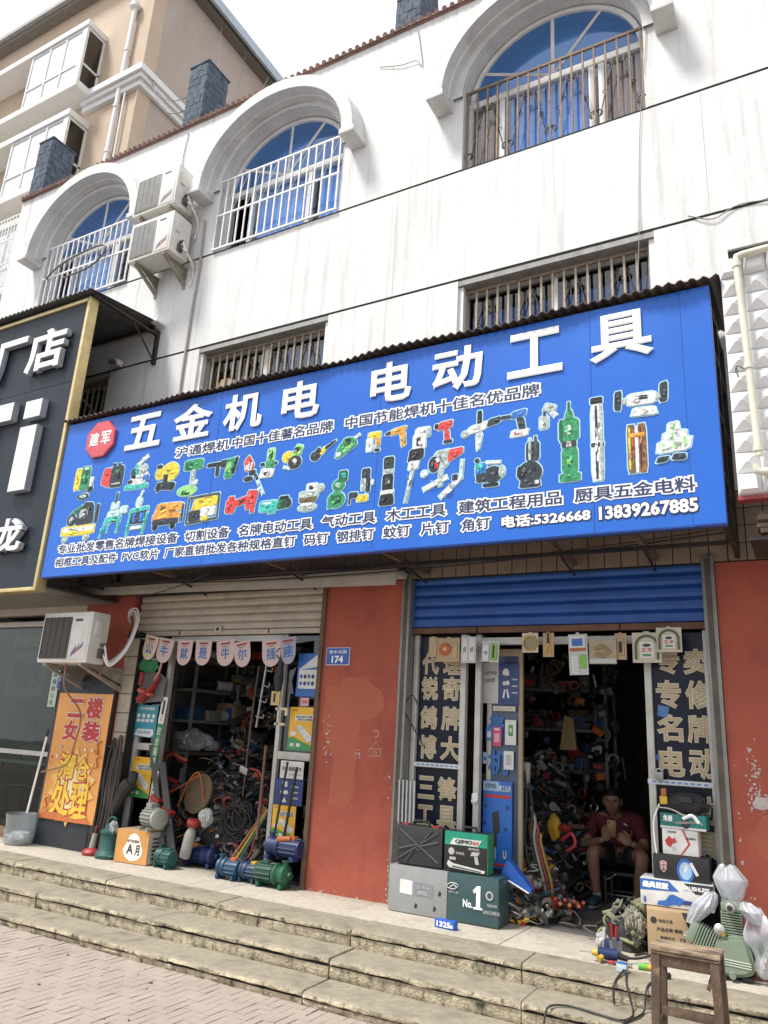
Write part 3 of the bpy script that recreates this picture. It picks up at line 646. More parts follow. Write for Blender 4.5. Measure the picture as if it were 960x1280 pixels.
# ---- printed tool pictures: flat cut-outs with a pale halo
K = dict(g='#2e8f5c', lg='#8fd07a', dg='#175c3c', y='#e8c63a', o='#e39a3c', r='#d2403c', w='#dfe9ea', s='#a9b7b4', d='#27323a', k='#15191d', t='#39b5a8', b='#2f6fc4', br='#8a5a33', c='#bfe6ee', n='#6b5a35', dk='#3c4a4c')
M_ph = mat('picture_halo', (.40,.64,.76), .4)
def pic(x0, x1, z0, z1, prims, lab, halo=.009):
    b = MB(); det = []; rp = random.Random(lab); X = lambda u: x0+u*(x1-x0); Z = lambda v: z0+v*(z1-z0)
    for k, q in enumerate(prims):
        kind, c = q[0][0], K[q[0][1:]]
        if kind == 'r': poly = [(X(q[1]),Z(q[2])),(X(q[3]),Z(q[2])),(X(q[3]),Z(q[4])),(X(q[1]),Z(q[4]))]
        elif kind == 'e': poly = [(X(q[1]+q[3]*math.cos(t*math.pi/9)),Z(q[2]+q[4]*math.sin(t*math.pi/9))) for t in range(18)]
        elif kind == 'p': poly = [(X(u),Z(v)) for u, v in q[1]]
        elif kind == 'l':
            a, d = Vector((X(q[1]),Z(q[2]))), Vector((X(q[3]),Z(q[4]))); n = (d-a).normalized()*1; n = Vector((-n.y,n.x))*q[5]/2
            poly = [tuple(a+n),tuple(a-n),tuple(d-n),tuple(d+n)]
        ar = sum(p[0]*e[1]-e[0]*p[1] for p, e in zip(poly, poly[1:]+poly[:1]))
        if ar < 0: poly = poly[::-1]
        if kind in 'rp':
            poly = [tuple(Vector(a).lerp(Vector(d), f)) for a, d in zip(poly, poly[1:]+poly[:1]) for f in (.13, .87)]
        det.append((poly, c)); n = len(poly); big = []
        for i in range(n):
            a, p, d = Vector(poly[i-1]), Vector(poly[i]), Vector(poly[(i+1)%n])
            e1, e2 = (p-a).normalized(), (d-p).normalized(); n1, n2 = Vector((e1.y,-e1.x)), Vector((e2.y,-e2.x)); mt_ = (n1+n2)
            mt_ = mt_.normalized()*min(halo/max(.35, mt_.normalized().dot(n1)), halo*1.8) if mt_.length > 1e-6 else n1*halo
            big.append(tuple(p+mt_))
        b.flat(big, SY-.0012-k*.00012, M_ph); b.flat(poly, SY-.0045-k*.0005, mat('print_'+c.lstrip('#'), c, .35, var=.55, scale=34, dirt=[.5*v for v in lin(c)], dirt_amt=.8, dscale=48, dlo=.52, dhi=.6))
    k = len(prims)
    for poly, c in det:                                    # small printed detail: highlights, seams, knobs
        xs_, zs_ = zip(*poly); w_, h_ = max(xs_)-min(xs_), max(zs_)-min(zs_); cx_, cz_ = sum(xs_)/len(xs_), sum(zs_)/len(zs_)
        if min(w_, h_) < .03: continue
        for e in range(4):
            k += 1; f = (.25, 1.9, .4, 1.5)[e]; cc = tuple(min(.8, v*f+(.05 if f > 1 else 0)) for v in lin(c)); u, v = cx_+rp.uniform(-.22,.22)*w_, cz_+rp.uniform(-.22,.22)*h_; s, t = rp.uniform(.06,.16)*w_, rp.uniform(.04,.12)*h_; a = rp.uniform(-.3,.5)
            b.flat([(u+s*math.cos(q)*math.cos(a)-t*math.sin(q)*math.sin(a), v+s*math.cos(q)*math.sin(a)+t*math.sin(q)*math.cos(a)) for q in [i*math.pi/(4 if e % 2 else 2)+.78 for i in range(8 if e % 2 else 4)]], SY-.0045-k*.0003-len(prims)*.0003, mat('print_%s_%d' % (c.lstrip('#'), e), cc, .4))
    o = b.build('tool_picture', sg); o['label'] = lab
pic(-6.70,-6.38,3.83,4.21,[('ry',.0,.30,.28,.95),('rg',.28,.28,.72,.97),('rdg',.33,.45,.66,.62),('rdg',.33,.70,.66,.86),('rw',.4,.88,.6,.94),('rw',.76,.30,.92,.62),('rd',.72,.2,.96,.36),('ed',.55,.09,.28,.09),('ec',.55,.09,.17,.05)],'picture of a green and yellow welder')
pic(-6.29,-5.96,3.90,4.18,[('pr',[(0,.25),(.42,.05),(.42,.85),(.08,.85)]),('rd',.42,.05,.98,.88),('rg',.6,.62,.78,.74),('rk',.45,.9,.6,1),('rk',.7,.88,.8,.98),('rs',.5,.15,.9,.22)],'picture of a red and black box welder')
pic(-5.92,-5.58,3.86,4.20,[('rt',.0,.0,.95,.14),('pw',[(.2,.14),(.8,.14),(.9,.5),(.3,.55)]),('ed',.35,.5,.18,.18),('rt',.35,.4,.62,.8),('es',.65,.6,.2,.16),('lw',.45,.75,.8,1,.04),('rd',.1,.2,.3,.3),('rb',.72,.25,.95,.4)],'picture of a teal bench saw')
pic(-5.51,-5.19,3.79,4.08,[('ey',.62,.68,.36,.34),('ey',.2,.66,.2,.22),('pd',[(.05,.1),(.85,.02),(.9,.28),(.15,.36)]),('rd',.36,.3,.55,.6),('ed',.15,.92,.12,.08),('rk',.15,.0,.25,.3),('rk',.7,.0,.8,.3)],'picture of a yellow cut off saw')
pic(-5.19,-4.88,3.70,4.08,[('rg',.18,.70,.95,.98),('rdg',.25,.72,.5,.9),('rs',.50,.25,.66,.72),('elg',.42,.16,.40,.14),('rdg',.2,.05,.55,.16),('rw',.66,.3,.8,.42)],'picture of a green pillar drill')
pic(-4.84,-4.47,3.82,4.04,[('rk',.0,.66,.55,.84),('rd',.3,.2,.42,.68),('rd',.45,.55,.7,.9),('pg',[(.6,.05),(.85,.05),(.95,.95),(.65,.9)]),('rlg',.64,.3,.8,.75),('lk',.88,.2,.98,.95,.03)],'picture of a black and green rotary hammer')
pic(-4.40,-4.13,3.62,4.03,[('pr',[(.02,.85),(.22,1),(.48,.75),(.4,.58),(.1,.62)]),('pw',[(.08,.66),(.36,.6),(.42,.8),(.2,.84)]),('rd',.28,.5,.56,.62),('ed',.28,.42,.2,.06),('pd',[(.5,.52),(.62,.52),(.75,.36),(.66,.32)]),('lc',.68,.36,.98,.02,.025)],'picture of a red chisel hammer')
pic(-4.20,-4.01,3.78,4.06,[('rlg',.36,.55,.78,.98),('rdg',.45,.62,.7,.9),('rg',.32,.30,.82,.58),('pw',[(.0,.02),(.78,.0),(.85,.28),(.1,.34)]),('ed',.4,.14,.16,.08),('rd',.86,.4,1,.5),('rk',.0,.42,.25,.52)],'picture of a green router')
pic(-3.96,-3.735,3.82,4.06,[('ey',.28,.52,.28,.22),('plg',[(.45,.55),(.65,.98),(.98,.88),(.85,.5)]),('ed',.62,.28,.32,.26),('ew',.6,.3,.12,.12),('rk',.55,.65,.8,.85),('lw',.1,.15,.4,.05,.02)],'picture of a yellow circular saw')
pic(-3.66,-3.395,3.865,4.04,[('ed',.2,.28,.2,.26),('pd',[(.1,.35),(.35,.2),(.5,.5),(.3,.75)]),('py',[(.36,.34),(.5,.3),(.66,.66),(.5,.72)]),('pk',[(.58,.52),(.98,.92),(.96,1),(.55,.68)])],'picture of an angle grinder')
pic(-3.41,-3.17,3.855,4.05,[('pg',[(.02,.1),(.2,.0),(.92,.55),(.85,.9),(.4,.95),(.12,.5)]),('plg',[(.3,.3),(.5,.25),(.8,.6),(.6,.7)]),('pk',[(.45,.7),(.7,.78),(.6,.9),(.42,.86)]),('lw',.8,.85,1,1,.02),('rw',.08,.1,.28,.3)],'picture of a green planer')
pic(-3.10,-2.955,3.86,4.05,[('ry',.1,.68,.95,.98),('rw',.02,.1,.42,.72),('rs',.45,.12,.7,.35),('ro',.62,.3,.9,.7),('rk',.6,.05,.92,.18)],'picture of a pale yellow nailer')
pic(-2.93,-2.725,3.875,4.06,[('po',[(.25,.62),(.9,.68),(1,1),(.35,.92)]),('pd',[(.0,.7),(.25,.66),(.3,.86),(.05,.78)]),('po',[(.7,.68),(.95,.7),(.98,.05),(.8,.0)]),('rk',.76,.3,.96,.4)],'picture of an orange drill')
pic(-2.73,-2.51,3.40,4.03,[('pw',[(.35,.82),(.95,.9),(.98,.98),(.42,.98)]),('rw',.32,.68,.82,.9),('rd',.45,.73,.62,.85),('pk',[(.12,.52),(.75,.56),(.78,.70),(.2,.70)]),('pw',[(.15,.42),(.55,.42),(.6,.54),(.2,.54)]),('ls',.36,.44,.12,.0,.025),('rs',.85,.84,1,.95)],'picture of a white demolition hammer')
pic(-2.475,-2.31,3.85,4.045,[('pr',[(.15,.6),(.9,.65),(.96,1),(.25,.95)]),('pr',[(.5,.62),(.75,.62),(.85,.1),(.55,.12)]),('rk',.0,.7,.2,.9),('rd',.5,.0,.95,.14)],'picture of a red impact gun')
pic(-2.24,-1.92,3.75,4.08,[('rk',.40,.62,.52,1),('pw',[(.08,.42),(.6,.5),(.7,.72),(.2,.62)]),('pd',[(.65,.55),(.98,.62),(1,.78),(.7,.74)]),('pw',[(.38,.42),(.55,.42),(.48,.05),(.40,.0)]),('es',.1,.46,.1,.08),('rs',.44,.3,.5,.5)],'picture of a white mixing drill')
pic(-1.92,-1.70,3.805,4.04,[('pb',[(.35,.68),(.88,.75),(.92,.98),(.4,.92)]),('rd',.0,.72,.36,.84),('pd',[(.55,.7),(.82,.7),(.9,.25),(.66,.25)]),('pw',[(.35,.05),(.95,.05),(1,.28),(.4,.28)]),('rr',.5,.1,.68,.22)],'picture of a blue cordless drill')
pic(-1.625,-1.49,3.845,4.05,[('rs',.05,.0,.55,.5),('rw',.1,.05,.25,.45),('rd',.25,.5,.4,.7),('ps',[(.2,.7),(.9,.6),(1,.85),(.4,1)]),('lw',.7,.65,.95,.45,.03)],'picture of a silver spray gun')
pic(-1.49,-1.315,3.42,4.03,[('rg',.08,.50,.92,.78),('rg',.2,.1,.85,.42),('rd',.2,.42,.8,.5),('rw',.38,.425,.6,.495),('rg',.1,.0,.95,.1),('pg',[(.32,.78),(.72,.78),(.62,.9),(.42,.9)]),('rdg',.46,.88,.56,1),('rw',.42,.58,.6,.70),('rlg',.42,.2,.58,.28),('rdg',.12,.5,.22,.78)],'picture of a tall green submersible pump')
pic(-1.25,-1.155,3.40,4.03,[('rw',.08,.0,.92,.93),('rk',.05,.92,.95,1),('rd',.36,.02,.56,.9),('rd',.05,.40,.98,.45),('rs',.7,.02,.9,.9)],'picture of a long white tube pump')
pic(-1.08,-.71,3.82,4.07,[('pd',[(.0,.35),(.12,.3),(.15,.92),(.02,.9)]),('pd',[(.82,.38),(.96,.4),(.98,1),(.84,.95)]),('rs',.14,.5,.85,.66),('rw',.25,.4,.76,.76),('rd',.40,.55,.62,.68),('pw',[(.3,.08),(.78,.05),(.74,.3),(.35,.32)]),('ry',.5,.14,.62,.2)],'picture of a bench grinder')
pic(-1.005,-.868,3.415,3.80,[('rn',.05,.03,.44,.95),('rbr',.56,.03,.96,.95),('rw',.42,.03,.58,.9),('ry',.1,.1,.2,.9),('rr',.3,.3,.36,.85),('rk',.66,.1,.72,.9),('ro',.1,.7,.9,.78)],'picture of two brown tubes of nails')
pic(-.825,-.575,3.465,3.76,[('pw',[(.05,.25),(.9,.3),(.98,.62),(.1,.55)]),('pw',[(.2,.5),(.85,.55),(.85,.78),(.25,.75)]),('pw',[(.35,.75),(.68,.78),(.65,1),(.38,.97)]),('rlg',.2,.32,.28,.5),('rlg',.5,.34,.58,.52),('rlg',.42,.58,.5,.72),('rlg',.45,.8,.55,.95),('rlg',.74,.38,.82,.6),('pd',[(.02,.04),(.3,.06),(.4,.18),(.1,.18)]),('pd',[(.42,.08),(.78,.06),(.8,.2),(.5,.22)])],'picture of a heap of nail boxes')
pic(-6.77,-6.22,3.385,3.80,[('ry',.0,.14,.92,.40),('rw',.05,.24,.88,.36),('ed',.24,.56,.13,.16),('es',.24,.56,.07,.09),('pd',[(.35,.4),(.85,.42),(.8,.95),(.55,1),(.4,.7)]),('es',.55,.68,.12,.14),('rd',.88,.42,.96,.9),('es',.14,.06,.08,.08),('es',.72,.06,.08,.08),('lg',.2,.72,.5,.9,.03)],'picture of an air compressor on wheels')
pic(-6.175,-5.82,3.39,3.85,[('pt',[(.1,.30),(.75,.34),(.78,.46),(.14,.44)]),('pc',[(.18,.44),(.7,.46),(.66,.60),(.22,.58)]),('rc',.3,.6,.62,.78),('ldg',.45,.75,.5,1,.03),('lt',.14,.30,.02,.0,.03),('lt',.72,.34,.66,.08,.03),('rc',.7,.5,.98,.66),('rd',.42,.32,.56,.38),('lt',.3,.3,.28,.1,.02)],'picture of a pale teal planing table')
pic(-5.80,-5.52,3.375,3.83,[('rd',.1,.26,.9,.56),('pt',[(.02,.5),(.98,.55),(.94,.64),(.06,.60)]),('rb',.22,.3,.4,.5),('rb',.55,.3,.8,.5),('ec',.45,.74,.16,.14),('lc',.45,.8,.55,1,.025),('lt',.1,.5,.04,.0,.03),('lt',.92,.5,.8,.02,.03),('rw',.2,.14,.75,.2)],'picture of a blue saw table')
pic(-5.50,-5.06,3.405,3.68,[('po',[(.1,.52),(.9,.6),(.96,.92),(.2,.96)]),('ro',.08,.35,.92,.56),('rd',.1,.16,.86,.38),('ek',.2,.1,.08,.12),('ek',.72,.1,.08,.12),('ld',.96,.2,.96,.85,.02),('rn',.3,.7,.45,.8)],'picture of an orange generator')
pic(-5.035,-4.625,3.40,3.695,[('py',[(.16,.5),(.9,.62),(.94,.95),(.22,.9)]),('rd',.1,.15,.45,.52),('rw',.45,.3,.88,.6),('ldk',.05,.1,.06,.95,.02),('ldk',.05,.95,.95,1,.02),('ldk',.96,.2,.95,1,.02),('ldk',.05,.1,.96,.2,.02),('ry',.5,.15,.7,.3)],'picture of a yellow framed generator')
pic(-4.565,-4.18,3.465,3.695,[('pr',[(.02,.1),(.3,.06),(.36,.62),(.04,.66)]),('pr',[(.28,.3),(.72,.45),(.72,.75),(.3,.6)]),('pr',[(.62,.15),(.9,.2),(.98,.9),(.66,.95)]),('rr',.1,.6,.28,.78),('rr',.78,.0,.9,.25),('lk',.4,.48,.6,.58,.02)],'picture of a red pump')
pic(-4.16,-3.815,3.435,3.585,[('rt',.0,.15,.56,.82),('pdg',[(.56,.2),(.85,.25),(.9,.9),(.6,.95)]),('ed',.9,.55,.1,.3),('rt',.3,.0,.5,.16),('rk',.62,.8,.9,1),('rc',.08,.6,.4,.72)],'picture of a teal motor pump')
pic(-3.765,-3.485,3.42,3.67,[('es',.42,.14,.34,.14),('pn',[(.12,.32),(.7,.3),(.78,.5),(.1,.55)]),('rs',.1,.5,.8,.72),('rw',.35,.7,.75,.98),('es',.85,.78,.14,.14),('rw',.2,.2,.6,.3),('rd',.45,.76,.6,.9)],'picture of a silver vacuum pump')
pic(-3.45,-3.245,3.42,3.75,[('eg',.45,.22,.42,.22),('rdg',.2,.12,.7,.34),('eg',.52,.6,.3,.16),('rdg',.5,.68,.92,.98),('rt',.6,.78,.84,.92),('es',.5,.6,.12,.07),('rg',.05,.0,.2,.1)],'picture of a green upright compressor')
pic(-3.235,-3.01,3.435,3.74,[('rd',.5,.68,.85,.98),('rs',.5,.35,.7,.7),('ry',.35,.05,.82,.24),('rd',.0,.18,.38,.34),('rd',.7,.3,.88,.72),('lk',.05,.2,.04,.0,.015),('rw',.9,.5,1,.62)],'picture of a yellow and black press')
pic(-2.95,-2.805,3.395,3.82,[('rd',.2,.72,.85,.97),('rs',.22,.62,.85,.72),('rk',.18,.25,.85,.62),('rs',.4,.42,.65,.50),('rw',.12,.22,.92,.3),('pk',[(.02,.0),(.98,.0),(.9,.22),(.12,.22)])],'picture of a dark submersible pump')
pic(-2.57,-2.205,3.395,3.81,[('ps',[(.2,.55),(.6,.62),(.66,.98),(.3,.95)]),('pr',[(.6,.7),(.95,.86),(.95,.98),(.62,.96)]),('ed',.28,.7,.13,.16),('rr',.3,.62,.38,.74),('lw',.05,.22,.6,.42,.035),('lw',.45,.03,.92,.38,.035),('lc',.92,.36,.94,.72,.025),('rd',.72,.33,.85,.45),('ew',.06,.54,.08,.07),('rs',.4,.25,.5,.6)],'picture of a red and white hydraulic cutter')
pic(-2.13,-1.882,3.445,3.68,[('ed',.62,.42,.3,.28),('rb',.05,.42,.4,.85),('es',.9,.48,.1,.2),('rd',.08,.2,.7,.5),('rk',.3,.02,.8,.14),('lw',.4,.85,.85,.8,.02),('et',.18,.72,.14,.14),('ed',.1,.95,.08,.08)],'picture of a blue motor pump')
pic(-1.795,-1.59,3.41,3.81,[('rd',.36,.5,.85,.88),('rs',.45,.52,.55,.95),('rdk',.66,.5,.76,.98),('ed',.5,.28,.45,.22),('pk',[(.02,.22),(.3,.1),(.4,.42),(.05,.42)]),('pd',[(.1,.0),(.9,.0),(.85,.18),(.2,.18)]),('rw',.68,.05,.84,.12),('rs',.25,.3,.4,.36)],'picture of a dark sewage pump')
# ---- rusty roof sheet over the sign, side frame, brackets under it
M_rsheet = mat('rusty_roof_sheet', (.075,.058,.05), .8, .2, var=.4, scale=5, dirt=(.16,.09,.05), dirt_amt=.5)
b = MB(); n = 330; vs = []; r5 = random.Random(5)
for i in range(n+1):
    x = -7.0+i*(6.66/n); zz_ = .014*math.sin(x*2*math.pi/.076); sg_ = .022*noise.noise(Vector((x*1.3, 3, 0))); jag = .03*noise.noise(Vector((x*2.2, 0, 5)))
    vs += [(x, SY-.06+jag, 4.775+zz_+sg_), (x, F-.02, 4.93+zz_), (x, SY-.06+jag, 4.768+zz_+sg_), (x, F-.02, 4.922+zz_)]
b.add(vs, [(4*i, 4*i+4, 4*i+5, 4*i+1) for i in range(n)] + [(4*i+2, 4*i+3, 4*i+7, 4*i+6) for i in range(n)] + [(4*i, 4*i+2, 4*i+6, 4*i+4) for i in range(n)], M_rsheet, True)
b.build('roof_sheet', sg)['label'] = 'rusty corrugated roof sheet'
b = MB(); ms = mat('black_angle_iron', (.035,.032,.03), .6, .4, var=.3, dirt=(.12,.07,.04), dirt_amt=.5)
for x in (-6.93, -.44):
    for y in (SY+.07, SY+.5, F-.06): b.bx(x-.018, x+.018, y-.018, y+.018, 3.03, 4.74, ms)
    for z in (3.06, 3.45, 3.9, 4.35, 4.70): b.bx(x-.014, x+.014, SY+.09, F-.08, z-.014, z+.014, ms)
    b.tube([(x, SY+.08, 3.9), (x, F-.06, 3.1)], .015, ms, 4)
for x in (-5.6, -4.2, -3.0, -1.66, -1.03): 
    b.bx(x-.02, x+.02, SY+.065, F, 3.06, 3.10, mat('brown_angle_iron', (.13,.085,.06), .7, .2, var=.3)); b.tube([(x, SY+.5, 3.07), (x, F-.01, 2.98)], .012, ms, 4)
for y in (SY+.10, SY+.55): b.bx(-6.9, -.46, y-.018, y+.018, 3.032, 3.058, ms)
b.bx(-6.9, -.46, SY+.09, SY+.12, 4.68, 4.72, ms)
b.build('sign_frame', sg)
# sagging cables under the sign
for (p, q, d, r, lab) in (((-6.6,F-.30,3.10),(-.5,F-.28,3.17),.10,.007,'thick black cable sagging under the whole blue sign'),((-4.3,SY+.4,3.02),(-.55,F-.1,3.25),.07,.005,'thin black cable under the right half of the blue sign'),((-6.5,F-.1,2.98),(-5.0,SY+.4,3.06),.03,.005,'short slanting wire under the left end of the blue sign')):
    b = MB(); b.tube(sag(p, q, d, 24), r, mat('cable_black', (.02,.02,.02), .5), 6); tag(b.build('cable'), lab, 'cable')

# ------------------------------------------------------------------ dark sign of the shop on the left
dg_ = thing('shop_sign', 'charcoal shop sign with gold edge and thick white raised letters', 'sign', (-9.0, 5.0, 2.89))
M_char = mat('charcoal_panel', (.019,.025,.036), .4, spec=.25, var=.08, scale=1.5, dirt=(.035,.04,.05), dirt_amt=.3); M_ged = mat('gold_edge', (.62,.50,.24), .35, .5, var=.2, dirt=(.7,.65,.5), dirt_amt=.5)
b = MB()
for x0, x1 in ((-11.6,-8.36),(-8.355,-7.03)):
    for z0, z1 in ((2.93,5.30),(5.305,6.32)): b.bx(x0, x1, 5.0, 5.05, z0, z1, M_char)
b.bx(-11.6, -7.03, 5.052, 5.09, 2.93, 6.32, M_groove); b.build('sign_panel', dg_)
b = MB(); b.bx(-7.03, -6.985, 4.975, 5.10, 2.89, 6.37, M_ged, .006); b.bx(-11.6, -7.031, 4.976, 5.10, 2.89, 2.93, M_ged, .006); b.bx(-11.6, -7.031, 4.976, 5.10, 6.32, 6.365, M_ged, .006); b.build('gold_edging', dg_)
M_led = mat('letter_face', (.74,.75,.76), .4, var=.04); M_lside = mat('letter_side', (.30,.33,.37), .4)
b = MB()
def thick_text(t, x0, x1, z0, z1, bold):
    b.text(t, x0, x1, z0, z1, 4.995, M_lside, bold+.006, thick=.075); b.text(t, x0, x1, z0, z1, 4.9185, M_led, bold)
thick_text('店', -7.86, -7.24, 5.52, 6.02, .028); thick_text('厂', -8.50, -7.95, 5.52, 6.02, .028); thick_text('大', -9.15, -8.6, 5.52, 6.02, .028); thick_text('龙', -7.76, -7.33, 3.34, 3.69, .03); thick_text('小', -8.35, -7.98, 3.34, 3.69, .03)
for x0, x1, z0, z1 in ((-7.70,-7.41,4.90,5.12),(-7.715,-7.42,4.02,4.80),(-9.10,-7.93,4.93,5.16),(-8.60,-8.30,4.02,4.928)):
    b.bx(x0, x1, 4.92, 4.997, z0, z1, M_lside); b.bx(x0+.004, x1-.004, 4.916, 4.9195, z0+.004, z1-.004, M_led)
md = mat('led_dot', (.60,.61,.62), .5)
for i in range(9):
    for j in range(26): b.bx(-7.695+i*.03, -7.685+i*.03, 4.9135, 4.9165, 4.04+j*.029, 4.05+j*.029, md)
b.build('raised_lettering', dg_)['label'] = 'thick white raised letters'
b = MB(); n = 300; vs = []
for i in range(n+1):
    x = -11.6+i*(4.70/n); z_ = .013*math.sin(x*2*math.pi/.08)
    vs += [(x, 4.90, 6.415+z_), (x, F-.01, 6.55+z_), (x, 4.90, 6.405+z_), (x, F-.01, 6.54+z_)]
b.add(vs, [(4*i, 4*i+4, 4*i+5, 4*i+1) for i in range(n)] + [(4*i+2, 4*i+3, 4*i+7, 4*i+6) for i in range(n)] + [(4*i, 4*i+2, 4*i+6, 4*i+4) for i in range(n)], mat('dark_roof_sheet', (.10,.105,.10), .6, .3, var=.25), True)
b.build('roof_sheet', dg_)
for x in (-6.96, -8.4, -9.8, -11.2):
    b = MB()
    b.bx(x-.02, x+.02, 5.0, F-.005, 6.37, 6.40, ms); b.bx(x-.022, x+.022, F-.05, F-.005, 5.98, 6.45, ms); b.tube([(x, F-.42, 6.37), (x, F-.03, 6.02)], .015, ms, 4)
    b.tube([(x, 5.11, 5.1), (x, F-.02, 4.6)], .015, ms, 4); b.bx(x-.018, x+.018, 5.10, F, 2.95, 2.985, ms); b.build('bracket', dg_)
for r in ((F-.09, F-.05, 6.47, 6.50), (5.11, 5.14, 6.32, 6.36)): b = MB(); b.bx(-11.5, -6.98, *r, ms); b.build('rail', dg_)
b = MB(); b.bx(-6.99, -6.87, F-.16, F-.02, 6.51, 6.545, M_wbar, .01); b.build('end_cap', dg_)
b = MB(); b.bx(-11.6, -7.0, 5.10, F-.02, 2.93, 2.95, mat('soffit_panel', (.20,.19,.17), .7)); b.build('soffit', dg_)
b = MB(); b.box((-7.55, F-.08, 6.10), (.09,.10,.07), M_wbar, (0,.3,.2), .01); b.cyl((-7.55, F-.13, 6.09), (-7.58, F-.19, 6.07), .03, ms, 10); b.tube([(-7.55, F, 6.12),(-7.55,F-.05,6.12)], .012, ms, 6)
tag(b.build('security_camera'), 'small camera on the wall under the roof of the charcoal sign', 'camera')
# ------------------------------------------------------------------ white studded panel sign at the right edge
pn = thing('studded_panel', 'white sign board of raised pyramid studs at the right edge', 'sign', (1.0, 5.0, 3.2))
M_stud = mat('white_stud_panel', (.70,.71,.72), .35, var=.05, coat=.2)
b = MB(); x0 = -.335; cs = .1415
for i in range(24):
    for j in range(12):
        xa, za = x0+i*cs, 3.20+j*cs; gp_ = .004; xb, zb = xa+cs-gp_, za+cs-gp_; t = .045 if j in (0, 11) else .008
        xm_, zm_ = (xa+xb)/2, (za+zb)/2
        q = [(xa,5.0,za),(xb,5.0,za),(xb,5.0,zb),(xa,5.0,zb),(xm_-t,4.955,zm_-t),(xm_+t,4.955,zm_-t),(xm_+t,4.955,zm_+t),(xm_-t,4.955,zm_+t)]
        b.add(q, [(0,1,5,4),(1,2,6,5),(2,3,7,6),(3,0,4,7),(4,5,6,7)], M_stud)
b.bx(x0, x0+24*cs, 5.003, 5.06, 3.195, 3.20+12*cs, M_stud); b.build('stud_board', pn)
b = MB(); b.bx(x0-.005, x0+24*cs, 4.99, 5.07, 3.165, 3.193, mat('red_edge', (.25,.03,.03), .5)); b.build('bottom_edge', pn)
b = MB(); b.bx(x0+.08, 3.0, 4.97, 5.5, 4.912, 4.95, M_rsheet); b.tube([(x0+.06,4.98,4.93),(3.0,4.98,4.93)], .03, ms, 8); b.build('roof_edge', pn)
b = MB(); mp_ = mat('cream_pvc_pipe', (.62,.60,.50), .45, var=.06, dirt=(.4,.36,.28), dirt_amt=.4)
b.tube(spline([(-.195,4.925,3.42),(-.205,4.925,3.9),(-.215,4.925,4.4),(-.225,4.925,4.82),(-.20,4.925,4.86),(-.14,4.925,4.87),(.3,4.925,4.88),(2.8,4.925,4.9)], 5), .024, mp_, 12)
for z in (3.45, 4.02, 4.78): b.cyl((-.197-(z-3.42)*.02,4.925,z), (-.197-(z-3.42)*.02,4.925,z+.035), .031, mp_, 12)
b.tube([(-.215,4.92,3.36),(-.215,4.92,3.32),(-.18,4.92,3.31),(2.8,4.92,3.33)], .026, mp_, 12)
b.tube(spline([(-.235,4.915,4.02),(-.275,4.90,4.04),(-.285,4.90,4.0),(-.27,4.90,3.96),(-.28,4.90,4.03)], 4), .003, mat('cable_black', (.02,)*3), 5)
tag(b.build('pvc_pipe'), 'cream plastic pipe running down the white studded board', 'pipe')
b = MB(); r6 = random.Random(2); mwd = mat('old_timber', (.20,.15,.10), .85, var=.4, scale=12, stretch=(.3,1,1))
for k in range(5): b.box((.12+r6.uniform(-.03,.03), 5.35+r6.uniform(-.04,.04), 2.98+k*.036), (.75,.35,.03), mwd, (0, r6.uniform(-.02,.02), r6.uniform(-.05,.05)))
b.bx(-.30, .6, 5.10, 5.6, 2.93, 2.955, ms)
tag(b.build('board_stack'), 'stack of old brown boards under the white studded board', 'boards')
# ------------------------------------------------------------------ beige apartment block behind
ap = thing('apartment_building', 'tall beige apartment block with white bay windows behind the left end', 'building', (-20, 9.2, 0))
M_bei = mat('beige_wall', (.47,.37,.275), .85, var=.06, scale=1.2, bump=.2, dirt=(.36,.27,.19), dirt_amt=.45, dscale=1.0, dstretch=(1.5,1,.4))
M_bei2 = mat('shaded_beige_wall', (.40,.33,.285), .85, var=.06, scale=1.2, dirt=(.28,.23,.19), dirt_amt=.4, dscale=.8, dstretch=(1,1,.5))  # shade on the gable side put into a darker, greyer beige
b = MB(); b.bx(-40, -12.65, 9.2, 24, 0, 20, M_bei); b.build('wall', ap)
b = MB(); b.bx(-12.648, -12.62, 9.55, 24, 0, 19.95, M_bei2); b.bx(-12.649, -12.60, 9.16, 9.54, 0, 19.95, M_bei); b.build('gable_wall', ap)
M_trim = mat('pale_trim', (.66,.66,.66), .6, var=.06)
b = MB()
for z0, z1, o in ((15.90,16.05,.10),(16.06,16.18,.17),(16.19,16.36,.24)):
    b.bx(-14.5, -12.6+o, 9.2-o, 9.2-.001, z0, z1, M_trim); b.bx(-12.599, -12.6+o, 9.2, 24, z0, z1, M_trim)
b.build('cornice', ap)
b = MB(); b.bx(-40, -12.25, 8.85, 24.2, 20.0, 20.12, mat('grey_eave', (.30,.30,.30), .6)); b.bx(-40, -12.35, 8.95, 24.2, 19.86, 19.999, mat('eave_dark', (.16,.14,.12), .7)); b.bx(-12.249, -12.18, 8.85, 24.2, 19.9, 20.2, mat('blue_grey_gutter', (.38,.44,.50), .5)); b.build('eave', ap)
M_bglass = mat('bay_pane_white', (.66,.70,.74), .15, var=.05); M_bdark = glass('bay_side_glass', (.25,.28,.25), .2)
M_bslab = mat('bay_slab', (.70,.69,.67), .7, var=.06)
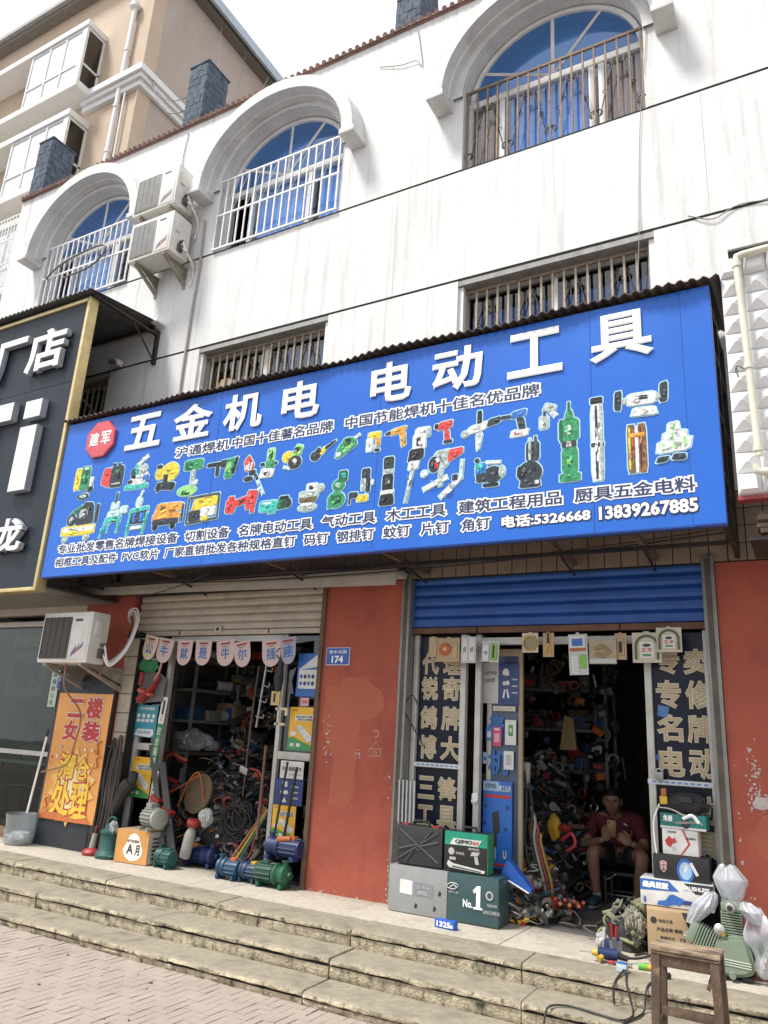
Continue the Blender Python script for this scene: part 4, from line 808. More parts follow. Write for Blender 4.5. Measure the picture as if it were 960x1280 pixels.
for zt in (18.26, 15.52, 12.78, 10.05):
    zb = zt-1.93
    b = MB(); b.bx(-40, -14.2, 8.62, 9.199, zt-.17, zt, M_bslab, .01); b.bx(-40, -14.2, 8.62, 9.199, zb-.12, zb+.06, M_bslab, .01); sl = b.build('bay_slab', ap)
    b = MB(); x0, x1 = -16.35, -14.24
    for x in (x0, x0+.7, x0+1.32, x1-.17): b.bx(x, x+(.05 if x < x1-.2 else .17), 8.655, 8.72, zb+.061, zt-.171, M_wframe)
    for z in (zb+.061, zb+.62, zt-.24): b.bx(x0+.05, x1-.17, 8.658, 8.715, z, z+.05, M_wframe)
    for z in (zb+.061, zb+.62, zt-.24): b.bx(x1-.055, x1, 8.721, 9.198, z, z+.055, M_wframe)
    b.bx(x1-.055, x1, 9.14, 9.198, zb+.117, zt-.241, M_wframe)
    b.build('bay_frame', sl)
    b = MB(); b.bx(x0+.05, x1-.17, 8.68, 8.70, zb+.1, zt-.2, M_bglass); b.bx(x1-.03, x1-.025, 8.72, 9.14, zb+.1, zt-.2, M_bdark); b.bx(x0, x0+.03, 8.72, 9.19, zb+.061, zt-.171, M_bglass); b.build('bay_glass', sl)
    if zt < 13:
        b = MB()
        for k in range(20): b.bx(x0+k*.108, x0+k*.108+.016, 8.50, 8.516, zb, zt-.05, M_wbar)
        for z in (zb, zb+.6, zb+1.25, zt-.05): b.bx(x0, x1+.02, 8.497, 8.519, z-.011, z+.011, M_wbar)
        for z in (zb, zt-.05): b.bx(x1, x1+.02, 8.52, 8.62, z-.011, z+.011, M_wbar)
        b.build('window_grille', sl)
b = MB(); b.cyl((-13.19,9.10,0), (-13.19,9.10,18.55), .058, M_trim, 12); b.lathe([(.06,0),(.13,.06),(.13,.16),(.08,.2)], M_trim, (-13.19,9.10,18.5))
for z in (17.2, 15.5, 14.2, 12.6): b.cyl((-13.19,9.10,z), (-13.19,9.10,z+.06), .075, M_trim, 12)
b.tube([(-13.0,9.13,10),(-12.98,9.13,14.0),(-13.0,9.13,15.9)], .025, M_trim, 8)
b.build('downpipe', ap)
mcab = mat('cable_black', (.02,.02,.02))
for p, q, d, lab in (((-12.62,9.5,16.5),(-7.1,F+.1,10.5),.4,'black wire from the beige block to the tiled pier'),((-12.6,9.5,16.4),(-7.05,F+.15,10.42),.6,'second black wire hanging beside the one from the beige block'),((-12.2,13,19.7),(-6.7,F+.5,9.9),.15,'taut black cable from the beige gable eave to the roof tiles'),((-12.2,12,19.6),(-6.75,F+.4,9.85),.5,'slack thin wire below the beige gable eave'),((-12.2,11,19.6),(-6.9,F+.3,10.7),.3,'wire falling from the beige gable to the pier top')):
    b = MB(); b.tube(sag(p, q, d, 16), .014 if 'taut' in lab else .008, mcab, 5); tag(b.build('wire'), lab, 'wire')
# hanging wires on the white wall
for pts, r, lab in ([[(-.83,F-.012,9.2),(-.86,F-.015,8.6),(-.90,F-.012,8.0),(-.97,F-.015,7.3),(-1.01,F-.012,6.6),(-1.03,F-.02,6.05),(-1.06,F-.02,5.5),(-1.08,F-.02,4.98)], .0035, 'thin grey wire hanging down past the right arched window'],
    [[(-.62,F-.012,6.10),(-.42,F-.02,6.0),(-.2,F-.012,6.08),(.3,F-.02,6.02),(1.2,F-.012,6.12)], .005, 'loose thin wire strung along the wall near the white studded board'],
    [[(-7.0,F-.012,9.6),(-7.03,F-.015,9.2),(-7.0,F-.012,8.95)], .006, 'wire dropping from the roof tiles to the upper air conditioner'],
    [[(-3.9,F-.012,9.3),(-3.6,F-.02,9.18),(-3.4,F-.02,9.15),(-3.32,F-.012,9.05),(-3.40,F-.012,9.6)], .005, 'curled loose wire on the wall between the two large arches'],
    [[(.0,F-.012,8.9),(.4,F-.02,8.75),(1.4,F-.012,8.8)], .006, 'loose wire near the top right of the white wall']):
    b = MB(); b.tube(spline(pts, 5), r, mat('wire_grey', (.25,.24,.22), .7), 5); tag(b.build('wire'), lab, 'wire')
# ------------------------------------------------------------------ left neighbour's shopfront (part of the same building)
b = MB(); b.bx(-10.4, -7.42, F-.02, F+.10, 2.84, 3.0, mat('canopy_cream', (.45,.41,.35))); b.bx(-10.4, -7.42, F-.05, F+.02, 2.70, 2.76, M_alu, .005); b.bx(-10.4, -7.42, F-.04, F+.12, P, .44, mat('brown_sill', (.22,.12,.08), .6, var=.2))
for x in (-10.38, -9.15, -7.47): b.bx(x, x+.05, F-.01, F+.05, .441, 2.699, M_steel)
lf = b.build('shopfront_frame', bld)
for x0, x1 in ((-10.33,-9.15),(-9.10,-7.47)):
    b = MB(); b.bx(x0, x1, F+.015, F+.025, .441, 2.699, glass('shopfront_glass_%d' % int(-x0*10), (.52,.61,.58), .08)); b.build('glass_panel', lf)
for x0, x1, z in ((-10.33,-9.15,1.22),(-9.10,-7.47,1.22)):
    b = MB(); b.bx(x0, x1, F-.006, F+.013, z, z+.05, M_alu); b.build('push_rail', lf)
b = MB(); b.flat([(-8.75,2.43),(-8.02,2.46),(-8.02,2.64),(-8.75,2.62)], F+.032, mat('red_paper', (.50,.10,.06), .7)); b.text('新款上市', -8.72, -8.06, 2.47, 2.60, F+.030, mat('pale_print', (.7,.62,.5), .6), .02)
tag(b.build('paper_strip'), 'red paper strip stuck high inside the dark shop window', 'paper strip')
b = MB(); b.flat([(-8.72,1.85),(-8.02,1.88),(-8.02,2.41),(-8.72,2.40)], F+.032, mat('reflection_grey', (.22,.25,.25), .7)); b.text('利来', -8.66, -8.10, 1.98, 2.30, F+.030, mat('reflection_ink', (.04,.05,.05), .6), .03, mirror=True)  # grey sheet imitating mirrored signs reflected in the window
tag(b.build('reflected_sign'), 'painted grey reflection of large back to front characters in the dark window', 'poster')
b = MB(); b.box((-7.775,F-.004,1.968), (.135,.004,.41), mat('pale_green_paper', (.50,.60,.50), .7), (0,-.02,0))
for k in range(5): b.text('昌顺贴心处'[k], -7.81, -7.75, 2.10-k*.078, 2.155-k*.078, F-.0075, mat('green_ink', (.10,.22,.16), .6), .02)
tag(b.build('notice_paper'), 'narrow pale green paper notice on the window beside the orange banner', 'paper')
# furniture seen through the glass
t = thing('shop_table', 'pale table with thin legs inside the dark shop window', 'table', (-9.2, 7.2, P))
b = MB(); b.bx(-9.9, -8.5, 6.9, 7.5, 1.05, 1.09, M_wframe, .008); b.build('tabletop', t)
for x in (-9.8, -8.6):
    for y in (7.0, 7.4): b = MB(); b.bx(x-.02, x+.02, y-.02, y+.02, P, 1.05, M_steel); b.build('leg', t)
t = thing('bar_stool', 'round black bar stool behind the dark shop window', 'stool', (-8.25, 6.8, P))
b = MB(); b.lathe([(.16,0),(.19,.02),(.19,.05),(.15,.07)], M_steel, (-8.25,6.8,.98)); b.build('seat', t)
b = MB(); b.cyl((-8.25,6.8,P+.02), (-8.25,6.8,.98), .025, M_alu, 10); b.build('column', t)
b = MB(); b.lathe([(.19,0),(.19,.015),(.03,.04)], M_steel, (-8.25,6.8,P)); b.build('base', t)
# ------------------------------------------------------------------ air conditioners
M_ac = mat('ac_casing', (.66,.65,.61), .4, var=.05, dirt=(.42,.38,.31), dirt_amt=.5, dscale=3); M_acg = mat('ac_grille_grey', (.34,.34,.33), .6, var=.1); M_acd = mat('ac_fan_dark', (.10,.09,.08), .7)
M_brk = mat('galvanised_bracket', (.34,.31,.26), .6, .4, var=.3, dirt=(.25,.15,.08), dirt_amt=.6, dscale=8)
def air_con(x0, x1, z0, z1, yf, yb, lab, grp, gm, pipes=True):
    t = thing('air_conditioner', lab, 'air conditioner', ((x0+x1)/2, (yf+yb)/2, z0), grp)
    b = MB(); b.bx(x0, x1, yf, yb, z0, z1, M_ac, .012); b.build('casing', t)
    w_, h_ = x1-x0, z1-z0; gx1 = x0+w_*.60
    b = MB(); b.bx(x0+.03, gx1, yf-.012, yf+.01, z0+.04, z1-.05, gm, .01); f = b.build('fan_cover', t)
    b = MB(); cx, cz = (x0+.03+gx1)/2, (z0+z1)/2-.005
    mg_ = mat('ac_guard_wire', (.24,.24,.235), .6) if gm is M_acg else mat('ac_guard_dark', (.05,.047,.042), .7)
    for k in range(26): q = z0+.055+k*(h_-.12)/25; b.bx(x0+.045, gx1-.015, yf-.0145, yf-.0115, q-.0022, q+.0022, mg_)
    for k in range(5): q = x0+.05+k*(gx1-x0-.07)/4; b.bx(q-.003, q+.003, yf-.0165, yf-.0145, z0+.05, z1-.06, mg_)
    b.build('wire_guard', f)
    b = MB(); b.bx(gx1+.03, x1-.03, yf-.006, yf+.004, z0+.03, z1-.03, M_ac, .004)
    b.bx(gx1+.06, gx1+.17, yf-.0085, yf-.004, z1-.10, z1-.075, mat('dark_print', (.06,.07,.09), .5))
    for k in range(3): b.prism([(gx1+.06+k*.05, z0+.06+k*.03), (gx1+.12+k*.05, z0+.10+k*.03), (gx1+.13+k*.05, z0+.18+k*.02), (gx1+.07+k*.05, z0+.10+k*.02)], yf-.009, yf-.0055, mat('blue_print', (.10,.14,.30), .5) if k != 1 else mat('red_print', (.35,.12,.12), .5))
    b.build('front_panel', t)
    b = MB(); b.bx(x1-.001, x1+.02, yf+.05, yf+.13, z0+h_*.55, z0+h_*.85, M_ac, .006); b.build('terminal_cover', t); b = MB(); b.bx(x1-.001, x1+.03, yf+.12, yf+.2, z0+.06, z0+.16, M_acd, .006)
    for z in (z0+.10, z0+.20): b.cyl((x1, yf+.16, z), (x1+.06, yf+.16, z), .018, M_acd, 8)
    b.build('valve_cover', t)
    for x in (x0+.12, x1-.10):
        b = MB(); yw = F-.004
        b.bx(x-.02, x+.02, yf+.01, yw, z0-.03, z0-.002, M_brk); b.bx(x-.02, x+.02, yw-.012, yw, z0-.30, z0-.002, M_brk)
        b.add([(x-.02,yf+.02,z0-.03),(x+.02,yf+.02,z0-.03),(x+.02,yw-.01,z0-.26),(x-.02,yw-.01,z0-.26),(x-.02,yf+.06,z0-.03),(x+.02,yf+.06,z0-.03),(x+.02,yw-.01,z0-.21),(x-.02,yw-.01,z0-.21)], [(0,3,2,1),(4,5,6,7),(0,1,5,4),(1,2,6,5),(2,3,7,6),(3,0,4,7)], M_brk)
        b.prism([(yf+.15, z0-.03), (yw-.01, z0-.03), (yw-.01, z0-.18)], -.003, .003, M_brk, Matrix(((0,1,0,x),(1,0,0,0),(0,0,1,0),(0,0,0,1))))
        b.build('bracket', t)
    b = MB(); zt = z0+.10
    for k in range(3):
        b.tube(spline([(x1+.05, yf+.16, z0+.10+.1*(k%2)), (x1+.08+.015*k, yf+.22, z0+.03-.02*k), (x1+.13+.02*k, yf+.36, z0+.18), (x1+.12+.025*k, yf+.46, z1-.10+.03*k), (x1+.04+.015*k, yf+.50, z1+.05+.03*k), (x1-.08, yf+.54, z1+.03+.03*k), (x1-.12, F-.02, z1-.02)] if pipes else [(x1+.05, yf+.16, z0+.10+.1*(k%2)), (x1+.09, yf+.22, z0+.05), (x1+.05, F-.03, z0+.02-.05*k), (x1+.03, F-.03, z0-.3)], 5), .011, M_wbar if k else mat('pipe_foam', (.45,.42,.37), .8), 7)
    b.build('pipe_set', t)
    return t
air_con(-7.33, -6.585, 8.00, 8.60, 5.60, 5.92, 'upper air conditioner of the pair bracketed beside the left arched window', 'air conditioners stacked on the white wall', M_acg, False)
air_con(-7.27, -6.545, 7.29, 7.865, 5.60, 5.92, 'lower air conditioner of the pair bracketed beside the left arched window', 'air conditioners stacked on the white wall', M_acg, False)
air_con(-7.325, -6.55, 2.20, 2.73, 5.40, 5.63, 'grimy cream air conditioner with dark fan over the orange banner', 'air conditioner over the banner', M_acd)
b = MB(); b.tube(spline([(-6.42,F-.03,7.95),(-6.40,F-.02,7.2),(-6.42,F-.02,6.7),(-6.43,F-.02,5.9),(-6.42,F-.02,5.0)], 5), .016, mat('grey_conduit', (.34,.32,.29), .7), 6)
tag(b.build('drain_pipe'), 'grey drain pipe running down from the stacked air conditioners', 'pipe')
b = MB(); b.tube(spline([(-9.5,F-.06,7.9),(-9.3,F-.07,8.02),(-8.9,F-.07,8.12),(-8.35,F-.07,8.14),(-8.28,F-.07,7.98),(-8.55,F-.07,7.83),(-9.1,F-.07,7.80)], 6), .014, mat('old_hose', (.16,.14,.12), .7), 6)
tag(b.build('hose'), 'bent brown hose hooked on the white grid of the left arched window', 'hose')
b = MB(); b.tube(spline([(-6.97,5.5,2.20),(-6.99,5.55,1.95),(-6.98,5.8,1.7),(-7.05,5.84,1.35),(-7.12,5.85,1.18),(-7.30,5.85,1.12),(-7.50,5.84,1.07)], 6), .009, mat('brown_tube', (.30,.17,.10), .6), 6)
tag(b.build('drain_hose'), 'thin brown drain hose hanging across the orange banner', 'hose')
# ------------------------------------------------------------------ orange banner on its black board
t = thing('banner_board', 'orange clearance banner with red and yellow characters on a black board', 'banner', (-7.1, 5.93, P))
b = MB(); b.bx(-7.585, -6.675, 5.945, 5.975, P, 2.11, mat('slate_board', (.032,.036,.045), .6, var=.2), .003); b.build('board', t)
b = MB(); mo1 = mat('banner_orange', (.74,.34,.09), .45, var=.14, scale=1.5)
vs = []; nx, nz2 = 10, 16
for i in range(nx+1):
    for j in range(nz2+1):
        u, v = i/nx, j/nz2; vs.append((-7.545+.015*v+u*.86, 5.936+.004*math.sin(u*7+v*5), .60+v*1.32))
b.add(vs, [(i*(nz2+1)+j, (i+1)*(nz2+1)+j, (i+1)*(nz2+1)+j+1, i*(nz2+1)+j+1) for i in range(nx) for j in range(nz2)], mo1, True)
y = 5.929; my = mat('banner_yellow', (.80,.55,.06), .45); mr = mat('banner_red', (.46,.035,.03), .45); mwh = mat('banner_white', (.80,.74,.68), .45); mpk = mat('banner_deep', (.55,.16,.05), .45); mye = mat('banner_pale', (.80,.50,.13), .5)
rr = random.Random(1)
star = [(-7.09+.37*(1 if k % 2 else .72)*math.cos(k*math.pi/14), .95+.40*(1 if k % 2 else .78)*math.sin(k*math.pi/14)) for k in range(28)]
b.flat(star, y+.001, mye); b.flat([(-7.09+(x+7.09)*.72, .95+(z-.95)*.72) for x, z in star], y, mat('banner_glow', (.82,.70,.36), .5))
for t_, x0, x1, z0, z1 in (('二',-7.33,-7.11,1.67,1.85),('楼',-7.04,-6.81,1.665,1.87),('女',-7.355,-7.15,1.425,1.62),('装',-7.05,-6.80,1.425,1.62)): b.text(t_, x0, x1, z0, z1, y-.001, mr, .045, .075, mwh)
for t_, x0, x1, z0, z1 in (('清',-7.33,-7.08,1.03,1.28),('仓',-7.06,-6.86,1.03,1.24),('处',-7.37,-7.09,.66,.99),('理',-7.06,-6.82,.65,.98)): b.text(t_, x0, x1, z0, z1, y-.002, my, .03, .07, mr)
for k in range(34):
    x, z = rr.uniform(-7.5,-6.72), rr.uniform(.65,1.35); s = rr.uniform(.008,.022); a = rr.uniform(0,3)
    b.flat([(x+s*math.cos(a+q*1.57), z+s*math.sin(a+q*1.57)*1.4) for q in range(4)], y-.006-k*.00003, rr.choice([mr, my, mat('banner_blue', (.35,.42,.60), .4), mwh, mpk]))
for px in ((-7.47,.70),(-6.80,1.30),(-6.78,1.15)): b.tube(spline([(px[0],y-.008,px[1]),(px[0]+.05,y-.008,px[1]+.03),(px[0]+.02,y-.008,px[1]+.10),(px[0]+.08,y-.008,px[1]+.13)], 4), .012, mpk, 5, flat=.2)
b.flat([(-7.53,.61),(-7.1,.60),(-6.70,.605),(-6.80,.66),(-7.0,.63),(-7.25,.68),(-7.53,.66)], y-.0075, mpk)
b.build('printed_banner', t)
for x in (-6.95, -6.80): b = MB(); b.bx(x-.006, x+.006, 5.94, 5.955, 2.11, 2.20, M_alu); b.build('hook', t)
def plate(x0, x1, z0, z1, y, num, top, lab):
    b = MB(); b.bx(x0, x1, y-.006, y, z0, z1, mat('plate_white', (.7,.72,.75), .4), .002); b.bx(x0+.006, x1-.006, y-.0085, y-.0055, z0+.006, z1-.006, mat('plate_blue', (.025,.085,.36), .35))
    b.text(num, x0+(x1-x0)*.27, x1-(x1-x0)*.27, z0+(z1-z0)*.14, z0+(z1-z0)*.52, y-.0095, M_wl, .03); b.text(top, x0+(x1-x0)*.12, x1-(x1-x0)*.12, z0+(z1-z0)*.66, z1-(z1-z0)*.14, y-.0095, M_wl, .01)
    tag(b.build('house_number'), lab, 'number plate')
plate(-7.665, -7.405, 1.965, 2.10, F-.055, '172', '金水北路', 'small blue house number plate 172 above the orange banner')
plate(-4.02, -3.76, 2.25, 2.413, F-.003, '174', '金水北路', 'small blue house number plate 174 on the red pillar')
# bucket and mop
t = thing('bucket', 'two clear plastic tubs stacked with white stuff at the banner foot', 'bucket', (-7.62, 5.80, P))
mcl = glass('cloudy_plastic', (.86,.89,.91), .12, .15, .86, (.62,.66,.68))
for z, r0_, r1_, nm in ((P, .14, .165, 'tub'), (P+.14, .145, .17, 'tub')):
    b = MB(); b.lathe([(.001,.004),(r0_,.0),(r1_,.16),(r1_+.008,.165),(r1_-.004,.165),(r0_-.006,.008),(.001,.01)], mcl, (-7.62,5.80,z), n=28); b.build(nm, t)
b = MB(); b.blob((-7.62,5.80,P+.08), (.115,.115,.06), M_wl, 4, .3, 3, squash=P+.012); b.build('white_powder', t)
b = MB(); b.cyl((-7.60,5.83,P+.31), (-7.53,5.86,1.50), .012, M_wbar, 8); b.cyl((-7.535,5.858,1.44), (-7.53,5.86,1.52), .015, mat('dark_grip', (.03,.03,.03)), 8)
tag(b.build('mop_handle'), 'white mop handle standing in the clear tub against the banner', 'mop')
# ------------------------------------------------------------------ goods of the left shop
M_tealp = mat('teal_pump_paint', (.012,.078,.068), .5, var=.3, dirt=(.03,.06,.05), dirt_amt=.5); M_bluep = mat('blue_pump_paint', (.018,.060,.125), .5, var=.3, dirt=(.02,.04,.09), dirt_amt=.5); M_greenp = mat('green_pump_paint', (.010,.080,.042), .5, var=.3); M_navyp = mat('deep_blue_paint', (.014,.028,.10), .5, var=.25)
M_blk = mat('black_rubber', (.022,.022,.022), .6, var=.25); M_greym = mat('grey_motor_paint', (.27,.28,.25), .5, .2, var=.15, dirt=(.15,.15,.13), dirt_amt=.5); M_orp = mat('orange_plastic', (.42,.12,.03), .55); M_redp = mat('red_plastic', (.28,.025,.022), .5); M_yel = mat('yellow_plastic', (.54,.33,.03), .45); M_bronze = mat('brass_fitting', (.42,.28,.08), .4, .6); M_chrome = mat('bare_metal', (.42,.42,.41), .35, .8)
M_kraft = mat('kraft_card', (.36,.25,.14), .8, var=.10, dirt=(.22,.15,.09), dirt_amt=.4); M_wcard = mat('white_card', (.70,.70,.68), .5, var=.05)
def pump(name, lab, cat, c, L_, r, m, ang=0.0, top=None, grp=None, mo=None):
    """horizontal water pump: finned motor, flange, volute with spout, feet, terminal box"""
    t = thing(name, lab, cat, (c[0], c[1], c[2]), grp); d = Vector((math.cos(ang), math.sin(ang), 0)); s = Vector((-d.y, d.x, 0)); o = Vector((c[0], c[1], c[2]+r+.02)); mo = mo or m
    A = lambda u, v=0, w_=0: o+d*(u*L_)+s*v+Vector((0,0,w_))
    b = MB(); b.lathe([(.02,0),(r*.82,.0),(r*.88,.02),(r*.88,L_*.5),(r*.7,L_*.52)], mo, A(-.5), d, 22)
    for k in range(14):
        a = k*2*math.pi/14; b.tube([A(-.46, r*.93*math.cos(a), r*.93*math.sin(a)), A(0, r*.93*math.cos(a), r*.93*math.sin(a))], r*.06, mo, 4)
    b.build('motor', t)
    b = MB(); b.lathe([(r*.5,0),(r*.95,.0),(r*1.02,.01),(r*1.02,.03),(r*.8,.05),(r*.86,L_*.2),(r*.95,L_*.24),(r*.95,L_*.32),(r*.6,L_*.38),(r*.35,L_*.40),(r*.35,L_*.46)], m, A(.03), d, 22)
    b.cyl(A(.30, 0, r*.6), A(.30, 0, r*1.25), r*.30, m, 12); b.cyl(A(.30, 0, r*1.2), A(.30, 0, r*1.32), r*.40, m, 12); b.build('pump_head', t)
    b = MB(); b.box(A(-.25, 0, r*.95), (L_*.22, r*.8, r*.35), top or mo, (0,0,ang), .006); b.build('terminal_box', t)
    for u in (-.36, .30):
        b = MB(); b.box(A(u, 0, -r*.98), (L_*.10, r*1.7, .04), m, (0,0,ang), .004); b.build('foot', t)
    return t
pump('water_pump', 'light blue water pump at the left end of the front pump row', 'pump', (-4.82,5.90,P), .26, .078, M_bluep, math.pi, M_orp)
pump('water_pump', 'darker blue water pump between the light blue and green pumps', 'pump', (-4.60,5.93,P), .22, .074, mat('mid_blue_paint', (.014,.042,.10), .5, var=.3), math.pi, M_yel)
pump('water_pump', 'green cast pump lying nearest the red pillar in the front row', 'pump', (-4.30,5.90,P), .36, .088, M_greenp, 0, None, None, mat('dark_green_paint', (.01,.055,.035), .5, var=.3))
pump('water_pump', 'deep blue motor pump on top of the green cast pump', 'pump', (-4.29,5.97,P+.215), .40, .085, M_navyp, math.pi, M_orp)
pump('water_pump', 'small teal pump beside the orange carton', 'pump', (-5.60,5.90,P), .24, .075, M_tealp, math.pi*.95)
pump('water_pump', 'blue pump with orange cap inside the left doorway', 'pump', (-5.42,6.22,P), .38, .085, M_navyp, 0.1, M_orp)
# standing teal submersible pump with a plastic wrap
t = thing('submersible_pump', 'upright teal pump with plastic wrap beside the orange carton', 'pump', (-6.36, 5.90, P))
b = MB(); b.lathe([(.02,0),(.125,.0),(.13,.03),(.115,.06),(.10,.08),(.095,.22),(.108,.23),(.108,.25),(.07,.27),(.06,.31),(.03,.32)], M_tealp, (-6.36,5.90,P), n=24); b.build('body', t)
b = MB(); b.tube(spline([(-6.42,5.9,P+.28),(-6.41,5.9,P+.36),(-6.33,5.9,P+.37),(-6.29,5.9,P+.28)], 5), .012, M_tealp, 8); b.build('handle', t)
b = MB(); b.blob((-6.30,5.86,P+.29), (.055,.04,.06), glass('wrap_plastic', (.75,.78,.80), .2, .15, .6, (.65,.68,.70)), 8, .5, 3); b.build('wrap', t)
b = MB(); b.torus((-6.27,5.87,P+.03), .05, .012, M_tealp, (0,0,1), 16, 6); b.build('outlet', t)
t = thing('floor_polisher', 'red and pale handheld tool standing beside the black board', 'tool', (-6.60, 5.90, P))
b = MB(); b.lathe([(.02,0),(.09,.0),(.095,.03),(.08,.05),(.03,.07)], M_redp, (-6.60,5.90,P), n=20); b.build('base', t)
b = MB(); b.tube([(-6.60,5.90,P+.06),(-6.585,5.90,P+.20)], [.035,.028], mat('pale_plastic', (.34,.33,.31), .4), 12); b.build('body', t)
b = MB(); b.tube([(-6.585,5.90,P+.2),(-6.575,5.90,P+.28)], [.012,.008], M_redp, 8); b.build('trigger', t)
b = MB()
for k in range(6): b.tube(spline([(-6.66+rnd.uniform(-.02,.02),5.93,P+.02),(-6.70+rnd.uniform(-.03,.03),5.92,P+.15),(-6.60+rnd.uniform(-.03,.03),5.94,P+.27),(-6.50+rnd.uniform(-.03,.03),5.94,P+.15),(-6.53,5.93,P+.02)], 6), .008, M_blk, 6)
tag(b.build('hose'), 'black hose looped round the red handheld tool by the black board', 'hose')
# carton with an orange printed face, and the grey motor on it
t = thing('carton', 'orange printed carton carrying a grey electric motor', 'box', (-5.98, 5.93, P))
T = Matrix.Translation((-5.98,5.93,P)) @ Matrix.Rotation(.10,4,'Z')
b = MB(); b.bx(-.20,.20,-.11,.20,0,.30, M_kraft, .004, T); b.build('body', t)
b = MB(); b.bx(-.197,.197,-.1135,-.108,.004,.296, mat('carton_orange', (.55,.27,.08), .5, var=.1), 0, T); b.flat([(.02+.12*math.cos(a*.35)*(1 if math.sin(a*.35) < .3 else .8), .125+.10*math.sin(a*.35)*(1 if math.sin(a*.35) < 0 else 1.5)) for a in range(18)], -.115, mwh, T)
for t_, x0, x1, z0, z1 in (('A',-.05,.02,.09,.17),('月',.05,.10,.08,.17)): b.text(t_, x0, x1, z0, z1, -.117, mat('carton_ink', (.06,.035,.03), .5), .03, T=T)
b.text('空气压缩机', -.06, .09, .19, .215, -.117, mat('carton_ink', (.06,.035,.03)), .01, T=T); b.build('printed_face', t)
b = MB(); b.bx(.198,.2035,-.10,.19,.01,.29, mat('carton_side', (.50,.48,.43), .6, var=.2), 0, T)
for k in range(6): b.bx(.2035,.205,-.06,.14,.05+k*.035,.065+k*.035, mat('carton_ink', (.06,.035,.03)), 0, T)
b.build('side_print', t)
t = thing('electric_motor', 'grey finned electric motor on top of the orange carton', 'motor', (-5.85, 5.92, P+.305)); o = Vector((-5.85,5.92,P+.42)); d = Vector((1,-.25,0)).normalized()
b = MB(); b.lathe([(.02,0),(.07,.0),(.085,.02),(.085,.20),(.07,.22),(.03,.225)], M_greym, o-d*.11, d, 22)
for k in range(18):
    a = k*2*math.pi/18; s = Vector((-d.y,d.x,0)); q = s*math.cos(a)*.092+Vector((0,0,math.sin(a)*.092)); b.tube([o-d*.085+q, o+d*.085+q], .006, M_greym, 4)
b.build('motor_body', t)
b = MB(); b.lathe([(.09,0),(.095,.02),(.095,.04),(.06,.055),(.02,.058)], mat('motor_end_cap', (.33,.34,.30), .5, .2), o+d*.10, d, 22); b.build('fan_cover', t)
b = MB(); b.box(o+Vector((-.02,0,.105)), (.10,.08,.055), M_greym, (0,0,-.25), .006); b.build('terminal_box', t)
b = MB(); b.cyl(o-d*.11, o-d*.17, .014, M_chrome, 10); b.build('shaft', t)
for q in (-.07, .07): b = MB(); b.box(o+d*q+Vector((0,0,-.098)), (.04,.19,.025), M_greym, (0,0,-.25), .003); b.build('foot', t)
# pennants on a string
b = MB(); b.tube(sag((-6.45,F-.02,2.53), (-4.36,F-.02,2.50), .02, 20), .003, M_wl, 4); tag(b.build('string'), 'white string holding the pink pennants across the left doorway', 'string')
M_pink = mat('pink_pennant', (.58,.44,.42), .7, var=.06); M_creamp = mat('cream_pennant', (.66,.54,.40), .7, var=.06); M_pb = mat('pennant_blue', (.05,.17,.42), .6)
pens = [(-6.30,2.43,.11,'公',.18,M_creamp,'cream pennant at the left end of the string, first of the row'),(-6.08,2.40,.125,'牛',.15,M_pink,'tilted pink pennant next to the cream one on the string'),(-5.79,2.375,.12,'就',0,M_pink,'flat pink pennant left of the door middle, third on the string'),(-5.53,2.375,.11,'是',-.02,M_pink,'pink pennant just right of the door middle, fourth on the string'),(-5.23,2.37,.12,'牛',-.12,M_pink,'pink pennant repeating the ox character, fifth on the string'),(-5.01,2.36,.10,'尔',-.22,M_pink,'narrow folded pink pennant, sixth on the string'),(-4.65,2.365,.115,'插',-.08,M_pink,'pink pennant in front of the hooks near the right door post'),(-4.45,2.39,.09,'座',-.12,mat('faded_pennant', (.36,.34,.42), .7),'faded bluish pennant at the right end of the string')]
for x, z, hw, ch, tl, m, lab in pens:
    T = Matrix.Translation((x,F-.03,z)) @ Matrix.Rotation(tl,4,'Y') @ Matrix.Rotation(rnd.uniform(-.12,.12),4,'Z')
    t = thing('pennant', lab, 'pennant', (x,F-.03,z-.13), 'pennants strung across the left doorway')
    b = MB(); n = 12; poly = [(-hw,.125),(-hw*.95,-.02)]+[(-hw*.95*math.cos(a*math.pi/n), -.02-.115*math.sin(a*math.pi/n)) for a in range(1, n)]+[(hw*.95,-.02),(hw,.125)]
    vs = []
    b.prism(poly, -.0012, .0012, m, T); b.build('cloth', t)
    b = MB(); b.text(ch, -.055, .055, -.065, .045, -.0035, M_pb, .022, T=T); b.build('character', t)
    b = MB(); b.bx(-.06, .06, -.0035, -.0022, .082, .10, M_redp, 0, T); b.bx(-.04, .04, -.0035, -.0022, .060, .070, mat('pennant_small_print', (.3,.2,.25), .6), 0, T); b.build('header_print', t)
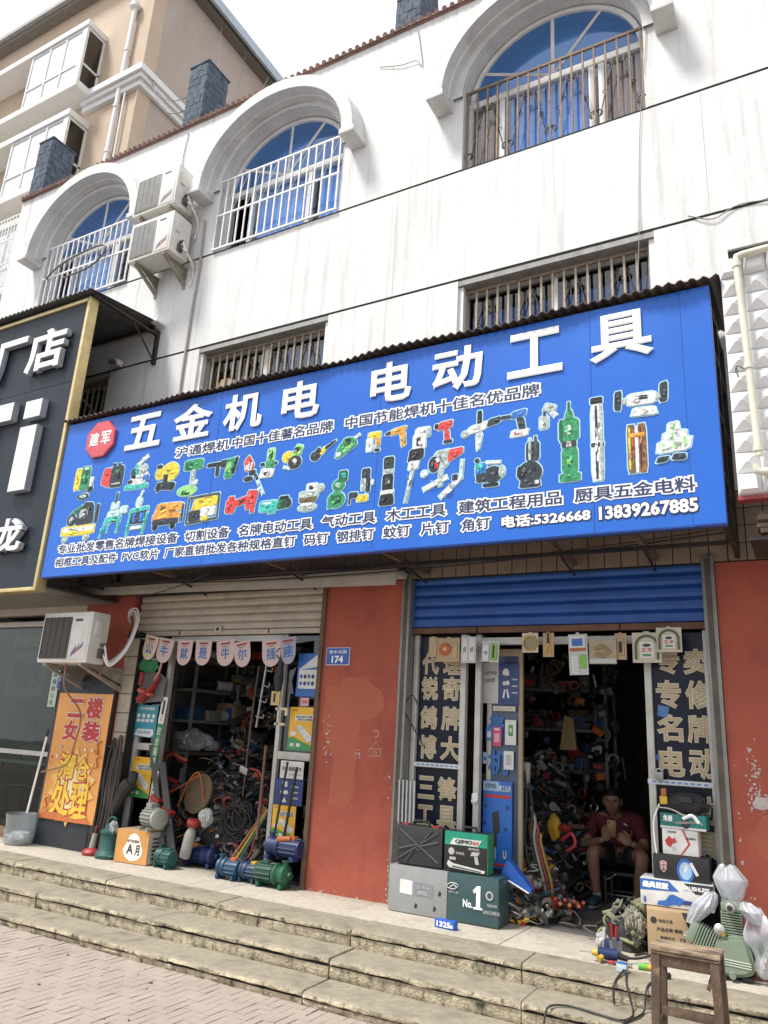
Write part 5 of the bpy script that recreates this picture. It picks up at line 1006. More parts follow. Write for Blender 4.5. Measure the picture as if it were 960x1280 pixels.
# posters and cards on the glass of the left shop
PY = F+.082
def poster(lab, x0, x1, z0, z1, y, bg, prims, cat='poster', name='poster', T=None, th=.003, group=None):
    b = MB(); b.bx(x0, x1, y-th, y, z0, z1, bg, 0, T); X = lambda u: x0+u*(x1-x0); Z = lambda v: z0+v*(z1-z0); k = 0
    for q in prims:
        k += 1; yy = y-th-.0008-k*.0003
        if q[0] == 'r': b.flat([(X(q[2]),Z(q[3])),(X(q[4]),Z(q[3])),(X(q[4]),Z(q[5])),(X(q[2]),Z(q[5]))], yy, q[1], T)
        elif q[0] == 'p': b.flat([(X(u),Z(v)) for u, v in q[2]], yy, q[1], T)
        elif q[0] == 'e': b.flat([(X(q[2]+q[4]*math.cos(a*.35)), Z(q[3]+q[5]*math.sin(a*.35))) for a in range(18)], yy, q[1], T)
        elif q[0] == 't': b.text(q[2], X(q[3]), X(q[5]), Z(q[4]), Z(q[6]), yy, q[1], q[7] if len(q) > 7 else .02, T=T)
    return tag(b.build(name), lab, cat, group)
m_w, m_k, m_y, m_g, m_b, m_bd, m_pk, m_t = mat('print_paper_white', (.62,.62,.60), .5), mat('print_black', (.03,.03,.035), .5), mat('print_yellow', (.70,.40,.03), .45), mat('print_green', (.05,.26,.08), .45), mat('print_blue', (.03,.13,.42), .45), mat('print_dark_blue', (.025,.05,.17), .4), mat('print_pink', (.66,.36,.38), .5), mat('print_teal', (.03,.24,.32), .45)
m_gy = mat('print_grey', (.42,.42,.41), .5); m_rd = mat('print_red', (.45,.04,.04), .45)
def socket_poster(lab, x0, x1, z0, z1, y, green=True):
    pr = [('t',m_rd,'公牛',.08,.90,.30,.96),('r',m_w,.22,.68,.94,.82),('t',m_k,'安全防过载',.26,.75,.90,.80,.03),('t',m_k,'更放心的插座',.34,.69,.92,.735,.03),('p',m_w,[(.30,.55),(.45,.60),(.95,.32),(.92,.22),(.78,.20)]),('p',m_gy,[(.30,.55),(.78,.20),(.80,.16),(.28,.50)]),('e',m_gy,.5,.48,.05,.02),('e',m_gy,.62,.40,.05,.02),('e',m_gy,.74,.33,.05,.02),('e',m_w,.2,.38,.12,.06)]
    if green: pr += [('p',m_g,[(0,.28),(.2,.30),(.5,.22),(1,.10),(1,0),(0,0)])]+[('r',m_w,.1+.25*k,.08,.25+.25*k,.16) for k in range(2)]
    return poster(lab, x0, x1, z0, z1, y, m_y, pr)
socket_poster('yellow and green socket poster right of the left doorway, above the rail', -4.437, -4.152, 1.475, 1.865, PY)
socket_poster('yellow socket poster below the blue poster at the right door post', -4.53, -4.27, .70, .985, PY-.01)
socket_poster('yellow socket poster behind black hoses at the left door post', -6.42, -6.13, .90, 1.30, PY)
poster('blue and white poster of tools with a curled corner by the pennants', -4.395, -4.144, 1.965, 2.37, PY, m_b, [('p',m_w,[(.05,.62),(.95,1),(.98,.70),(.6,.66)]),('r',m_w,.08,.18,.95,.62)]+[('e',m_k if k%2 else m_b,.2+.18*(k%4),.30+.16*(k//4),.07,.05) for k in range(8)]+[('p',m_b,[(0,.2),(.5,.08),(1,.2),(1,0),(0,0)])])
poster('small pink card under the blue tool poster', -4.33, -4.235, 1.878, 1.952, PY, m_pk, [('t',m_rd,'促销',.2,.3,.8,.7)], 'card', 'card')
poster('white card at the top of the dark blue poster by the right door post', -4.49, -4.226, 1.22, 1.375, PY-.006, m_w, [('t',m_gy,'公牛集团',.1,.8,.35,.9),('t',m_k,'安全插座超市',.08,.45,.92,.68,.02),('r',m_gy,.4,.2,.92,.28)], 'card', 'card')
poster('dark blue poster with white icons below the white card', -4.54, -4.22, .99, 1.214, PY, m_bd, [('e',m_w,.35,.85,.10,.07),('r',m_w,.28,.70,.45,.80),('e',m_w,.30,.48,.08,.08),('e',m_w,.42,.48,.08,.08),('p',m_w,[(.3,.1),(.38,.3),(.46,.1)])]+[('r',m_gy,.6,.25+.22*k,.85,.31+.22*k) for k in range(3)])
poster('teal poster with white icons hanging below the red bag', -6.49, -6.16, 1.50, 1.83, PY, m_t, [('e',m_w,.18+.22*k,.66,.07,.07) for k in range(4)]+[('r',m_w,.12+.2*k,.47,.27+.2*k,.56) for k in range(4)]+[('p',m_w,[(.1,.05),(.2,.25),(.9,.25),(.95,.1),(.8,.0)]),('t',m_w,'大功率转换器',.2,.84,.85,.94),('t',m_t,'抗电涌保护',.25,.10,.8,.20)])
poster('long green and white strip leaning on the left door leaf', -.04, .04, 0, .72, -.004, mat('strip_green', (.03,.20,.07), .4), [('r',m_w,0,.62,1,1),('t',m_rd,'公',.25,.66,.75,.74),('r',m_k,.3,.75,.7,.95)]+[('t',m_w,c,.2,.04+.14*k,.8,.15+.14*k) for k, c in enumerate('座插全安')], 'sign', 'strip_sign', Matrix.Translation((-6.10,F+.05,1.20)) @ Matrix.Rotation(.08,4,'Y'))
poster('white strip with black characters low on the left door leaf', -.035, .035, 0, .40, -.004, m_w, [('t',m_k,'厂',.2,.35,.8,.55),('t',m_k,'家',.2,.12,.8,.32)], 'sign', 'strip_sign', Matrix.Translation((-6.06,F+.06,.78)) @ Matrix.Rotation(.05,4,'Y'))
# hanging goods at the left door post
b = MB(); b.blob((-6.36,F+.04,2.25), (.14,.03,.085), mat('green_cloth', (.03,.19,.07), .8, var=.3), 3, .5, 3); b.blob((-6.30,F+.035,2.32), (.08,.025,.04), glass('clear_bag', (.75,.78,.8), .2, .12, .65, (.6,.63,.65)), 5, .5, 3); tag(b.build('packet'), 'green scarf in a clear bag hanging at the top of the left door post', 'packet')
t = thing('hanging_pack', 'red tool in clear packaging hanging at the left door post', 'packet', (-6.27,F+.03,1.84))
b = MB(); b.prism([(-6.46,1.84),(-6.07,1.87),(-6.05,2.10),(-6.15,2.17),(-6.40,2.17),(-6.42,2.05)], F+.03, F+.034, mat('pack_card', (.10,.10,.10), .4)); b.build('backing_card', t)
b = MB(); b.tube([(-6.36,F+.01,1.88),(-6.22,F-.005,1.98),(-6.13,F+.01,2.12)], [.075,.05,.025], M_redp, 10, flat=.5); b.tube([(-6.38,F+.005,1.98),(-6.20,F-.01,1.93)], [.05,.03], mat('salmon_plastic', (.60,.12,.10), .35), 10, flat=.6); b.tube([(-6.20,F,2.08),(-6.14,F,2.18),(-6.12,F,2.3)], .012, mat('pinkish_strap', (.5,.25,.22), .6), 6); b.build('tool', t)
b = MB(); b.tube([(-6.42,F+.025,2.03),(-6.41,F+.02,2.17)], .028, M_redp, 8); tag(b.build('sleeve'), 'red sleeve hanging behind the red tool pack', 'packet')
for k, (x, zt, lab) in enumerate(((-6.62,1.42,'tall black hose nearest the tiled jamb in the hose bundle'),(-6.57,1.33,'dusty black hose in the middle of the bundle by the tiled jamb'),(-6.53,1.45,'brown hose at the right of the bundle by the tiled jamb'),(-6.49,1.28,'short black hose at the right of the bundle by the tiled jamb'))):
    b = MB(); b.tube(spline([(x-.02,F-.10,P),(x+.015,F-.09,.75),(x-.01,F-.08,1.1),(x+.02,F-.07,zt),(x+.05,F-.07,zt+.02),(x+.07,F-.08,zt-.25),(x+.06,F-.10,.6)], 6), .014, M_blk if k != 2 else mat('brown_rubber', (.07,.045,.03), .6), 7); tag(b.build('hose'), lab, 'hose')
for k, (x, lab) in enumerate(((-6.78,'black ribbed hose standing furthest left in the gap beside the black board'),(-6.70,'second black hose standing beside the black board'),(-6.40,'thick black furled cover hanging in front of the yellow poster'))):
    b = MB()
    if k < 2: b.tube(spline([(x+.03,F-.08,P),(x+.01,F-.07,.8),(x+.05,F-.05,1.2),(x+.09,F-.06,1.37),(x+.16,F-.05,1.38)], 6), .018, M_blk, 8)
    else: b.tube(spline([(x-.14,F-.05,P+.25),(x-.06,F-.05,.75),(x+.06,F-.05,.98),(x+.13,F-.04,1.06),(x+.14,F-.04,1.16)], 6), [.03]*6+[.06]*6+[.075]*6+[.05]*6+[.02], M_blk, 9)
    tag(b.build('hose' if k < 2 else 'rolled_cover'), lab, 'hose' if k < 2 else 'cover')
b = MB(); b.torus((-4.53,F-.02,2.36), .05, .014, M_blk, (0,1,0), 16, 7, .2, 6.0); b.tube([(-4.52,F-.02,2.31),(-4.54,F-.02,2.12),(-4.53,F-.02,2.0)], [.02,.05,.03], M_blk, 8); b.bx(-4.60,-4.50,F-.03,F-.01,1.87,2.0, mat('old_yellow_tag', (.50,.36,.15), .7)); b.bx(-4.57,-4.55,F-.035,F-.03,1.9,1.98,M_blk)
tag(b.build('hanging_tool'), 'black ring handled tool with a yellow tag hanging by the right door post', 'tool')
b = MB(); mb_ = mat('cream_bracket', (.52,.47,.36), .5)
for z, w_ in ((1.84,.13),(1.70,.12)): b.bx(-4.56,-4.56+w_,F+.0,F+.02,z-.012,z+.012,mb_,.003)
b.bx(-4.535,-4.51,F+.0,F+.018,1.69,1.85,mb_,.003); b.bx(-4.45,-4.42,F+.002,F+.022,1.78,1.85,mb_,.003)
tag(b.build('hook_fixture'), 'cream hook fixture on the glass beside the upper yellow poster', 'hook')
for x0, x1, z0, z1, r, lab in ((-4.42,-4.36,.70,1.37,.011,'black rod leaning beside the dark blue poster'),(-4.61,-4.63,.68,1.50,.012,'brown rod leaning on the inner side of the right door post'),(-4.23,-4.33,1.33,.72,.013,'thick black rod leaning against the lower yellow poster')):
    b = MB(); b.cyl((x0,F-.03,z0), (x1,F+.0,z1), r, M_blk if 'black' in lab else mat('brown_rod', (.14,.08,.05), .6), 8); tag(b.build('rod'), lab, 'rod')
b = MB(); b.tube([(-4.83,F+.15,2.30),(-4.90,F+.17,1.66)], .012, M_chrome, 7)
for k in range(4): b.tube([(-4.84-.018*k,F+.14,2.22-.15*k),(-4.75-.018*k,F+.14,2.20-.15*k),(-4.745-.018*k,F+.14,2.235-.15*k)], .008, M_chrome, 6)
tag(b.build('display_hook'), 'chrome rack of stepped hooks hanging in the left doorway', 'hook')
b = MB(); b.tube([(-5.02,F+.27,2.27),(-5.05,F+.27,1.75),(-5.06,F+.27,1.0)], [.012,.012,.008], M_steel, 7); b.box((-5.07,F+.27,1.25), (.10,.04,.07), M_chrome, (.2,.3,0), .006); tag(b.build('hanging_rod'), 'long dark rod hanging in the left doorway above the blue pump', 'rod')
b = MB(); b.tube(spline([(-4.98,F+.25,1.27),(-4.84,F+.22,1.24),(-4.76,F+.18,1.1),(-4.75,F+.16,.8),(-4.78,F+.1,.5),(-4.86,F,P+.08)], 6), .012, M_redp, 7); tag(b.build('red_hose'), 'red hose curving down beside the right door post of the left shop', 'hose')
for dx, m, lab in ((0, mat('dull_yellow_stick', (.30,.22,.03), .5), 'yellow handled stick leaning behind the front pumps'), (.045, M_greenp, 'green stick leaning behind the front pumps'), (-.05, mat('dull_orange_lead', (.26,.09,.03), .6), 'orange stick leaning behind the front pumps')):
    b = MB(); b.cyl((-4.80+dx,5.98,P+.17), (-4.62+dx*.4,6.15,.93), .012, m, 7); tag(b.build('stick'), lab, 'stick')
b = MB(); b.tube([(-4.31,5.93,P+.385),(-4.18,5.93,P+.40)], [.028,.02], M_orp, 10); b.cyl((-4.21,5.93,P+.37),(-4.22,5.92,P+.33),.014,M_orp,8); tag(b.build('torch'), 'small orange hand tool lying on the deep blue pump', 'tool')
# ---- inside: shelves against the back and a heap of tools
def shelf(name, lab, x0, x1, y0, y1, zs, m):
    t = thing(name, lab, 'shelf', ((x0+x1)/2, (y0+y1)/2, P))
    for x in (x0, x1-.03):
        for y in (y0, y1-.03): b = MB(); b.bx(x, x+.03, y, y+.03, P, zs[-1]+.35, m); b.build('post', t)
    for z in zs: b = MB(); b.bx(x0+.003, x1-.003, y0-.004, y1-.002, z, z+.03, m); b.build('shelf_board', t)
    return t
M_shelf = mat('grey_shelf', (.20,.20,.19), .6, .2, var=.2)
shelf('shelf_rack', 'grey shelf rack stacked with dusty goods inside the left shop', -6.6, -4.4, 7.6, 8.1, (P+.3, .98, 1.33, 1.68, 2.03, 2.38), M_shelf)
rs = random.Random(21); kinds = ['kraft box', 'grey box', 'black case', 'white box', 'small machine']; cnt = 0
shelf('shelf_rack', 'grey side rack of dusty goods along the left inner wall', -6.63, -6.28, 6.75, 8.9, (P+.3, .98, 1.33, 1.68, 2.03, 2.38), M_shelf)
rq = random.Random(5)
for z, rn in ((.98,'lowest'),(1.33,'second'),(1.68,'third'),(2.03,'fourth'),(2.38,'top')):
    y = 6.82; k = 0
    while y < 7.7:
        w_, h_ = rq.uniform(.10,.22), rq.uniform(.10,.25); m = rq.choice([M_kraft, M_greym, M_blk, M_wcard, M_bluep, M_blk]); b = MB(); k += 1
        if rq.random() < .35: b.lathe([(.02,0),(.06,.0),(.065,.02),(.065,.15),(.045,.17),(.02,.172)], m, (-6.40, y+.02, z+.10), (0,1,0), 14); b.bx(-6.46,-6.34,y+.02,y+.14,z+.031,z+.045,M_blk); w_ = .17; nm = 'machine'
        else: b.bx(-6.58,-6.32+rq.uniform(-.04,.04),y,y+w_,z+.032,z+.032+h_,m,.004); b.bx(-6.40,-6.33,y-.006,y+.001,z+.05,z+.03+h_*.8,rq.choice([m_gy, m_b, m_rd, m_y])); nm = 'box'
        tag(b.build(nm), 'dusty %s on the %s board of the side rack, place %d from the door' % (nm, rn, k), nm, 'goods on the side rack of the left shop'); y += w_+rq.uniform(.01,.05)
rowname = {.98:'lowest shelf in view', 1.33:'second shelf', 1.68:'third shelf', 2.03:'fourth shelf', 2.38:'top shelf'}
for z in (1.33, 1.68, 2.03, 2.38):
    x = -6.5; k = 0
    while x < -4.6:
        w_ = rs.uniform(.12,.30); h_ = rs.uniform(.10,.26); ty = rs.randrange(4); m = (M_kraft, M_greym, M_blk, M_wcard)[ty]; d_ = rs.uniform(.15,.35); b = MB()
        if rs.random() < .25:
            for q in range(3): b.lathe([(.03,0),(.035,.01),(.035,.14),(.014,.17),(.014,.2)], (M_wcard, M_greym, M_bluep)[q], (x+.04+q*.075, 7.72, z+.032), n=12)
            nm, what, w_ = 'bottle', 'row of bottles', .24
        elif rs.random() < .35:
            b.lathe([(.02,0),(.07,.0),(.075,.02),(.075,.16),(.05,.18)], m, (x, 7.75, z+.11), (1,0,0), 14); b.bx(x+.02, x+.15, 7.70, 7.80, z+.031, z+.06, M_blk); nm, what, w_ = 'machine', ('brown','grey','black','pale')[ty]+' small motor', .2
        else:
            b.bx(x, x+w_, 7.62, 7.62+d_, z+.032, z+.032+h_, m, .004); b.bx(x+w_*.15, x+w_*.8, 7.612, 7.6205, z+.032+h_*.3, z+.032+h_*.75, (m_gy, m_rd, m_b, m_y)[rs.randrange(4)]); nm, what = 'box', ('brown','grey','black','white')[ty]+' box'
        k += 1; tag(b.build(nm), '%s on the %s, place %d from its left end' % (what, rowname[z], k), 'box' if nm == 'box' else nm, 'goods on the rack in the left shop'); x += w_+rs.uniform(.01,.05)
def heap(name, lab, cx, cy, z0, rx, ry, h, n, seed, cols):
    """an uncountable tangle of small tools, parts, offcuts and leads"""
    b = MB(); r = random.Random(seed)
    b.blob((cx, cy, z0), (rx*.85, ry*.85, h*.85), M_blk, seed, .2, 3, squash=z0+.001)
    for _ in range(n):
        a = r.uniform(0, 2*math.pi); q = math.sqrt(r.random()); x, y = cx+rx*q*math.cos(a), cy+ry*q*math.sin(a); z = z0+h*(1-q*q)*r.uniform(.75,1.1)+.02
        m = r.choice(cols); k = r.random(); s = r.uniform(.02,.06); e = (r.uniform(-1,1), r.uniform(-1,1), r.uniform(0,6.3))
        if k < .35: b.box((x,y,z), (s*2.2,s*.9,s*.7), m, e, s*.12)
        elif k < .6:
            v = Vector((r.uniform(-1,1), r.uniform(-1,1), r.uniform(-.4,.6))).normalized()*s*2; b.tube([Vector((x,y,z))-v, Vector((x,y,z)), Vector((x,y,z))+v], [s*.35,s*.42,s*.2], m, 8)
        elif k < .75: b.torus((x,y,z), s*.9, s*.2, m, (r.uniform(-1,1), r.uniform(-1,1), r.uniform(.1,1)), 12, 5)
        elif k < .88:
            p = [Vector((x,y,z))]
            for _ in range(5): p.append(p[-1]+Vector((r.uniform(-.09,.09), r.uniform(-.08,.08), r.uniform(-.05,.05))))
            b.tube(spline(p, 4), .006, m, 5)
        else: b.lathe([(.005,0),(s*.7,.0),(s*.75,s*.3),(s*.4,s*.4),(s*.35,s*.9),(.005,s)], m, (x,y,z), (r.uniform(-1,1), r.uniform(-1,1), r.uniform(-.2,1)), 10)
    return tag(b.build(name), lab, 'heap', None, 'stuff')
def clutter(name, lab, x0, x1, y0, y1, z0, z1, n, seed, cols):
    """goods crammed on boards and hooks, too many and too dim to count"""
    b = MB(); r = random.Random(seed)
    for _ in range(n):
        x, y, z = r.uniform(x0,x1), r.uniform(y0,y1), r.uniform(z0,z1); m = r.choice(cols); s = r.uniform(.025,.07); k = r.random()
        if k < .4: b.box((x,y,z), (s*1.6,s,s*1.2), m, (r.uniform(-.3,.3),r.uniform(-.3,.3),r.uniform(0,3)), s*.1)
        elif k < .6: b.tube([(x,y,z),(x+r.uniform(-.03,.03),y,z-s*3)], s*.3, m, 7)
        elif k < .75: b.torus((x,y,z), s*.9, s*.18, m, (r.uniform(-.4,.4),1,r.uniform(-.3,.3)), 14, 5)
        else: b.lathe([(.005,0),(s*.6,.0),(s*.6,s*1.3),(s*.3,s*1.6),(.005,s*1.6)], m, (x,y,z), (r.uniform(-1,1),r.uniform(-.5,.5),r.uniform(-.2,1)), 9)
    return tag(b.build(name), lab, 'goods', None, 'stuff')
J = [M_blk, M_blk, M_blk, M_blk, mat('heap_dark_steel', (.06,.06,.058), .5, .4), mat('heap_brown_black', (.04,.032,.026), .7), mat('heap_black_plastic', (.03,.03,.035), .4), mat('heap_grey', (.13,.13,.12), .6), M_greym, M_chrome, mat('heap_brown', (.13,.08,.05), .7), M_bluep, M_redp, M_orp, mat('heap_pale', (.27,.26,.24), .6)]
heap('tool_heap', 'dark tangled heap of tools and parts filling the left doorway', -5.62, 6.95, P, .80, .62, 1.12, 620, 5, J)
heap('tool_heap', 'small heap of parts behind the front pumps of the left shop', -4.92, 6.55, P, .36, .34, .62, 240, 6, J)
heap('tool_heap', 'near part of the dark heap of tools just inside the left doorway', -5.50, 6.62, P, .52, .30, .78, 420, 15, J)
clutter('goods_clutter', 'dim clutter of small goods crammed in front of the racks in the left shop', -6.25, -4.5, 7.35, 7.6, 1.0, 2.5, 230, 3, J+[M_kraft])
b = MB(); b.bag((-6.22,6.75,1.50), (.22,.12,.13), glass('grey_bag', (.6,.62,.64), .2, .15, .35, (.30,.31,.32)), 4, .4, .2); tag(b.build('plastic_bag'), 'crumpled grey plastic bag on top of the left heap', 'bag')
t = thing('bow_saw', 'red handled pliers lying below the grey plastic bag', 'tool', (-6.3,6.7,1.25))
for q in (0, 1): b = MB(); b.tube(spline([(-6.50,6.62,1.25+.03*q),(-6.35,6.58,1.33+.02*q),(-6.2,6.58,1.30-.02*q),(-6.12,6.6,1.27)], 5), .022, M_redp if q else M_orp, 8); b.build('handle', t)
t = thing('frame_saw', 'red and blue framed tool leaning in the middle of the left heap', 'tool', (-6.19,6.5,.93))
b = MB(); b.tube([(-6.30,6.42,1.12),(-6.05,6.42,1.06),(-6.12,6.42,.96),(-6.28,6.42,1.02),(-6.30,6.42,1.12)], .022, M_redp, 7); b.build('frame', t)
b = MB(); b.tube([(-6.26,6.42,1.09),(-6.15,6.42,1.03)], .035, M_bluep, 8); b.build('motor', t)
b = MB(); b.lathe([(.005,0),(.195,.0),(.20,.012),(.20,.03),(.005,.034)], mat('cardboard_disc', (.16,.11,.07), .85, var=.2), (-5.72,6.42,.97), (-.15,-1,.25), 30); disc = b.build('cable_drum'); tag(disc, 'round brown cardboard drum with orange cord in the left heap', 'drum')
b = MB(); b.tube(spline([(-5.95,6.36,.83),(-5.82,6.35,1.10),(-5.70,6.34,1.18),(-5.63,6.35,1.02),(-5.60,6.36,.85)], 6), .009, M_orp, 6); b.tube(spline([(-6.1,6.36,.95),(-5.9,6.36,1.05),(-5.70,6.34,1.16)], 6), .008, M_orp, 6); tag(b.build('cord'), 'orange cord looped over the brown cardboard drum', 'cord')
for p, q, r, m, lab in (((-6.18,6.1,1.42),(-5.75,6.0,P+.16),.035,mat('dark_grey_bar', (.085,.085,.085), .5, .3),'long grey jack bar leaning left in the left doorway'),((-6.00,6.12,1.25),(-5.60,6.0,P+.12),.045,mat('dark_bar', (.05,.05,.05), .5, .3),'thick dark bar leaning beside the grey jack bar')):
    t = thing('jack_bar', lab, 'bar', (q[0],q[1],q[2])); b = MB(); b.tube([p, q], r, m, 4); b.build('beam', t); v = Vector(q)-Vector(p)
    b = MB(); b.box(Vector(p)+v*.55, (.13,.09,.05), M_redp if 'grey' in lab else M_chrome, (0,.5,0), .006); b.build('clamp', t)
b = MB(); b.tube(spline([(-5.98,6.0,.86),(-6.02,5.97,.75),(-5.95,5.96,.55),(-5.88,5.95,P+.06)], 6), .015, M_redp, 8); tag(b.build('red_lever'), 'red lever hanging on the leaning jack bars', 'lever')
b = MB()
for k in range(13): b.torus((-5.06+rnd.uniform(-.05,.05),6.22+k*.012,.80+rnd.uniform(-.10,.07)), .13+rnd.uniform(-.045,.04), .009, M_blk, (rnd.uniform(-.35,.35),1,rnd.uniform(-.3,.3)), 28, 6, sx=rnd.uniform(.6,1.0))
tag(b.build('cable_coil'), 'big coil of black cable standing behind the front pumps', 'cable')
t = thing('hand_blower', 'white headed cylinder tool standing in front of the left heap', 'tool', (-5.55,6.1,P+.02))
b = MB(); b.lathe([(.05,0),(.055,.02),(.055,.22),(.04,.26),(.02,.30)], mat('pale_plastic', (.34,.33,.31), .4), (-5.52,6.08,P+.08), (.2,0,1), 16); b.build('body', t)
b = MB(); b.lathe([(.06,0),(.07,.03),(.06,.06)], M_redp, (-5.46,6.08,P+.37), (.2,0,1), 16); b.build('cap', t)
b = MB(); b.bag((-5.32,6.1,.80), (.075,.06,.09), mat('white_rag', (.40,.40,.39), .8), 9, .4, .25); tag(b.build('rag'), 'white rag beside the red capped tool in the left heap', 'rag')
# ------------------------------------------------------------------ packets hanging from the head rail of the right shop
def packet(lab, x0, x1, z0, z1, y, m, fn, tilt=0):
    t = thing('packet', lab, 'packet', ((x0+x1)/2, y, z0), 'packets hanging from the head rail of the right doorway')
    T = Matrix.Translation(((x0+x1)/2, y, (z0+z1)/2)) @ Matrix.Rotation(tilt, 4, 'Y'); hx, hz = (x1-x0)/2, (z1-z0)/2
    b = MB(); b.prism([(-hx,-hz),(hx,-hz),(hx,hz*.92),(hx*.2,hz*.92),(hx*.15,hz),(-hx*.15,hz),(-hx*.2,hz*.92),(-hx,hz*.92)], -.003, .003, m, T); b.build('card', t)
    b = MB(); fn(b, hx, hz, T); b.build('contents', t); return t
m_cl = mat('card_buff', (.40,.29,.17), .5); m_clr = mat('blister_plastic', (.40,.43,.42), .15, coat=.5)
def f_y(b, hx, hz, T): b.bx(-hx*.7,-hx*.3,-.012,-.003,-hz*.8,hz*.7,M_yel,.003,T); b.bx(hx*.1,hx*.6,-.01,-.003,-hz*.8,hz*.7,M_bronze,.003,T)
def f_heart(b, hx, hz, T): b.torus((0,-.008,0), hz*.42, .020, M_orp, (0,1,0), 18, 7, sx=1.1); b.bx(-hz*.2,hz*.2,-.012,-.003,-hz*.3,hz*.3,mat('peach_plastic', (.62,.30,.16), .4),.01,T); b.bx(hx*.5,hx*.9,-.008,-.003,-hz*.6,hz*.5,m_cl,.003,T)
def f_white(b, hx, hz, T):
    for s in (-.5, .45): b.bx(hx*(s-.35),hx*(s+.35),-.008,-.003,-hz*.85,hz*.8,m_w,.003,T); b.text('水平', hx*(s-.2),hx*(s+.2),-hz*.3,hz*.2,-.0095,m_k,.02,T=T)
def f_green(b, hx, hz, T): b.bx(hx*.1,hx*.8,-.012,-.003,-hz*.8,hz*.7,mat('lime_plastic', (.20,.42,.05), .4),.004,T); b.bx(-hx*.85,-hx*.1,-.014,-.003,-hz*.95,hz*.6,m_w,.012,T); b.text('卡', -hx*.7,-hx*.25,-hz*.4,0,-.0155,m_b,.03,T=T); b.bx(hx*.3,hx*.5,-.014,-.011,-hz*.6,hz*.5,M_blk,0,T)
def f_circ(b, hx, hz, T): b.torus((0,-.006,0), hz*.55, .010, M_bronze, (0,1,0), 22, 6); b.lathe([(.002,0),(hz*.5,0),(hz*.5,.004),(.002,.005)], mat('brush_disc', (.28,.24,.15), .6), (0,-.004,0), (0,-1,0), 22)
def f_pliers(b, hx, hz, T): b.tube([(-hx*.2,-.008,hz*.8),(0,-.008,hz*.2),(-hx*.4,-.008,-hz*.8)], .008, M_yel, 6); b.tube([(hx*.2,-.008,hz*.8),(0,-.008,hz*.2),(hx*.4,-.008,-hz*.8)], .008, M_yel, 6); b.tube([(0,-.009,hz*.2),(.0,-.009,hz*.85)], .010, M_blk, 6)
def f_tall(b, hx, hz, T):
    b.bx(-hx*.85,hx*.8,-.014,-.003,hz*.25,hz*.85,m_w,.003,T); b.bx(-hx*.6,hx*.55,-.016,-.013,hz*.35,hz*.7,m_b,0,T); b.bx(-hx*.85,hx*.8,-.016,-.005,hz*.12,hz*.26,M_orp,.003,T); b.bx(-hx*.7,hx*.0,-.010,-.003,-hz*.95,-hz*.1,m_w,.003,T); b.bx(hx*.15,hx*.8,-.012,-.003,-hz*.7,-hz*.05,mat('lime_plastic', (.2,.42,.05)),.003,T)
    for k in range(5): b.bx(-hx*.55,-hx*.15,-.0115,-.0095,-hz*.85+k*.022,-hz*.80+k*.022,m_gy,0,T)
def f_bag(b, hx, hz, T): b.tube([(-hx*.6,-.01,hz*.2),(0,-.012,hz*.35),(hx*.5,-.012,0),(0,-.012,-hz*.35),(-hx*.5,-.012,-.1*hz)], .016, m_cl, 7); b.bx(-hx*.95,hx*.95,-.006,-.003,-hz*.95,-hz*.6,m_clr,0,T)
def f_tape(b, hx, hz, T): b.bx(-hx*.6,hx*.6,-.012,-.003,-hz*.7,hz*.6,m_cl,.004,T); b.bx(-hx*.3,hx*.3,-.014,-.011,-hz*.5,hz*.3,M_blk,0,T)
def f_fan(b, hx, hz, T):
    arc = [(-hx*.75,-.010,-hz*.8)]+[(hx*.75*-math.cos(a*math.pi/12),-.010,hz*.05+hz*.65*math.sin(a*math.pi/12)) for a in range(13)]+[(hx*.75,-.010,-hz*.8)]
    b.tube([T @ Vector(p) for p in arc], .008, mat('olive_hose', (.07,.11,.04), .5), 7); b.bx(-hx*.5,hx*.5,-.008,-.003,-hz*.7,hz*.35,m_w,.003,T)
    b.flat([(hx*.3*math.cos(a*.5),hz*.1+hx*.12*math.sin(a*.5)) for a in range(12)], -.0085, m_k, T); b.text('五羊', -hx*.4,hx*.4,-hz*.35,-hz*.05,-.009,m_rd,.02,T=T); b.bx(-hx*.3,hx*.3,-.009,-.0078,-hz*.6,-hz*.45,m_g,0,T)
packet('brown packet with yellow strips hanging furthest left on the rail', -2.94, -2.865, 2.32, 2.50, F-.03, m_cl, f_y)
packet('brown packet with a peach heart shaped ring hanging on the rail', -2.86, -2.65, 2.28, 2.49, F-.03, m_cl, lambda b, hx, hz, T: None)
for o_ in ALLCH(bpy.data.objects['packet.001']):
    if o_.name.startswith('contents'): bpy.data.objects.remove(o_)
b = MB(); T_ = Matrix.Translation((-2.755, F-.03, 2.385)); b.torus((-2.785,F-.038,2.385), .036, .017, M_orp, (0,1,0), 18, 7, sx=1.15); b.bx(-2.81,-2.76,F-.043,F-.033,2.36,2.41,mat('peach_plastic', (.62,.30,.16), .4),.008); b.bx(-2.72,-2.67,F-.042,F-.033,2.31,2.45,m_cl,.003); b.build('contents', bpy.data.objects['packet.001'])
packet('pack of two white strips hanging beside the brown packets', -2.635, -2.50, 2.27, 2.50, F-.03, m_clr, f_white)
packet('pack with lime and white tools hanging over the inner poster', -2.46, -2.305, 2.28, 2.465, F+.0, m_clr, f_green, .05)
packet('square card with a round brass ring hanging on the rail', -2.095, -1.96, 2.355, 2.52, F-.03, mat('card_cream', (.55,.48,.38), .5), lambda b, hx, hz, T: (b.bx(-.05,.05,-.006,-.003,-.06,.05,mat('brush_disc', (.28,.24,.15), .6),.002,T), b.tube([T @ Vector((.055*math.cos(a*.4),-.010,-.008+.055*math.sin(a*.4))) for a in range(17)], .008, M_bronze, 6)))
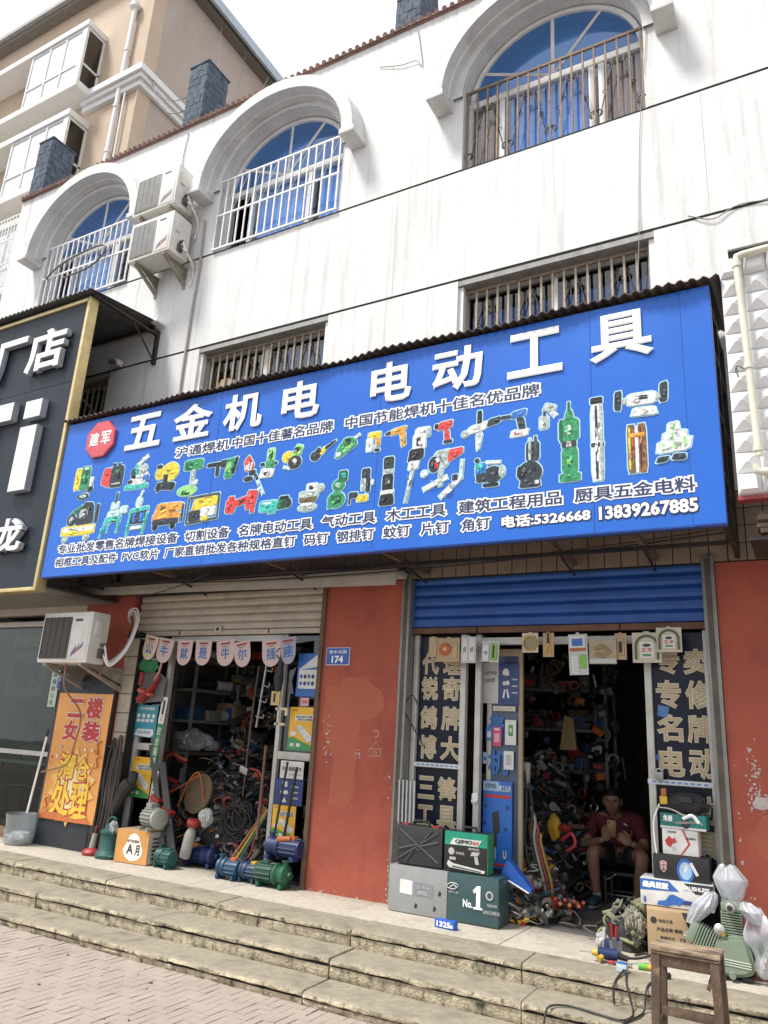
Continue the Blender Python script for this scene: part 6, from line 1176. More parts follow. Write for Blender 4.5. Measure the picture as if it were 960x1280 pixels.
packet('pair of yellow pliers carded and hanging on the rail', -1.92, -1.83, 2.32, 2.52, F-.03, m_cl, lambda b, hx, hz, T: (b.tube([T @ Vector(p) for p in ((-.01,-.008,.08),(0,-.008,.02),(-.02,-.008,-.08))], .008, M_yel, 6), b.tube([T @ Vector(p) for p in ((.01,-.008,.08),(0,-.008,.02),(.02,-.008,-.08))], .008, M_yel, 6), b.tube([T @ Vector((0,-.012,.01)), T @ Vector((0,-.012,.085))], .010, M_blk, 6)))
packet('long pack with blue, orange and lime contents hanging mid rail', -1.71, -1.56, 2.18, 2.51, F-.03, m_clr, f_tall, -.03)
packet('wide brown bagged part hanging right of the long pack', -1.55, -1.34, 2.265, 2.455, F-.03, mat('card_tan', (.36,.30,.20), .5), lambda b, hx, hz, T: (b.tube([T @ Vector(p) for p in ((-.06,-.012,.02),(0,-.014,.04),(.055,-.014,0),(0,-.014,-.04),(-.05,-.012,-.02))], .015, mat('bronze_part', (.30,.22,.11), .5), 7), b.bx(-.1,.1,-.006,-.003,-.09,-.055,m_clr,0,T)))
packet('narrow carded tool hanging behind the brown bagged part', -1.355, -1.268, 2.30, 2.51, F-.01, m_cl, f_tape)
packet('card with an arched hose, lower left of the arched pair', -1.22, -1.01, 2.275, 2.51, F-.03, mat('card_fan', (.50,.46,.36), .5), f_fan)
packet('card with an arched hose, upper right of the arched pair', -1.04, -.86, 2.35, 2.54, F-.05, mat('card_fan', (.50,.46,.36)), f_fan)
# ------------------------------------------------------------------ inner door leaf with posters, machine poster, cards
lf2 = thing('door_leaf', 'open glass door leaf plastered with blue posters inside the right doorway', 'door', (-2.38, F+.25, P)); LY = F+.24
b = MB(); b.bx(-2.50,-2.46,LY,LY+.04,P+.01,2.42,M_alu,.004); b.bx(-2.22,-2.185,LY,LY+.04,P+.01,2.42,mat('tan_edge', (.33,.26,.17), .6),.004); b.bx(-2.459,-2.221,LY+.002,LY+.038,P+.01,P+.1,M_alu); b.bx(-2.459,-2.221,LY+.002,LY+.038,2.36,2.42,mat('tan_edge', (.33,.26,.17))); b.build('frame', lf2)
b = MB(); b.bx(-2.46,-2.22,LY+.015,LY+.022,P+.1,2.36,mat('blue_grey_pane', (.06,.09,.15), .2)); b.build('glass_panel', lf2)
b = MB(); mbl = mat('sky_blue_letter', (.03,.13,.40), .4); b.text('青', -2.475,-2.345,1.655,1.86,LY-.003,mbl,.03); b.text('机', -2.475,-2.31,1.39,1.58,LY-.003,mbl,.03); b.build('blue_lettering', lf2)
poster('pale grey poster with dark characters high on the open door leaf', -2.53, -2.395, 1.96, 2.30, LY-.012, mat('pale_grey_print', (.48,.48,.47), .5), [('t',m_k,'公牛安全',.12,.70,.9,.80),('t',m_k,'LED灯',.15,.52,.8,.62)])
poster('dark blue poster with white icons high on the open door leaf', -2.392, -2.215, 1.95, 2.295, LY-.008, m_bd, [('p',m_w,[(.2,.72),(.5,.70),(.52,.80),(.42,.88),(.3,.88),(.18,.80)]),('e',m_w,.28,.52,.09,.05),('e',m_w,.45,.53,.09,.06),('p',m_w,[(.18,.18),(.28,.38),(.34,.36),(.28,.16)]),('p',m_w,[(.45,.16),(.38,.38),(.46,.38),(.55,.18)])]+[('r',m_gy,.66,.28+.16*k,.95,.31+.16*k) for k in range(3)])
poster('narrow cream strip under the pair of posters on the door leaf', -2.44, -2.24, 1.90, 1.94, LY-.016, mat('card_cream', (.55,.48,.38)), [('r',m_gy,.1,.3,.9,.6)], 'card', 'card')
poster('pink payment card on the open door leaf', -2.44, -2.365, 1.615, 1.77, LY-.012, mat('hot_pink_print', (.55,.06,.16), .4), [('r',m_w,.18,.82,.82,.92),('r',m_pk,.2,.2,.8,.66)], 'card', 'card')
poster('small blue payment card left of the pink one', -2.50, -2.445, 1.66, 1.77, LY-.012, mat('cyan_print', (.04,.20,.48), .4), [('r',m_w,.2,.2,.8,.65)], 'card', 'card')
poster('white card with a green square on the open door leaf', -2.33, -2.235, 1.63, 1.83, LY-.012, m_w, [('r',m_g,.3,.35,.72,.80),('r',m_w,.42,.50,.60,.68)], 'card', 'card')
poster('white card with grey print below the green square card', -2.34, -2.255, 1.435, 1.58, LY-.012, m_w, [('r',m_gy,.2,.25,.8,.8)], 'card', 'card')
poster('pale blue sticker at the left edge of the open door leaf', -2.525, -2.485, 1.47, 1.56, LY-.012, mat('pale_blue_print', (.30,.45,.62), .5), [('r',m_b,.2,.3,.8,.6)], 'sticker', 'sticker')
poster('bright blue poster of a drill stand low on the open door leaf', -2.515, -2.265, .68, 1.34, LY-.014, mat('machine_poster_blue', (.025,.14,.50), .4), [('r',mat('pale_blue_print', (.30,.45,.62)),0,.88,.55,.99),('t',m_k,'优质电钻',.08,.91,.45,.97),('r',m_rd,.05,.80,.95,.84),('t',m_w,'精工品质',.55,.88,.95,.95),('p',m_k,[(.32,.62),(.55,.66),(.60,.40),(.38,.38)]),('r',m_k,.38,.22,.50,.40),('r',m_k,.30,.30,.42,.36),('r',m_gy,.43,.10,.47,.24),('t',m_w,'U',.72,.12,.82,.20,.04),('r',m_rd,.4,.03,.95,.06)]+[('e',m_bd,u,v,.05,.025) for u, v in ((.1,.7),(.85,.7),(.08,.5),(.8,.45),(.1,.25))])
# ------------------------------------------------------------------ stack at the left of the right doorway
t = thing('metal_box', 'grey and dark green metal tool box marked No.1 on the platform', 'box', (-2.66, 5.9, P))
b = MB(); b.bx(-3.13,-2.625,5.83,6.06,P+.004,P+.335,mat('pale_steel_paint', (.30,.31,.31), .45, .3, var=.08, dirt=(.2,.2,.19), dirt_amt=.4),.004); b.build('steel_half', t)
b = MB(); b.bx(-2.622,-2.21,5.832,6.06,P+.004,P+.335,mat('dark_green_box', (.035,.075,.080), .4, var=.1),.004); b.build('green_half', t)
b = MB(); y = 5.8265; b.text('No.', -2.49,-2.415,P+.115,P+.165,y,M_wl,.03); b.flat([(-2.385,P+.11),(-2.352,P+.11),(-2.352,P+.27),(-2.378,P+.27),(-2.412,P+.235),(-2.402,P+.215),(-2.385,P+.228)], y-.001, M_wl); b.bx(-2.405,-2.335,y-.002,y-.001,P+.11,P+.125,M_wl); b.text('名牌电动工具有限公司', -2.33,-2.20+.0,P+.09,P+.115,y,m_gy,.01); b.text('中国驰名商标', -2.30,-2.22,P+.14,P+.16,y,m_gy,.01)
b.flat([(-2.28+.03*math.cos(a*.35), P+.215+.032*math.sin(a*.35)) for a in range(18)], y-.001, m_gy); b.flat([(-2.28+.018*math.cos(a*.35), P+.215+.02*math.sin(a*.35)) for a in range(18)], y-.002, mat('dark_green_box', (.035,.075,.080)))
b.tube([(-2.58+.045*math.cos(a*.5)*(1+.2*math.sin(a)), y, P+.245+.022*math.sin(a*.5)) for a in range(14)], .004, m_gy, 4); b.tube([(-2.60,y,P+.235),(-2.57,y,P+.255),(-2.545,y,P+.235)], .006, m_gy, 4); b.text('锋利工具', -2.62+.01,-2.53,P+.195,P+.212,y,m_gy,.01); b.build('white_print', t)
b = MB(); b.flat([(-3.03,P+.14),(-2.92,P+.135),(-2.92,P+.235),(-3.03,P+.24)], 5.828, m_w); b.flat([(-2.91,P+.135),(-2.74,P+.13),(-2.74,P+.225),(-2.91,P+.23)], 5.8285, mat('label_grey', (.20,.22,.24), .4)); b.text('型号A', -2.88,-2.77,P+.185,P+.21,5.8265,m_gy,.01); b.text('电钻', -2.87,-2.79,P+.145,P+.175,5.8265,m_gy,.02)
for px, pz in ((-2.70,P+.16),(-2.90,P+.05),(-2.74,P+.05)): b.flat([(px,pz),(px+.02,pz-.005),(px+.03,pz+.02),(px+.01,pz+.035)], 5.828, M_blk)
b.build('paper_label', t)
t = thing('tool_case', 'black moulded tool case with crossed ribs on the grey metal box', 'tool case', (-2.89, 5.9, P+.34))
b = MB(); b.bx(-3.10,-2.69,5.86,5.98,P+.342,P+.635,mat('black_case', (.026,.027,.029), .5, var=.15, bump=.3, bscale=200),.022); b.build('shell', t)
b = MB()
for p, q in (((-3.07,P+.38),(-2.72,P+.60)),((-3.07,P+.60),(-2.72,P+.38)),((-3.07,P+.45),(-2.9,P+.50)),((-2.72,P+.53),(-2.9,P+.48)),((-3.0,P+.37),(-2.93,P+.47)),((-2.78,P+.61),(-2.87,P+.51))): b.cyl((p[0],5.858,p[1]), (q[0],5.858,q[1]), .009, mat('case_rib', (.05,.05,.052), .5), 6)
b.torus((-2.895,5.856,P+.49), .03, .006, mat('case_rib', (.05,.05,.052)), (0,1,0), 14, 5); b.build('rib', t)
b = MB(); b.tube(spline([(-2.97,5.91,P+.63),(-2.96,5.91,P+.665),(-2.84,5.91,P+.665),(-2.83,5.91,P+.63)], 4), .010, M_blk, 7); b.build('handle', t)
for x in (-3.03, -2.76): b = MB(); b.bx(x-.03,x+.03,5.87,5.92,P+.62,P+.645,M_redp,.005); b.build('latch', t)
t = thing('drill_box', 'black and green printed drill box on the dark green metal box', 'box', (-2.50, 5.9, P+.34)); T = Matrix.Translation((-2.50,5.93,P+.338)) @ Matrix.Rotation(.06,4,'Z')
b = MB(); b.bx(-.175,.175,-.06,.08,0,.29,mat('printed_black', (.018,.018,.02), .35),.003,T); b.bx(.1735,.178,-.058,.078,.002,.288,mat('print_leaf_green', (.05,.30,.11), .4),0,T); b.build('carton', t)
b = MB(); b.bx(-.173,.173,-.0625,-.058,.19,.288,mat('print_sea_green', (.01,.27,.17), .4),0,T); b.prism([(-.13,.195),(.10,.195),(.13,.24),(-.10,.24)], -.065, -.0615, m_w, T); b.text('QIMO', -.085,.055,.203,.232,-.0665,m_k,.05,T=T); b.text('启目', .06,.105,.205,.23,-.0665,m_rd,.03,T=T); b.text('锂电钻', .02,.11,.165,.183,-.064,m_gy,.02,T=T)
b.flat([(-.115+.025*math.cos(a*.35), .145+.026*math.sin(a*.35)) for a in range(18)], -.064, m_gy, T); b.text('充电钻', -.08,-.01,.125,.145,-.064,m_gy,.02,T=T); b.bx(-.13,-.08,-.0632,-.0605,.085,.105,m_gy,0,T)
b.prism([(.04,.125),(.10,.13),(.115,.155),(.05,.155)], -.064,-.061, m_gy, T); b.prism([(.07,.125),(.095,.125),(.11,.07),(.08,.07)], -.064,-.061, m_gy, T)
b.prism([(-.15,.05),(-.13,.03),(.15,.012),(.16,.03),(-.10,.06),(-.14,.08)], -.064,-.061, m_w, T); b.prism([(-.11,.045),(.13,.024),(.12,.018),(-.10,.035)], -.0655,-.063, m_k, T); b.build('printed_face', t)
b = MB(); b.tube([(-2.53,5.92,P+.63),(-2.53,5.92,P+.66),(-2.43,5.92,P+.66),(-2.43,5.92,P+.63)], .010, M_blk, 6); b.build('handle', t)
b = MB(); T = Matrix.Translation((-2.52,5.60,P)) @ Matrix.Rotation(-.1,4,'Z'); b.bx(-.08,.08,-.03,.03,.001,.055,mat('small_blue_box', (.02,.10,.48), .4),.003,T); b.text('1325', -.06,.05,.012,.045,-.0325,M_wl,.04,T=T); b.text('5', .05,.072,.012,.03,-.0325,M_wl,.04,T=T)
tag(b.build('small_box'), 'tiny bright blue box lying in front of the No.1 metal box', 'box')
for k in range(5): b = MB(); b.cyl((-3.14+.035*k,F-.07,P+.64), (-3.165+.035*k,F-.03,1.30), .010, M_chrome, 8); tag(b.build('rod'), ['leftmost of the five bright rods standing behind the black tool case', 'second from left of the five bright rods behind the black tool case', 'middle one of the five bright rods behind the black tool case', 'fourth from left of the five bright rods behind the black tool case', 'rightmost of the five bright rods behind the black tool case'][k], 'rod', 'bright rods behind the tool case')
b = MB(); b.tube(spline([(-3.11,F+.0,1.78),(-3.17,F-.01,1.88),(-3.10,F-.01,2.0),(-3.04,F-.005,1.92)], 4), .006, M_blk, 5); b.tube([(-3.15,F-.005,1.84),(-2.97,F-.005,1.58)], .006, M_blk, 5); tag(b.build('wire_hook'), 'black wire hanger hooked over the gold characters on the left glass', 'hanger')
b = MB(); b.blob((-2.53,F+.08,1.20), (.03,.03,.045), M_wl, 5, .4, 2); tag(b.build('tissue_roll'), 'white paper twist stuck to the inner door frame', 'paper')
# ------------------------------------------------------------------ inside the right shop, left side: leads, heap, bright tools
J2 = J+[M_yel, mat('heap_black_plastic', (.03,.03,.035)), M_chrome, M_blk, M_greym, mat('heap_pale', (.27,.26,.24)), mat('heap_tan', (.20,.15,.10), .7)]
heap('tool_heap', 'heap of small parts, leads and tools spilling down the left side inside the right shop', -2.19, 6.56, P, .30, .46, .40, 520, 31, J2)
heap('tool_heap', 'taller dark heap of machines behind the small parts in the right shop', -2.40, 7.45, P, .50, .60, 1.15, 620, 33, J)
for k, (m, dx, lab) in enumerate(((mat('dull_red_lead', (.20,.03,.025), .6),-.03,'red lead hanging in the bundle by the open door leaf'),(M_blk,0,'front black lead hanging in the bundle by the open door leaf'),(M_blk,.04,'rear black lead hanging in the bundle by the open door leaf'),(mat('dull_orange_lead', (.26,.09,.03), .6),-.05,'orange lead hanging in the bundle by the open door leaf'),(M_greym,.06,'grey lead hanging in the bundle by the open door leaf'),(mat('dull_red_lead', (.20,.03,.025)),.08,'second red lead hanging nearest the heap by the door leaf'),(mat('dull_yellow_lead', (.26,.18,.04), .6),.10,'yellow lead hanging nearest the heap by the door leaf'))):
    b = MB(); z0 = 1.52-.09*k; b.tube(spline([(-2.20+dx,6.36,z0),(-2.17+dx*1.2,6.34,1.25-.05*k),(-2.18+dx*1.3,6.33,.9),(-2.12+dx*1.5,6.34,.62),(-2.10+dx*1.2,6.40,P+.15)], 5), .011, m, 6); tag(b.build('lead'), lab, 'cable')
b = MB(); b.box((-2.20,6.42,1.40), (.055,.05,.20), mat('pale_grip', (.40,.38,.35), .5), (0,.05,0), .008); tag(b.build('tool_grip'), 'pale grey block handle hanging at the top of the lead bundle', 'tool')
t = thing('dust_brush', 'bright blue scoop tool propped on the heap beside the No.1 box', 'tool', (-2.15,6.05,.58))
b = MB(); b.prism([(-2.27,.69),(-2.225,.78),(-2.20,.77),(-2.03,.60),(-2.04,.575),(-2.07,.58),(-2.26,.66)], 6.04, 6.12, mat('bright_blue_plastic', (.02,.10,.42), .35)); b.build('scoop', t)
b = MB(); b.tube([(-2.27,6.035,.665),(-2.05,6.035,.572)], .006, M_wl, 5); b.build('edge_strip', t)
for c, r, m, nm, lab in (((-2.13,6.95,.97),(.055,.04,.11),M_yel,'glove','yellow rubber glove hanging over the right shop heap'),((-2.02,6.9,.98),(.05,.04,.035),M_redp,'tool','small red tool above the heap, right of the yellow glove'),((-2.29,6.85,.95),(.04,.04,.07),M_orp,'tool','orange block tool left of the yellow glove'),((-2.22,6.7,.80),(.10,.05,.06),M_bluep,'tool','blue cased tool in the heap under the orange block')):
    b = MB(); b.blob(c, r, m, 6, .25, 3); tag(b.build(nm), lab, 'glove' if nm == 'glove' else 'tool')
b = MB(); b.tube(spline([(-2.05,6.9,.88),(-1.96,6.88,.94),(-1.93,6.88,.86),(-2.0,6.88,.80)], 5), .016, mat('salmon_red', (.45,.05,.06), .4), 8); tag(b.build('curved_tool'), 'curved red tool handle lying right of the yellow glove', 'handle')
b = MB()
for k in range(7): b.tube([(-1.93+.03*k,6.30+.02*k,P+.12+.02*(k%3)), (-1.90+.035*k,6.22,P+.20-.03*(k%2))], .014, M_orp if k%2 else M_redp, 6)
tag(b.build('pliers_bunch'), 'bunch of orange and red plier handles at the foot of the heap', 'pliers')
b = MB(); b.prism([(-2.18,1.62),(-2.02,1.62),(-2.05,1.90),(-2.13,1.93)], 7.3, 7.34, mat('tan_cloth', (.22,.16,.08), .8)); tag(b.build('sack'), 'tan cloth sack hanging on the dim inner wall', 'sack')
shelf('shelf_rack', 'dim shelf rack along the back of the right shop', -3.2, -1.9, 8.0, 8.4, (P+.3, 1.0, 1.4, 1.8, 2.2), M_shelf)
rs = random.Random(77)
for z, rn in ((1.4,'lower'),(1.8,'middle'),(2.2,'upper')):
    x = -3.1; k = 0
    while x < -2.05:
        w_, h_ = rs.uniform(.10,.22), rs.uniform(.08,.22); m = rs.choice([mat('shaded_kraft', (.13,.09,.055), .9), mat('shaded_grey', (.08,.08,.075), .9), M_blk, mat('shaded_pale', (.20,.19,.17), .9)]); b = MB(); k += 1  # box colours darkened to imitate the dim light at the back
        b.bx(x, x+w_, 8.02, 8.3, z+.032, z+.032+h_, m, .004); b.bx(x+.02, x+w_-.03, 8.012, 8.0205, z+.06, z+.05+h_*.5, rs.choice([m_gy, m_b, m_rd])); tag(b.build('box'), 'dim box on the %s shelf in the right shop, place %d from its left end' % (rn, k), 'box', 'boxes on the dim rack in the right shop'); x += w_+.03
clutter('goods_clutter', 'dim clutter of goods hanging and stacked before the back rack of the right shop', -3.2, -1.75, 7.75, 8.0, .9, 2.6, 260, 9, J+[M_blk, mat('shaded_grey', (.08,.08,.075)), mat('shaded_kraft', (.13,.09,.055))])
# ------------------------------------------------------------------ stack of boxes at the right of the doorway
def carton(lab, x0, x1, y0, y1, z0, z1, m, fn, rz=0, cat='box'):
    cx, cy = (x0+x1)/2, (y0+y1)/2; t = thing('carton', lab, cat, (cx, cy, z0)); T = Matrix.Translation((cx,cy,z0)) @ Matrix.Rotation(rz,4,'Z'); hx, hy, h = (x1-x0)/2, (y1-y0)/2, z1-z0
    b = MB(); b.bx(-hx,hx,-hy,hy,.001,h-.001,m,.004,T); b.build('body', t)
    b = MB(); fn(b, hx, hy, h, T); b.build('printed_face', t); return t
def pf(b, poly, hy, m, T, k=0): b.flat(poly, -hy-.0015-.0008*k, m, T)
def f_kraft(b, hx, hy, h, T):
    b.torus((0,0,0), .001, .0005, m_k, (0,1,0), 6, 3) if False else None
    pf(b, [(-hx*.72+.02*math.cos(a*.5), h*.80+.02*math.sin(a*.5)) for a in range(13)], hy, m_k, T); b.text('电动工具', -hx*.5,hx*.1,h*.77,h*.83,-hy-.002,m_k,.02,T=T); b.text('产品名称 规格', -hx*.6,hx*.5,h*.60,h*.67,-hy-.002,m_k,.03,T=T)
    for k in range(3): b.text('数量重量体积'[k*2:k*2+2]+'尺寸', -hx*.45,hx*.15,h*(.44-.12*k),h*(.51-.12*k),-hy-.002,m_k,.03,T=T); b.text('12', hx*.4,hx*.62,h*(.44-.12*k),h*(.51-.12*k),-hy-.002,m_k,.03,T=T)
    pf(b, [(hx*.5,h),(hx*.75,h),(hx,h*.45),(hx,h*.62)], hy, m_k, T)
def f_saw(b, hx, hy, h, T):
    pf(b, [(-hx,h*.97),(-hx*.2,h*.97),(.02,h*.62),(-hx,h*.55)], hy, m_b, T); b.text('经典巨献', -hx*.92,-hx*.22,h*.66,h*.88,-hy-.003,M_wl,.06,T=T); pf(b, [(.05,h*.97),(hx,h*.97),(hx,h*.60),(.12,h*.60)], hy, m_k, T); b.text('BRUSHLESS', hx*.2,hx*.9,h*.72,h*.86,-hy-.003,M_wl,.04,T=T)
    pf(b, [(-hx*.55,h*.05),(-hx*.25,h*.03),(-hx*.1,h*.12),(.02,h*.10),(.05,h*.35),(-.02,h*.5),(-hx*.2,h*.45),(-hx*.3,h*.25),(-hx*.5,h*.2)], hy, m_b, T, 3); pf(b, [(.03,h*.16),(hx*.75,h*.20),(hx*.78,h*.30),(.05,h*.33)], hy, m_bd, T, 4); pf(b, [(-hx*.92,h*.1),(-hx*.85,h*.1),(-hx*.85,h*.3),(-hx*.9,h*.34)], hy, m_b, T, 3)
def f_black(b, hx, hy, h, T):
    s = [(-hx*.75,h*.70),(-hx*.62,h*.76),(-hx*.5,h*.70),(-hx*.52,h*.40),(-hx*.62,h*.26),(-hx*.73,h*.40)]; pf(b, s, hy, m_pk, T); pf(b, [(-hx*.62+(x+hx*.62)*.78, h*.52+(z-h*.52)*.78) for x, z in s], hy, m_k, T, 1); b.text('53', -hx*.70,-hx*.55,h*.42,h*.56,-hy-.004,m_pk,.04,T=T); pf(b, [(-hx*.72,h*.60),(-hx*.52,h*.60),(-hx*.53,h*.66),(-hx*.71,h*.66)], hy, m_pk, T, 2)
    pf(b, [(hx*.15+.055*math.cos(a*.35), h*.42+.075*math.sin(a*.35)) for a in range(18)], hy, m_b, T); pf(b, [(hx*.16+.04*math.cos(a*.35), h*.42+.055*math.sin(a*.35)) for a in range(18)], hy, mat('pale_blue_print', (.30,.45,.62)), T, 1); pf(b, [(hx*.1,h*.3),(hx*.25,h*.5),(hx*.22,h*.75),(hx*.12,h*.55)], hy, m_w, T, 2); pf(b, [(hx*.3,h*.75),(hx*.4,h*.8),(hx*.62,h*.3),(hx*.52,h*.25)], hy, m_w, T, 3); b.text('电刨', -.0+hx*.05,hx*.25,h*.84,h*.93,-hy-.003,m_b,.04,T=T)
def f_wr(b, hx, hy, h, T):
    pf(b, [(hx*.1,h),(hx*.2,h),(hx*.55,h*.45),(hx*.05,0),(-hx*.05,0),(hx*.42,h*.45)], hy, m_rd, T); b.flat([(hx*.97,0),(hx,0),(hx,h),(hx*.97,h)], -hy-.002, m_rd, T)
    pf(b, [(-hx*.85,h*.52),(-hx*.6,h*.72),(-hx*.45,h*.60),(-hx*.3,h*.66),(-hx*.2,h*.50),(-hx*.45,h*.42),(-hx*.55,h*.28),(-hx*.75,h*.35)], hy, m_rd, T, 2); pf(b, [(-hx*.5,h*.28),(-hx*.3,h*.36),(-hx*.25,h*.22),(-hx*.42,h*.18)], hy, m_gy, T, 2)
    b.text('工匠电机', -hx*.7,-hx*.2,h*.84,h*.92,-hy-.003,m_k,.02,T=T); b.text('角磨机', hx*.35,hx*.85,h*.64,h*.71,-hy-.003,m_k,.02,T=T)
def f_teal(b, hx, hy, h, T): b.text('角磨', -hx*.85,-hx*.45,h*.45,h*.85,-hy-.002,M_wl,.03,T=T); pf(b, [(-hx,0),(hx,0),(hx,h*.14),(-hx,h*.14)], hy, m_w, T); pf(b, [(.02+.03*math.cos(a*.35), h*.4+.035*math.sin(a*.35)) for a in range(18)], hy, m_k, T, 1); pf(b, [(-.06,h*.45),(.10,h*.62),(.12,h*.50),(-.04,h*.32)], hy, M_greym, T, 2)
carton('brown kraft carton with black print at the bottom of the right stack', -1.165, -.88, 5.74, 6.02, P, P+.31, M_kraft, f_kraft, .20)
carton('white and blue chainsaw box on the brown kraft carton', -1.205, -.745, 5.86, 6.10, P+.313, P+.478, m_w, f_saw, .06)
carton('black box with a blue tool picture in the middle of the right stack', -1.12, -.76, 5.90, 6.09, P+.480, P+.632, mat('printed_black', (.018,.018,.02)), f_black, .04)
carton('white box with a red tool picture on the black box', -1.055, -.82, 5.93, 6.09, P+.634, P+.80, m_w, f_wr, .02)
carton('teal box with a white edge near the top of the right stack', -1.06, -.76, 5.93, 6.10, P+.802, P+.90, mat('teal_card', (.02,.17,.16), .45), f_teal, -.05)
b = MB(); b.blob((-.90,5.98,1.30), (.16,.09,.075), mat('black_canvas', (.02,.02,.022), .8), 12, .35, 3, 2, 1.242); b.bx(-.93,-.84,5.88,5.90,1.31,1.35,M_blk,.006); tag(b.build('tool_bag'), 'crumpled black bag on top of the right stack', 'bag')
b = MB(); b.tube(spline([(-1.08,5.88,1.27),(-.98,5.87,1.265),(-.90,5.86,1.235),(-.84,5.86,1.23),(-.78,5.87,1.18)], 5), .012, mat('pale_strap', (.45,.44,.38), .7), 6, flat=.4); b.tube(spline([(-.90,5.86,1.21),(-.84,5.855,1.235),(-.80,5.86,1.19)], 5), .012, M_wl, 6); tag(b.build('strap'), 'pale strap draped between the black bag and the teal box', 'strap')
t = thing('tape_measure', 'orange and yellow tape tool hanging at the left of the black bag', 'tool', (-1.03,5.93,1.30))
b = MB(); b.bx(-1.055,-1.005,5.90,5.935,1.29,1.345,M_yel,.008); b.build('case', t)
b = MB(); b.bx(-1.045,-1.01,5.90,5.93,1.346,1.395,M_orp,.006); b.build('clip', t)
b = MB(); b.tube(spline([(-1.06,5.91,1.29),(-1.10,5.90,1.18),(-1.10,5.90,1.05),(-1.09,5.90,.97)], 5), .005, M_wl, 5); tag(b.build('string'), 'white string hanging at the left of the right hand box stack', 'string')
# ------------------------------------------------------------------ compressor head with plastic bags
cp = thing('compressor_pump', 'sage green finned compressor head half wrapped in plastic bags', 'compressor', (-.62, 5.72, P))
M_sage = mat('sage_green_cast', (.20,.25,.185), .45, .1, var=.10, dirt=(.12,.14,.10), dirt_amt=.4); cy = 5.72
b = MB(); prof = [(-.725,.36),(-.715,.50),(-.68,.555),(-.56,.57),(-.53,.555),(-.505,.46),(-.495,.40),(-.52,.365),(-.60,.345),(-.69,.345)]

for _ in range(2): prof = [tuple(Vector(a).lerp(Vector(d), f)) for a, d in zip(prof, prof[1:]+prof[:1]) for f in (.2, .8)]
b.prism([(x, z+.01) for x, z in prof], cy-.10, cy+.12, M_sage); inn = [(-.61+(x+.61)*.86, .46+(z-.46)*.86+.01) for x, z in prof]; b.prism(inn, cy-.125, cy-.099, M_sage); inn2 = [(-.61+(x+.61)*.80, .46+(z-.46)*.80+.01) for x, z in prof]; b.prism(inn2, cy-.135, cy-.124, M_sage)
for k in range(3): b.cyl((-.70,cy-.136,.425+.014*k), (-.515,cy-.136,.418+.014*k), .004, mat('pale_sage', (.34,.38,.30), .5), 6)
b.cyl((-.70,cy-.13,.415),(-.70,cy-.16,.415),.018,M_sage,12); b.cyl((-.62,cy-.13,.375),(-.62,cy-.16,.372),.020,M_sage,12); b.build('crankcase', cp)
def fins(name, o, d, L_, r, n):
    b = MB(); d = Vector(d).normalized(); o = Vector(o); b.cyl(o, o+d*L_, r*.62, M_groove, 16)
    q = d.to_track_quat('Z','Y'); 
    for k in range(n):
        c = o+d*(L_*(k+.5)/n); T = Matrix.Translation(c) @ q.to_matrix().to_4x4(); b.bx(-r,r,-r,r,-.0045,.0045,M_sage,0,T)
    T = Matrix.Translation(o+d*(L_+.02)) @ q.to_matrix().to_4x4(); b.bx(-r*.95,r*.95,-r*.95,r*.95,-.02,.03,M_sage,.008,T)
    for sx_ in (-1,1):
        for sy_ in (-1,1): b.cyl(T @ Vector((sx_*r*.7,sy_*r*.7,.03)), T @ Vector((sx_*r*.7,sy_*r*.7,.045)), .011, M_chrome, 6)
    return b.build(name, cp)
fins('cylinder', (-.615,cy,.57), (.0,0,1), .135, .062, 9); fins('cylinder', (-.70,cy,.49), (-.95,0,.42), .14, .062, 9); fins('cylinder', (-.53,cy,.49), (.95,0,.42), .15, .062, 9)
b = MB(); b.lathe([(.01,0),(.03,.0),(.032,.03),(.012,.04)], M_chrome, (-.685,cy-.08,.60), (0,-1,.2), 14); b.lathe([(.006,0),(.014,.0),(.014,.03)], M_bronze, (-.66,cy-.10,.585), (0,-1,0), 10); b.build('valve', cp)
b = MB(); b.lathe([(.02,0),(.03,.01),(.03,.05),(.02,.055)], M_chrome, (-.615,cy-.065,.735), (0,-1,0), 14); b.cyl((-.615,cy-.12,.735),(-.615,cy-.125,.735),.016,M_blk,12); b.build('intake', cp)
b = MB()
for x in (-.685,-.545): b.bx(x-.03,x+.03,cy-.10,cy+.14,P+.001,.362,M_blk,.004)
b.bx(-.52,-.44,cy-.06,cy+.06,P+.001,P+.012,M_chrome,.003); b.build('mount', cp)
M_poly = glass('white_polythene', (.80,.82,.86), .15, .25, .52, (.66,.68,.72))
def crumple(c, r, seed, amp=.55):
    b = MB(); b.bag(c, r, M_poly, seed, amp, .16); return b
tag(MB().sack((-.62,5.82,.745), (.085,.07), .21, M_poly, 3, 8, (-.01,0)).build('plastic_bag'), 'clear plastic bag puffed up behind the compressor head', 'bag')
tag(MB().sack((-.86,5.74,.60), (.062,.065), .19, M_poly, 6, 7, (.13,0)).build('plastic_bag'), 'white plastic bag draped over the left cylinder of the compressor', 'bag')
b = MB(); n, mz = 10, 14; vs = []
for i in range(n+1):
    for j in range(mz+1):
        u, v = i/n, j/mz; x = -.555+.13*u+.05*v+.02*math.sin(v*9+u*5); z = .755-.36*v*(.85+.2*math.sin(u*3)); vs.append((x, 5.61-.03*math.sin(u*8+v*3)-.02*math.sin(v*14+u*4)+.05*(1-v), z))
b.add(vs, [(i*(mz+1)+j, i*(mz+1)+j+1, (i+1)*(mz+1)+j+1, (i+1)*(mz+1)+j) for i in range(n) for j in range(mz)], M_poly, True); b.sack((-.47,5.66,.66), (.06,.06), .11, M_poly, 9, 6, (-.06,0))
tag(b.build('plastic_bag'), 'white plastic sheet hanging down the right side of the compressor', 'bag')
